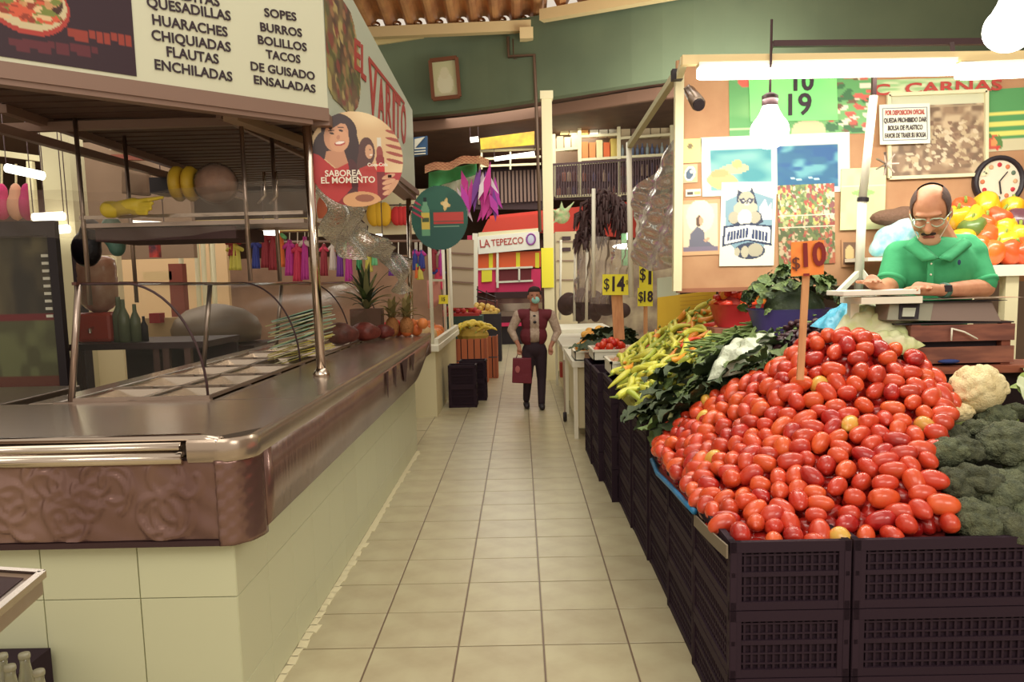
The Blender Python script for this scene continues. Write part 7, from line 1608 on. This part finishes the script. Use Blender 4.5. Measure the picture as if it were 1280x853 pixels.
goods(696, 723, 168, 187, W_, 3, 'pale carton at the left end of the upper rack', 'carton', 'cartons on the upper rack'); goods(700, 723, 142, 166, W_, 2, 'pale carton stacked on others at the left end', 'carton', 'cartons on the upper rack')
goods(726, 736, 150, 170, [(232, 170, 100)], 1, 'orange carton on the middle bay', 'carton', 'cartons on the upper rack'); goods(737, 772, 136, 170, [(236, 232, 214)], 3, 'tall white carton on the middle bay', 'carton', 'cartons on the upper rack')
goods(727, 772, 172, 198, Cc_, 5, 'yellow orange packet on the middle bay', 'packet', 'packets on the upper rack'); goods(775, 838, 133, 154, Cc_ + W_, 6, 'mixed packet on the top shelf of the right bay', 'packet', 'packets on the upper rack')
goods(776, 838, 157, 171, [(206, 186, 150), (120, 96, 80), (222, 200, 150)], 5, 'low packet on the second shelf of the right bay', 'packet', 'packets on the upper rack')
BT = [(110, 70, 66), (150, 96, 80), (96, 84, 110), (130, 110, 96), (84, 56, 60), (176, 150, 126)]
goods(776, 838, 176, 195, [(110, 120, 140), (150, 160, 160), (176, 120, 100), (90, 100, 130)], 10, 'bluish bottle behind glass in the right bay', 'bottle', 'bottles in the upper rack', name='bottle', shape='b')
goods(696, 772, 210, 226, BT, 12, 'dark bottle behind the railing, upper row left', 'bottle', 'bottles behind the railing', name='bottle', shape='b'); goods(696, 772, 229, 245, BT, 12, 'dark bottle behind the railing, lower row left', 'bottle', 'bottles behind the railing', name='bottle', shape='b')
goods(776, 838, 202, 219, BT, 10, 'dark bottle behind the railing, upper row right', 'bottle', 'bottles behind the railing', name='bottle', shape='b'); goods(776, 838, 222, 240, BT, 10, 'dark bottle behind the railing, lower row right', 'bottle', 'bottles behind the railing', name='bottle', shape='b')
# far shelves and lamps between the columns
fr2 = thing('far_wire_rack', 'far white wire rack with a yellow banner above the shutters', 'rack', at(640, 210, 19.5))
for py in (186, 196, 205): MB().bar(at(600, py + 3, 19.5), at(676, py, 19.5), .05).build('shelf_bar', M['cream'], fr2)
for px in (602, 638, 672): MB().bar(at(px, 170, 19.5), at(px, 212, 19.5), .04).build('upright', M['cream'], fr2)
MB().prism([at(600, 173, 16.1), at(668, 164, 16.1), at(668, 181, 16.1), at(601, 187, 16.1)], (0, .03, 0)).build('yellow_banner', mat('banner', (222, 196, 60), .7, rgb2=(206, 150, 60), vscale=5), None, label='yellow banner hung on the far wire rack', cat='banner')
for a_, b_, Y, lab in (((588, 175), (598, 174), 16.2, 'small lit tube lamp left of the yellow banner'), ((618, 199), (668, 192), 19.2, 'long lit tube lamp under the yellow banner')):
    MB().tube([at(*a_, Y), at(*b_, Y)], .05, 8).build('glass_tube', M['tubef'], hl(lab, a_, b_, Y, 4.68, 'far_tube_lamp', None))
dp = thing('blue_menu_screen', 'blue and white lit menu panel beyond the side sign', 'screen', at(526, 196, 8.5)); MB().prism([at(516, 172, 8.5), at(534, 170, 8.5), at(534, 193, 8.5), at(516, 196, 8.5)], (0, .05, 0)).build('panel', cm('screen_blue', (60, 96, 140)), dp); MB().prism([at(518, 174, 8.48), at(531, 171, 8.48), at(518, 186, 8.48)], (0, .02, 0)).build('white_part', M['paperw'], dp)
for k in range(3): MB().bar(at(518, 186 + k * 3.5, 8.47), at(532, 185 + k * 3.5, 8.47), .012).build('text_line', M['paperw'], dp)

# ================================================================== left side beyond the counter
# checkered awning with green and white cloth
def aw(u, v):
    p = at(531 + 80 * u, 207 - 14 * min(1, u * 1.2) + 50 * max(0, u - .86) + 9 * v, 11.5 - .3 * v); return p + Vector((0, .02 * math.sin(u * 20), .02 * math.sin(u * 13)))
pr = Print(60, 14, (206, 160, 120))
for i in range(30):
    for j in range(5):
        if (i + j) % 2: pr.rect(i / 30, j / 5, (i + .9) / 30, (j + .8) / 5, (170, 96, 76))
awo = pr.mesh_on('checked_cloth', (0, 0, 0), (1, 0, 0), (0, 1, 0), label='red and cream checked cloth edge above the left stalls', cat='cloth', back=.01)
awo.data.vertices.foreach_set('co', np.array([tuple(aw(float(pr.u[j, i]), float(pr.v[j, i])) - awo.location) for j in range(pr.h) for i in range(pr.w)]).ravel()); awo.data.update()
MB().grid(lambda u, v: at(536 + 60 * u, 216 - 12 * u + (14 + 6 * (1 - u)) * v, 11.6 - .2 * math.sin(u * 9) * v), 24, 6).build('green_cloth', cm('flag_green', (84, 176, 106)), None, smooth=True, solid=.01, label='green cloth draped below the checked cloth', cat='cloth')
MB().grid(lambda u, v: at(552 + 44 * u, 228 - 10 * u + (20) * v, 11.8 - .2 * math.sin(u * 7) * v), 20, 6).build('white_cloth', cm('cloth_white', (214, 214, 190)), None, smooth=True, solid=.01, label='white cloth behind the green round sign', cat='cloth')
# magenta pleated decoration
dec = thing('magenta_decoration', 'bunch of shiny magenta and white paper fans hanging by the aisle', 'decoration', at(596, 275, 11.3)); rr = random.Random(3)
MB().tube([at(598, 240, 11.3), at(600, 196, 11.42)], .01, 5).build('cord', M['cream'], dec)
for k in range(26):
    px, py = 578 + rr.random() * 42, 228 + rr.random() * 32; c_ = at(px, py, 11.3 + rr.uniform(-.1, .1)); a_ = rr.uniform(-.5, .5); L_ = rr.uniform(.14, .3)
    d = Vector((math.sin(a_), .1, math.cos(a_))) * L_; s_ = Vector((math.cos(a_), 0, -math.sin(a_))) * .05
    MB().prism([c_ - d, c_ + s_, c_ + d, c_ - s_], (0, .02, 0)).build('paper_fan', cm('fan', ((206, 40, 150), (206, 40, 150), (190, 50, 170), (232, 216, 226), (120, 50, 150))[k % 5], .5), dec)
# hanging garments and party goods, each one a thing
rr = random.Random(21); GC = [(206, 60, 90), (120, 60, 150), (70, 150, 100), (60, 70, 150), (226, 120, 60), (206, 196, 90), (190, 60, 150), (120, 200, 140), (150, 50, 60), (214, 200, 190), (60, 120, 110)]
cmn = {GC[i]: n_ for i, n_ in enumerate(('crimson', 'violet', 'green', 'navy blue', 'orange', 'yellow', 'magenta', 'mint green', 'dark red', 'cream', 'teal'))}
def garment(px, py0, py1, wpx, Y, c_, where):
    t = thing('hanging_dress', '%s child dress %s' % (cmn[c_], where), 'dress', at(px, py1, Y), 0, 'garments on the far left stalls')
    def f(u, v): 
        w_ = wpx * (.55 + .45 * v ** .7) if v > .3 else wpx * (.35 + .3 * math.sin(v * 5)); p = at(px + w_ * (u - .5), py0 + (py1 - py0) * v, Y); return p + Vector((0, -.06 * math.sin(PI * u) + .03 * math.sin(u * 22) * v, 0))
    MB().grid(f, 12, 10).build('skirt', cm('garment', c_), t, smooth=True, solid=.01)
    s_ = at(px, py0 + (py1 - py0) * .14, Y); q_ = (py1 - py0) * .01; MB().cap(s_ - Vector((.006 * wpx, .02, .03)), s_ + Vector((0, -.03, .01)), .025, .035, 8).cap(s_ + Vector((.006 * wpx, -.02, -.03)), s_ + Vector((0, -.03, .01)), .025, .035, 8).build('sleeves', cm('garment', GC[(GC.index(c_) + (3 if px % 2 else 0)) % 11]), t, smooth=True)
    MB().tube([at(px, min(py0 - 2, 302 if Y > 12 else 290), Y), at(px, py0 + 1, Y)], .008, 5).build('hanger', M['white'], t)
spots = [(405, 305, 345, 10, 8), (416, 304, 338, 9, 9), (425, 305, 346, 9, 1), (436, 303, 352, 10, 6), (433, 302, 322, 10, 7), (449, 306, 338, 8, 2), (461, 312, 340, 10, 5), (468, 312, 332, 8, 7), (490, 318, 345, 9, 1), (498, 318, 344, 8, 6), (519, 312, 338, 8, 3), (527, 313, 336, 9, 3), (525, 333, 350, 9, 5), (521, 330, 348, 5, 4), (542, 310, 340, 7, 8), (551, 311, 345, 7, 6), (549, 335, 362, 14, 0)]
for i, (px, a_, b_, w_, k) in enumerate(spots):
    Y = 12.8; garment(px, a_, b_, w_, Y, GC[k], 'on the far left row, %s' % (('beside the near steel post', 'second from the near post', 'third from the near post', 'behind the plant at left', 'high behind the plant', 'left of the plant top', 'just behind the plant', 'right of the plant', 'between plant and far post', 'left of the far post', 'right of the far post', 'under the round green sign', 'low under the round green sign', 'low beside the far post', 'right of the round sign pole', 'rightmost of the row', 'big one beside the aisle')[i]))
for i, (px, a_, b_, w_, k) in enumerate(((332, 288, 335, 12, 8), (342, 290, 338, 13, 8), (351, 288, 334, 10, 4), (362, 300, 345, 12, 6), (372, 305, 352, 12, 0), (381, 296, 350, 10, 6), (320, 300, 336, 10, 3), (292, 298, 320, 14, 8), (294, 305, 338, 16, 5))):
    garment(px, a_, b_, w_, 10.55, GC[k], 'seen through the glass guard, %s' % ('red group left', 'red group middle', 'red group right', 'pink group left', 'pink group middle', 'pink group right', 'dark one before the red group', 'top of the single orange costume', 'yellow costume in front of pale cloths')[i])
rk = thing('garment_rail', 'long rail the garments hang from on the far left', 'rail', (at(470, 300, 12.6).x, 12.6, 1.9)); MB().tube([at(300, 303, 12.8), at(562, 301, 12.8)], .02, 8).build('bar', M['trimgrey'], rk)
for px in (395, 560): MB().bar(at(px, 302, 12.85), Vector((at(px, 302, 12.85).x, 12.85, 0)), .05).build('upright', M['cream'], rk)
MB().tube([at(280, 292, 10.55), at(392, 288, 10.55)], .02, 8).build('garment_bar', M['trimgrey'], None, label='bar carrying the red and pink garments', cat='rail')
# cream wall behind with hanging paper fruits
cw_ = thing('cream_stall_wall', 'cream stall canopy band behind the hanging paper fruits', 'wall panel', (at(470, 260, 14).x, 14, 2.3)); MB().prism([at(385, 240, 14), at(540, 236, 14), at(540, 292, 14), at(385, 296, 14)], (0, .1, 0)).build('panel', M['cream'], cw_); MB().bar(at(415, 258, 13.9), at(520, 256, 13.9), .02).build('cord', M['darkmetal'], cw_)
def pfruit(px, py, Y, r, c_, label):
    t = thing('paper_fruit', label, 'paper fruit', at(px, py + 14, Y), 0, 'hanging paper fruits'); c = at(px, py, Y)
    for s in (-1, 0, 1): MB().ball(c + Vector((s * r * .45, 0, 0)), (r * .62, r * .5, r), 14, 10).build('lobe', cm('paper_fruit', c_), t, smooth=True)
    MB().tube([c + Vector((0, 0, r * .9)), c + Vector((0, 0, r * 1.3))], .02, 6).build('stem', M['leafd'], t)
pfruit(474, 268, 13.8, .2, (226, 176, 40), 'yellow paper pepper lantern hanging over the aisle side'); pfruit(501, 270, 13.8, .16, (206, 50, 50), 'red paper pepper lantern beside the far kiosk post')
pfruit(418, 262, 13.8, .28, (206, 110, 76), 'large dull orange paper lantern behind the plastic curtain')
# left hall: brown walls, pillar, shelf, canopies
pil = thing('cream_pillar', 'cream square pillar behind the kiosk at upper left', 'pillar', (at(80, 300, 9).x, 9.0, 0)); MB().box2((at(62, 220, 9).x, 8.85, 0), (at(98, 220, 9).x, 9.15, 3.6)).build('shaft', cm('pillar_paint', (196, 186, 150)), pil)
struct('wall_partition', MB().box2((at(97, 220, 9.6).x, 9.6, 1.95), (at(236, 220, 9.6).x, 9.7, 3.3)), M['beigewall'])
struct('wall_partition', MB().box2((at(150, 300, 12.4).x, 12.4, 0), (at(282, 300, 12.4).x, 12.5, at(200, 300, 12.4).z + .1)), cm('peach_wall', (222, 186, 140)))
bx = thing('box_on_ledge', 'white and grey box on a red edged ledge behind the kiosk', 'box', at(160, 194, 9.3)); MB().box2(at(136, 172, 9.3), at(176, 192, 9.6)).build('box_body', cm('box_white', (206, 200, 176)), bx); MB().bar(at(140, 197, 9.25), at(226, 197, 9.25), .06).build('ledge', M['wood'], bx)
blw = MB().grid(lambda u, v: at(153 + 34 * u, 212 + 30 * v, 7.0 - .0 * u) + Vector((0, .2 * math.sin(PI * u), 0)), 10, 8); blw.build('grey_bin', M['beigewall'], None, smooth=True, solid=.01, label='curved grey brown panel beside the yellow gloves', cat='panel')
MB().box2(at(186, 222, 6.6), at(232, 246, 6.9)).build('dark_box', M['black'], None, label='dark box on the rack left of the yellow dishes', cat='box')
can = thing('far_canopy', 'pale yellow canopy strip seen through the glass above the far stalls', 'canopy', at(230, 285, 10.3)); MB().prism([at(226, 276, 10.3), at(395, 272, 10.3), at(395, 288, 10.3), at(226, 292, 10.3)], (0, .1, 0)).build('panel', cm('canopy', (226, 200, 130)), can)
for px in (262, 392): MB().bar(at(px, 285, 10.42), Vector((at(px, 285, 10.42).x, 10.42, 0)), .04).build('post', M['cream'], can)
for i in range(6): MB().ball(at(236 + i * 22, 283, 10.28), (.06, .01, .03), 8, 6).build('leaf_print', M['leafm'], can)
MB().prism([at(226, 290, 10.3), at(310, 290, 10.3), at(310, 300, 10.3), at(226, 300, 10.3)], (0, .05, 0)).build('red_strip', cm('red_strip', (190, 60, 60)), can)
for (a_, b_, Y, lab) in (((8, 210), (54, 220), 8.6, 'lit tube lamp at the upper left behind the fridge'), ((165, 281), (205, 283), 8.6, 'lit tube lamp seen below the overhead rack'), ((42, 272), (80, 270), 8.7, 'bright lit lamp above the fridge door'), ((58, 288), (86, 286), 8.72, 'second bright lamp right of the fridge top'), ((330, 289), (348, 290), 9.5, 'small lit lamp behind the near steel post'), ((448, 298), (478, 297), 10.5, 'bright lamp behind the plastic curtain')):
    MB().tube([at(*a_, Y), at(*b_, Y)], .045, 8).build('glass_tube', M['tubef'], hl(lab, a_, b_, Y))
rc = MB().box2(at(185, 298, 9.0), at(202, 322, 9.1)); rc.build('red_black_poster', mat('rbp', (190, 60, 50), .6, rgb2=(60, 36, 50), vscale=9), None, label='red and black poster hanging at the far stall', cat='poster')
for (x0, y0, x1, y1, Y, c_, nm) in ((53, 298, 68, 330, 9.68, (196, 56, 48), 'red box panel right of the fridge'), (66, 300, 84, 322, 9.66, (236, 226, 206), 'white panel right of the red one'), (80, 330, 92, 356, 9.68, (226, 110, 76), 'orange pink panel beside the dark frame'), (68, 378, 84, 440, 9.2, (222, 206, 130), 'yellowish poster low right of the fridge'), (56, 325, 100, 480, 9.8, (150, 96, 74), 'brown stall side behind the small panels'), (88, 305, 100, 358, 7.4, (44, 28, 34), 'tall dark frame left of the dispenser'), (104, 320, 148, 358, 9.1, (220, 204, 166), 'cream panel behind the water bottle'), (178, 340, 215, 350, 9.0, (226, 196, 146), 'peach panel behind the glass guard'), (210, 330, 230, 372, 9.0, (140, 70, 56), 'stack of reddish crates behind the glass'), (180, 398, 240, 428, 8.0, (206, 176, 130), 'tan box low behind the glass guard'), (186, 392, 200, 404, 7.9, (160, 40, 44), 'small dark red box behind the glass')):
    p_, q_ = at(x0, y0, Y), at(x1, y1, Y); q_.z = 0.0 if y1 > 355 and y1 != 404 else q_.z
    MB().box2((p_.x, Y, q_.z), (q_.x, Y + .12, p_.z)).build('stall_divider', cm('panel', c_), None, label=nm, cat='panel')
for i, px in enumerate((228, 248, 256, 268)): pole(Vector((at(px, 400, 10.2).x, 10.2, 0)), at(px - 3, 296, 10.2), .03, 'slim cream stall post seen through the glass, %s' % ('leftmost', 'second', 'third', 'rightmost')[i], m=M['cream'], flange=False)
for i, px in enumerate((8, 26, 40)):
    hbg = thing('hanging_pink_bag', 'pink and white party item hanging at the far left, %s' % ('leftmost', 'middle', 'right one')[i], 'party item', at(px, 272, 9.0), 0, 'pink party items at the far left'); fused(MB().ball(at(px - 6, 258, 9), (.10, .08, .16)).ball(at(px - 6, 242, 9), (.07, .06, .12)), .025, 3).build('body', cm('pinkitem', ((190, 40, 100), (206, 150, 120), (176, 30, 96))[i]), hbg, smooth=True); MB().tube([at(px - 6, 240, 9), at(px - 6, 205, 9)], .012, 5).build('cord', M['cream'], hbg)
MB().bar(at(-30, 188, 8.9), at(62, 200, 8.9), .06).build('cream_bar', M['cream'], None, label='cream horizontal bar with hanging party items at the far left', cat='bar'); MB().bar(at(38, 202, 8.86), Vector((at(42, 280, 8.86).x, 8.86, 0)), .06).build('cream_upright', M['cream'], None, label='cream upright left of the cream pillar', cat='post')
struct('wall_hall', MB().box2((-13, 13.8, 0), (at(60, 250, 13.8).x, 13.9, 3.3)), cm('hallbrown', (112, 76, 70)))
struct('wall_hall', MB().box2((at(-100, 250, 14.6).x, 14.6, 0), (at(548, 250, 14.6).x, 14.7, 2.1)), cm('stall_brown', (178, 140, 114), var=.3, vscale=2))
# bright skylight seen under the sign
sk_ = thing('roof_skylight_panel', 'bright skylight panel between rafters under the menu sign', 'skylight', at(80, 132, 9.8)); MB().prism([at(34, 112, 9.8), at(126, 121, 9.8), at(124, 148, 9.8), at(44, 152, 9.8)], (0, .05, 0)).build('glazing', M['sky'], sk_)
for a_, b_ in (((70, 114), (74, 148)), ((68, 118), (112, 140)), ((88, 118), (122, 136))): MB().bar(at(*a_, 9.7), at(*b_, 9.7), .10, .04).build('rafter', M['roofmetal'], sk_)
struct('ceiling_left', MB().box2((-12.9, 8.5, 3.62), (-1.75, 13.7, 3.68)).box2((-12.9, 4.2, 3.9), (at(30, 130, 8).x, 8.4, 3.95)), cm('ceil_dark', (84, 62, 52)))
struct('trim_6', MB().prism([at(-60, 60, 10.2), at(34, 112, 10.2), at(44, 152, 10.2), at(-60, 190, 10.2)], (0, .1, 0)).prism([at(122, 116, 10.2), at(420, 160, 10.2), at(420, 215, 10.2), at(236, 205, 10.2), at(124, 150, 10.2)], (0, .1, 0)), cm('ceil_dark', (84, 62, 52)))

# ---- white produce counter, crates and bananas at the left of the aisle
pc = thing('white_produce_counter', 'white tiled produce counter left of the aisle beyond the steel counter', 'counter', (-1.5, 10.8, 0))
yb0 = 9.55; MB().box2((-2.9, yb0, 0), (-1.02, 12.6, .78)).build('base', M['cream'], pc); MB().box2((-2.95, yb0 - .05, .78), (-.97, 12.7, .86)).build('slab', M['white'], pc, bevel=.01)
MB().box2((-1.03, yb0, .86), (-.98, 12.7, .93)).build('lip', M['white'], pc)
for px, lab in ((541, 'white'), (562, 'white')):
    pass
for i, (y, x) in enumerate(((9.7, -1.06), (11.4, -1.06), (12.5, -1.06))): pole((x, y, .86), (x, y, 2.35), .022, 'thin white post on the white produce counter, %s' % ('nearest', 'middle', 'farthest')[i], m=M['white'], flange=False)
MB().bar((-1.06, 9.7, 1.62), (-1.06, 11.4, 1.62), .03).build('white_rail', M['white'], None, label='white rail joining the thin posts on the produce counter', cat='rail')
MB().grid(lambda u, v: (-1.1 - .03 * math.sin(u * 9), 9.75 + 1.6 * u, 1.62 - (.3 + .05 * math.sin(u * 6)) * v), 14, 5).build('pink_bag', cm('pinkcloth', (226, 150, 140)), None, smooth=True, solid=.01, label='pink cloth hanging from the white rail', cat='cloth')
card('small yellow price card over the produce counter', 548, 369, 560, 380, 10.8, (('15', .5, .5, .05, .002),))
def cfill(name, label, cat, x, y, c_, r, n, seed, sx, sy, el=1.0, dome=.12): fill_balls(name, label, cat, label + 's', (x, y, .86), sx, sy, r, cm(name, c_, .5, rand=.12), n, seed, dome, .06, el)
cfill('papaya', 'orange papaya on the white produce counter', 'papaya', -1.35, 11.0, (222, 130, 70), .07, 16, 31, .6, .8, 1.5); cfill('cantaloupe', 'tan melon at the near end of the white produce counter', 'melon', -1.35, 10.1, (206, 176, 130), .075, 10, 32, .6, .7); cfill('green_squash', 'dark green squash on the white produce counter', 'squash', -1.9, 10.2, (84, 100, 60), .06, 14, 33, .5, .7); cfill('red_apple', 'red apple at the back of the white produce counter', 'apple', -1.7, 11.6, (190, 50, 50), .045, 36, 34, .9, .8)
# bananas on wooden crates
def wcrate(loc, label, sx=.52, sy=.36, h=.34):
    t = thing('wooden_crate', label, 'crate', loc, 0, 'orange wooden crates by the bananas'); x, y, z = loc
    for i in range(5): MB().box2((x - sx / 2 + i * sx / 5 + .008, y - sy / 2, z), (x - sx / 2 + (i + 1) * sx / 5 - .008, y - sy / 2 + .012, z + h)).build('slat', cm('crate_wood', (176, 96, 60)), t)
    for i in range(4): MB().box2((x + sx / 2 - .012, y - sy / 2 + i * sy / 4 + .008, z), (x + sx / 2, y - sy / 2 + (i + 1) * sy / 4 - .008, z + h)).build('slat', cm('crate_wood2', (186, 106, 66)), t)
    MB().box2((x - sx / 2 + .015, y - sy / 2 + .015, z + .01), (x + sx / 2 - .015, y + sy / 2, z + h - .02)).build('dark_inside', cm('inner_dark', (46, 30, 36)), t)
    for a_ in (-1, 1): MB().box2((x + a_ * (sx / 2 - .03) - .02, y - sy / 2 - .008, z), (x + a_ * (sx / 2 - .03) + .02, y - sy / 2, z + h)).build('corner_batten', cm('crate_wood3', (150, 80, 54)), t)
yk = 12.95
for k in range(2): wcrate((-.80, yk, .36 * k), 'orange wooden crate under the bananas, %s of the near stack' % ('bottom', 'top')[k])
for k in range(2): wcrate((-.62, yk + .55, .36 * k), 'orange wooden crate behind the near stack, %s of its stack' % ('bottom', 'top')[k], .45)
def banana(i, loc, e_):
    pth_ = [(.11 * math.sin(a_), .11 * math.cos(a_) - .08, 0) for a_ in [(-1 + 2 * k / 8) * 1.0 for k in range(9)]]
    t = thing('banana', 'yellow banana in the heap on the wooden crates', 'banana', (0, 0, 0), 0, 'bananas on the wooden crates'); MB().tube(pth_, [.006, .016, .02, .022, .022, .021, .019, .013, .005], 7).build('fruit', M['banana'], t, smooth=True, local=True); MB().tube([pth_[0], (pth_[0][0] - .02, pth_[0][1] - .02, 0)], .006, 5).build('stem', M['stem'], t, local=True); return t
bnn = banana(0, None, None); rr = random.Random(8)
for i in range(34):
    x, y = -.78 + rr.uniform(-.34, .30), yk + rr.uniform(-.2, .5); z = .74 + .16 * (1 - abs(x + .78) / .5) + rr.uniform(0, .04); e_ = (rr.uniform(-.5, .5) + 1.2, rr.uniform(-.4, .4), rr.uniform(-1, 1))
    if i == 0: place(bnn, (x, y, z), e_, 1.1)
    else: clone(bnn, (x, y, z), e_, rr.uniform(1.0, 1.3))
MB().ball((-.78, yk + .1, .74), (.26, .24, .14), 14, 8).build('banana_filling', cm('ban_shade', (176, 146, 60)), None, label='body of the banana heap', cat='bananas', kind='stuff')
crate((-.76, 10.36, 0), .36, .30, .27, 'black plastic crate on the floor left of the aisle, bottom front one', 'black crates left of the aisle'); crate((-.76, 10.36, .27), .36, .30, .27, 'black plastic crate on the floor left of the aisle, upper front one', 'black crates left of the aisle'); crate((-.66, 10.95, 0), .36, .30, .27, 'black plastic crate behind the front pair, bottom one', 'black crates left of the aisle'); crate((-.66, 10.95, .27), .36, .30, .27, 'black plastic crate behind the front pair, upper one', 'black crates left of the aisle')
# dark tubs and fruit further back at the left
for i, (px, py, Y, c_, nm) in enumerate(((575, 388, 15.0, (176, 50, 50), 'tub of red fruit left of the aisle, nearer one'), (600, 386, 16.5, (206, 170, 90), 'tub of yellow brown fruit left of the aisle, farther one'))):
    p = at(px, py, Y); t = thing('dark_tub_stand', 'dark stand with ' + nm, 'stand', (p.x, Y, 0)); MB().box2((p.x - .42, Y - .3, 0), (p.x + .42, Y + .3, p.z - .1)).build('body', (cm('tubgreen', (50, 70, 62)), M['black'])[i], t)
    fill_balls('market_fruit', 'round fruit in the %s' % nm, 'fruit', nm, (p.x, Y, p.z - .12), .8, .56, .05, cm('mfruit', c_, rand=.15), 26, 40 + i, .14, .06)
wr = thing('wire_rack', 'dark red wire rack beyond the bananas left of the far stall', 'rack', at(610, 380, 17.5)); 
for k in range(4): MB().bar(at(596, 362 + k * 9, 17.5), at(620, 372 + k * 6, 16.8), .02).build('wire', M['darkmetal'], wr)
for px in (597, 608, 619): MB().bar(at(px, 358 + (px - 597) * .5, 17.3), at(px, 396, 17.3), .025).build('upright', M['darkmetal'], wr)
MB().box2((at(598, 390, 17.9).x, 17.9, 0), (at(622, 390, 17.9).x, 18.3, at(610, 376, 17.9).z)).build('goods_box', cm('goodsbox', (110, 56, 50)), None, label='dark red box behind the wire rack', cat='box')
pst = thing('party_stand', 'tall white framed display of colourful bags before the red stall', 'display', at(592, 370, 19)); MB().bar(at(594, 292, 19), at(594, 398, 19), .12).build('frame_post', M['white'], pst)
for k in range(3): MB().box(at(588, 300 + k * 12, 19), (.14, .05, .2)).build('packet', cm('packet', ((190, 50, 90), (90, 60, 150), (200, 60, 60))[k]), pst)
lw = thing('grey_cream_wall_panel', 'beige stall side panel behind the round green sign', 'panel', at(572, 340, 14)); MB().prism([at(560, 300, 14.2), at(592, 300, 14.2), at(592, 385, 14.2), at(560, 385, 14.2)], (0, .1, 0)).build('panel', cm('beigep', (190, 172, 146)), lw)
for k in range(3): MB().bar(at(560, 316 + k * 18, 14.15), at(592, 318 + k * 18, 14.15), .025).build('seam', M['trimgrey'], lw)

mz = thing('hazy_goods_wall', 'pale mottled stall back wall behind the garlands and price cards', 'wall panel', (at(780, 340, 16).x, 16, 0))
MB().box2((at(724, 340, 16).x, 16.0, 0), (at(850, 340, 16).x, 16.1, at(780, 300, 16).z)).build('panel', mat('mottled', (176, 160, 130), .8, rgb2=(120, 100, 86), vscale=3), mz)
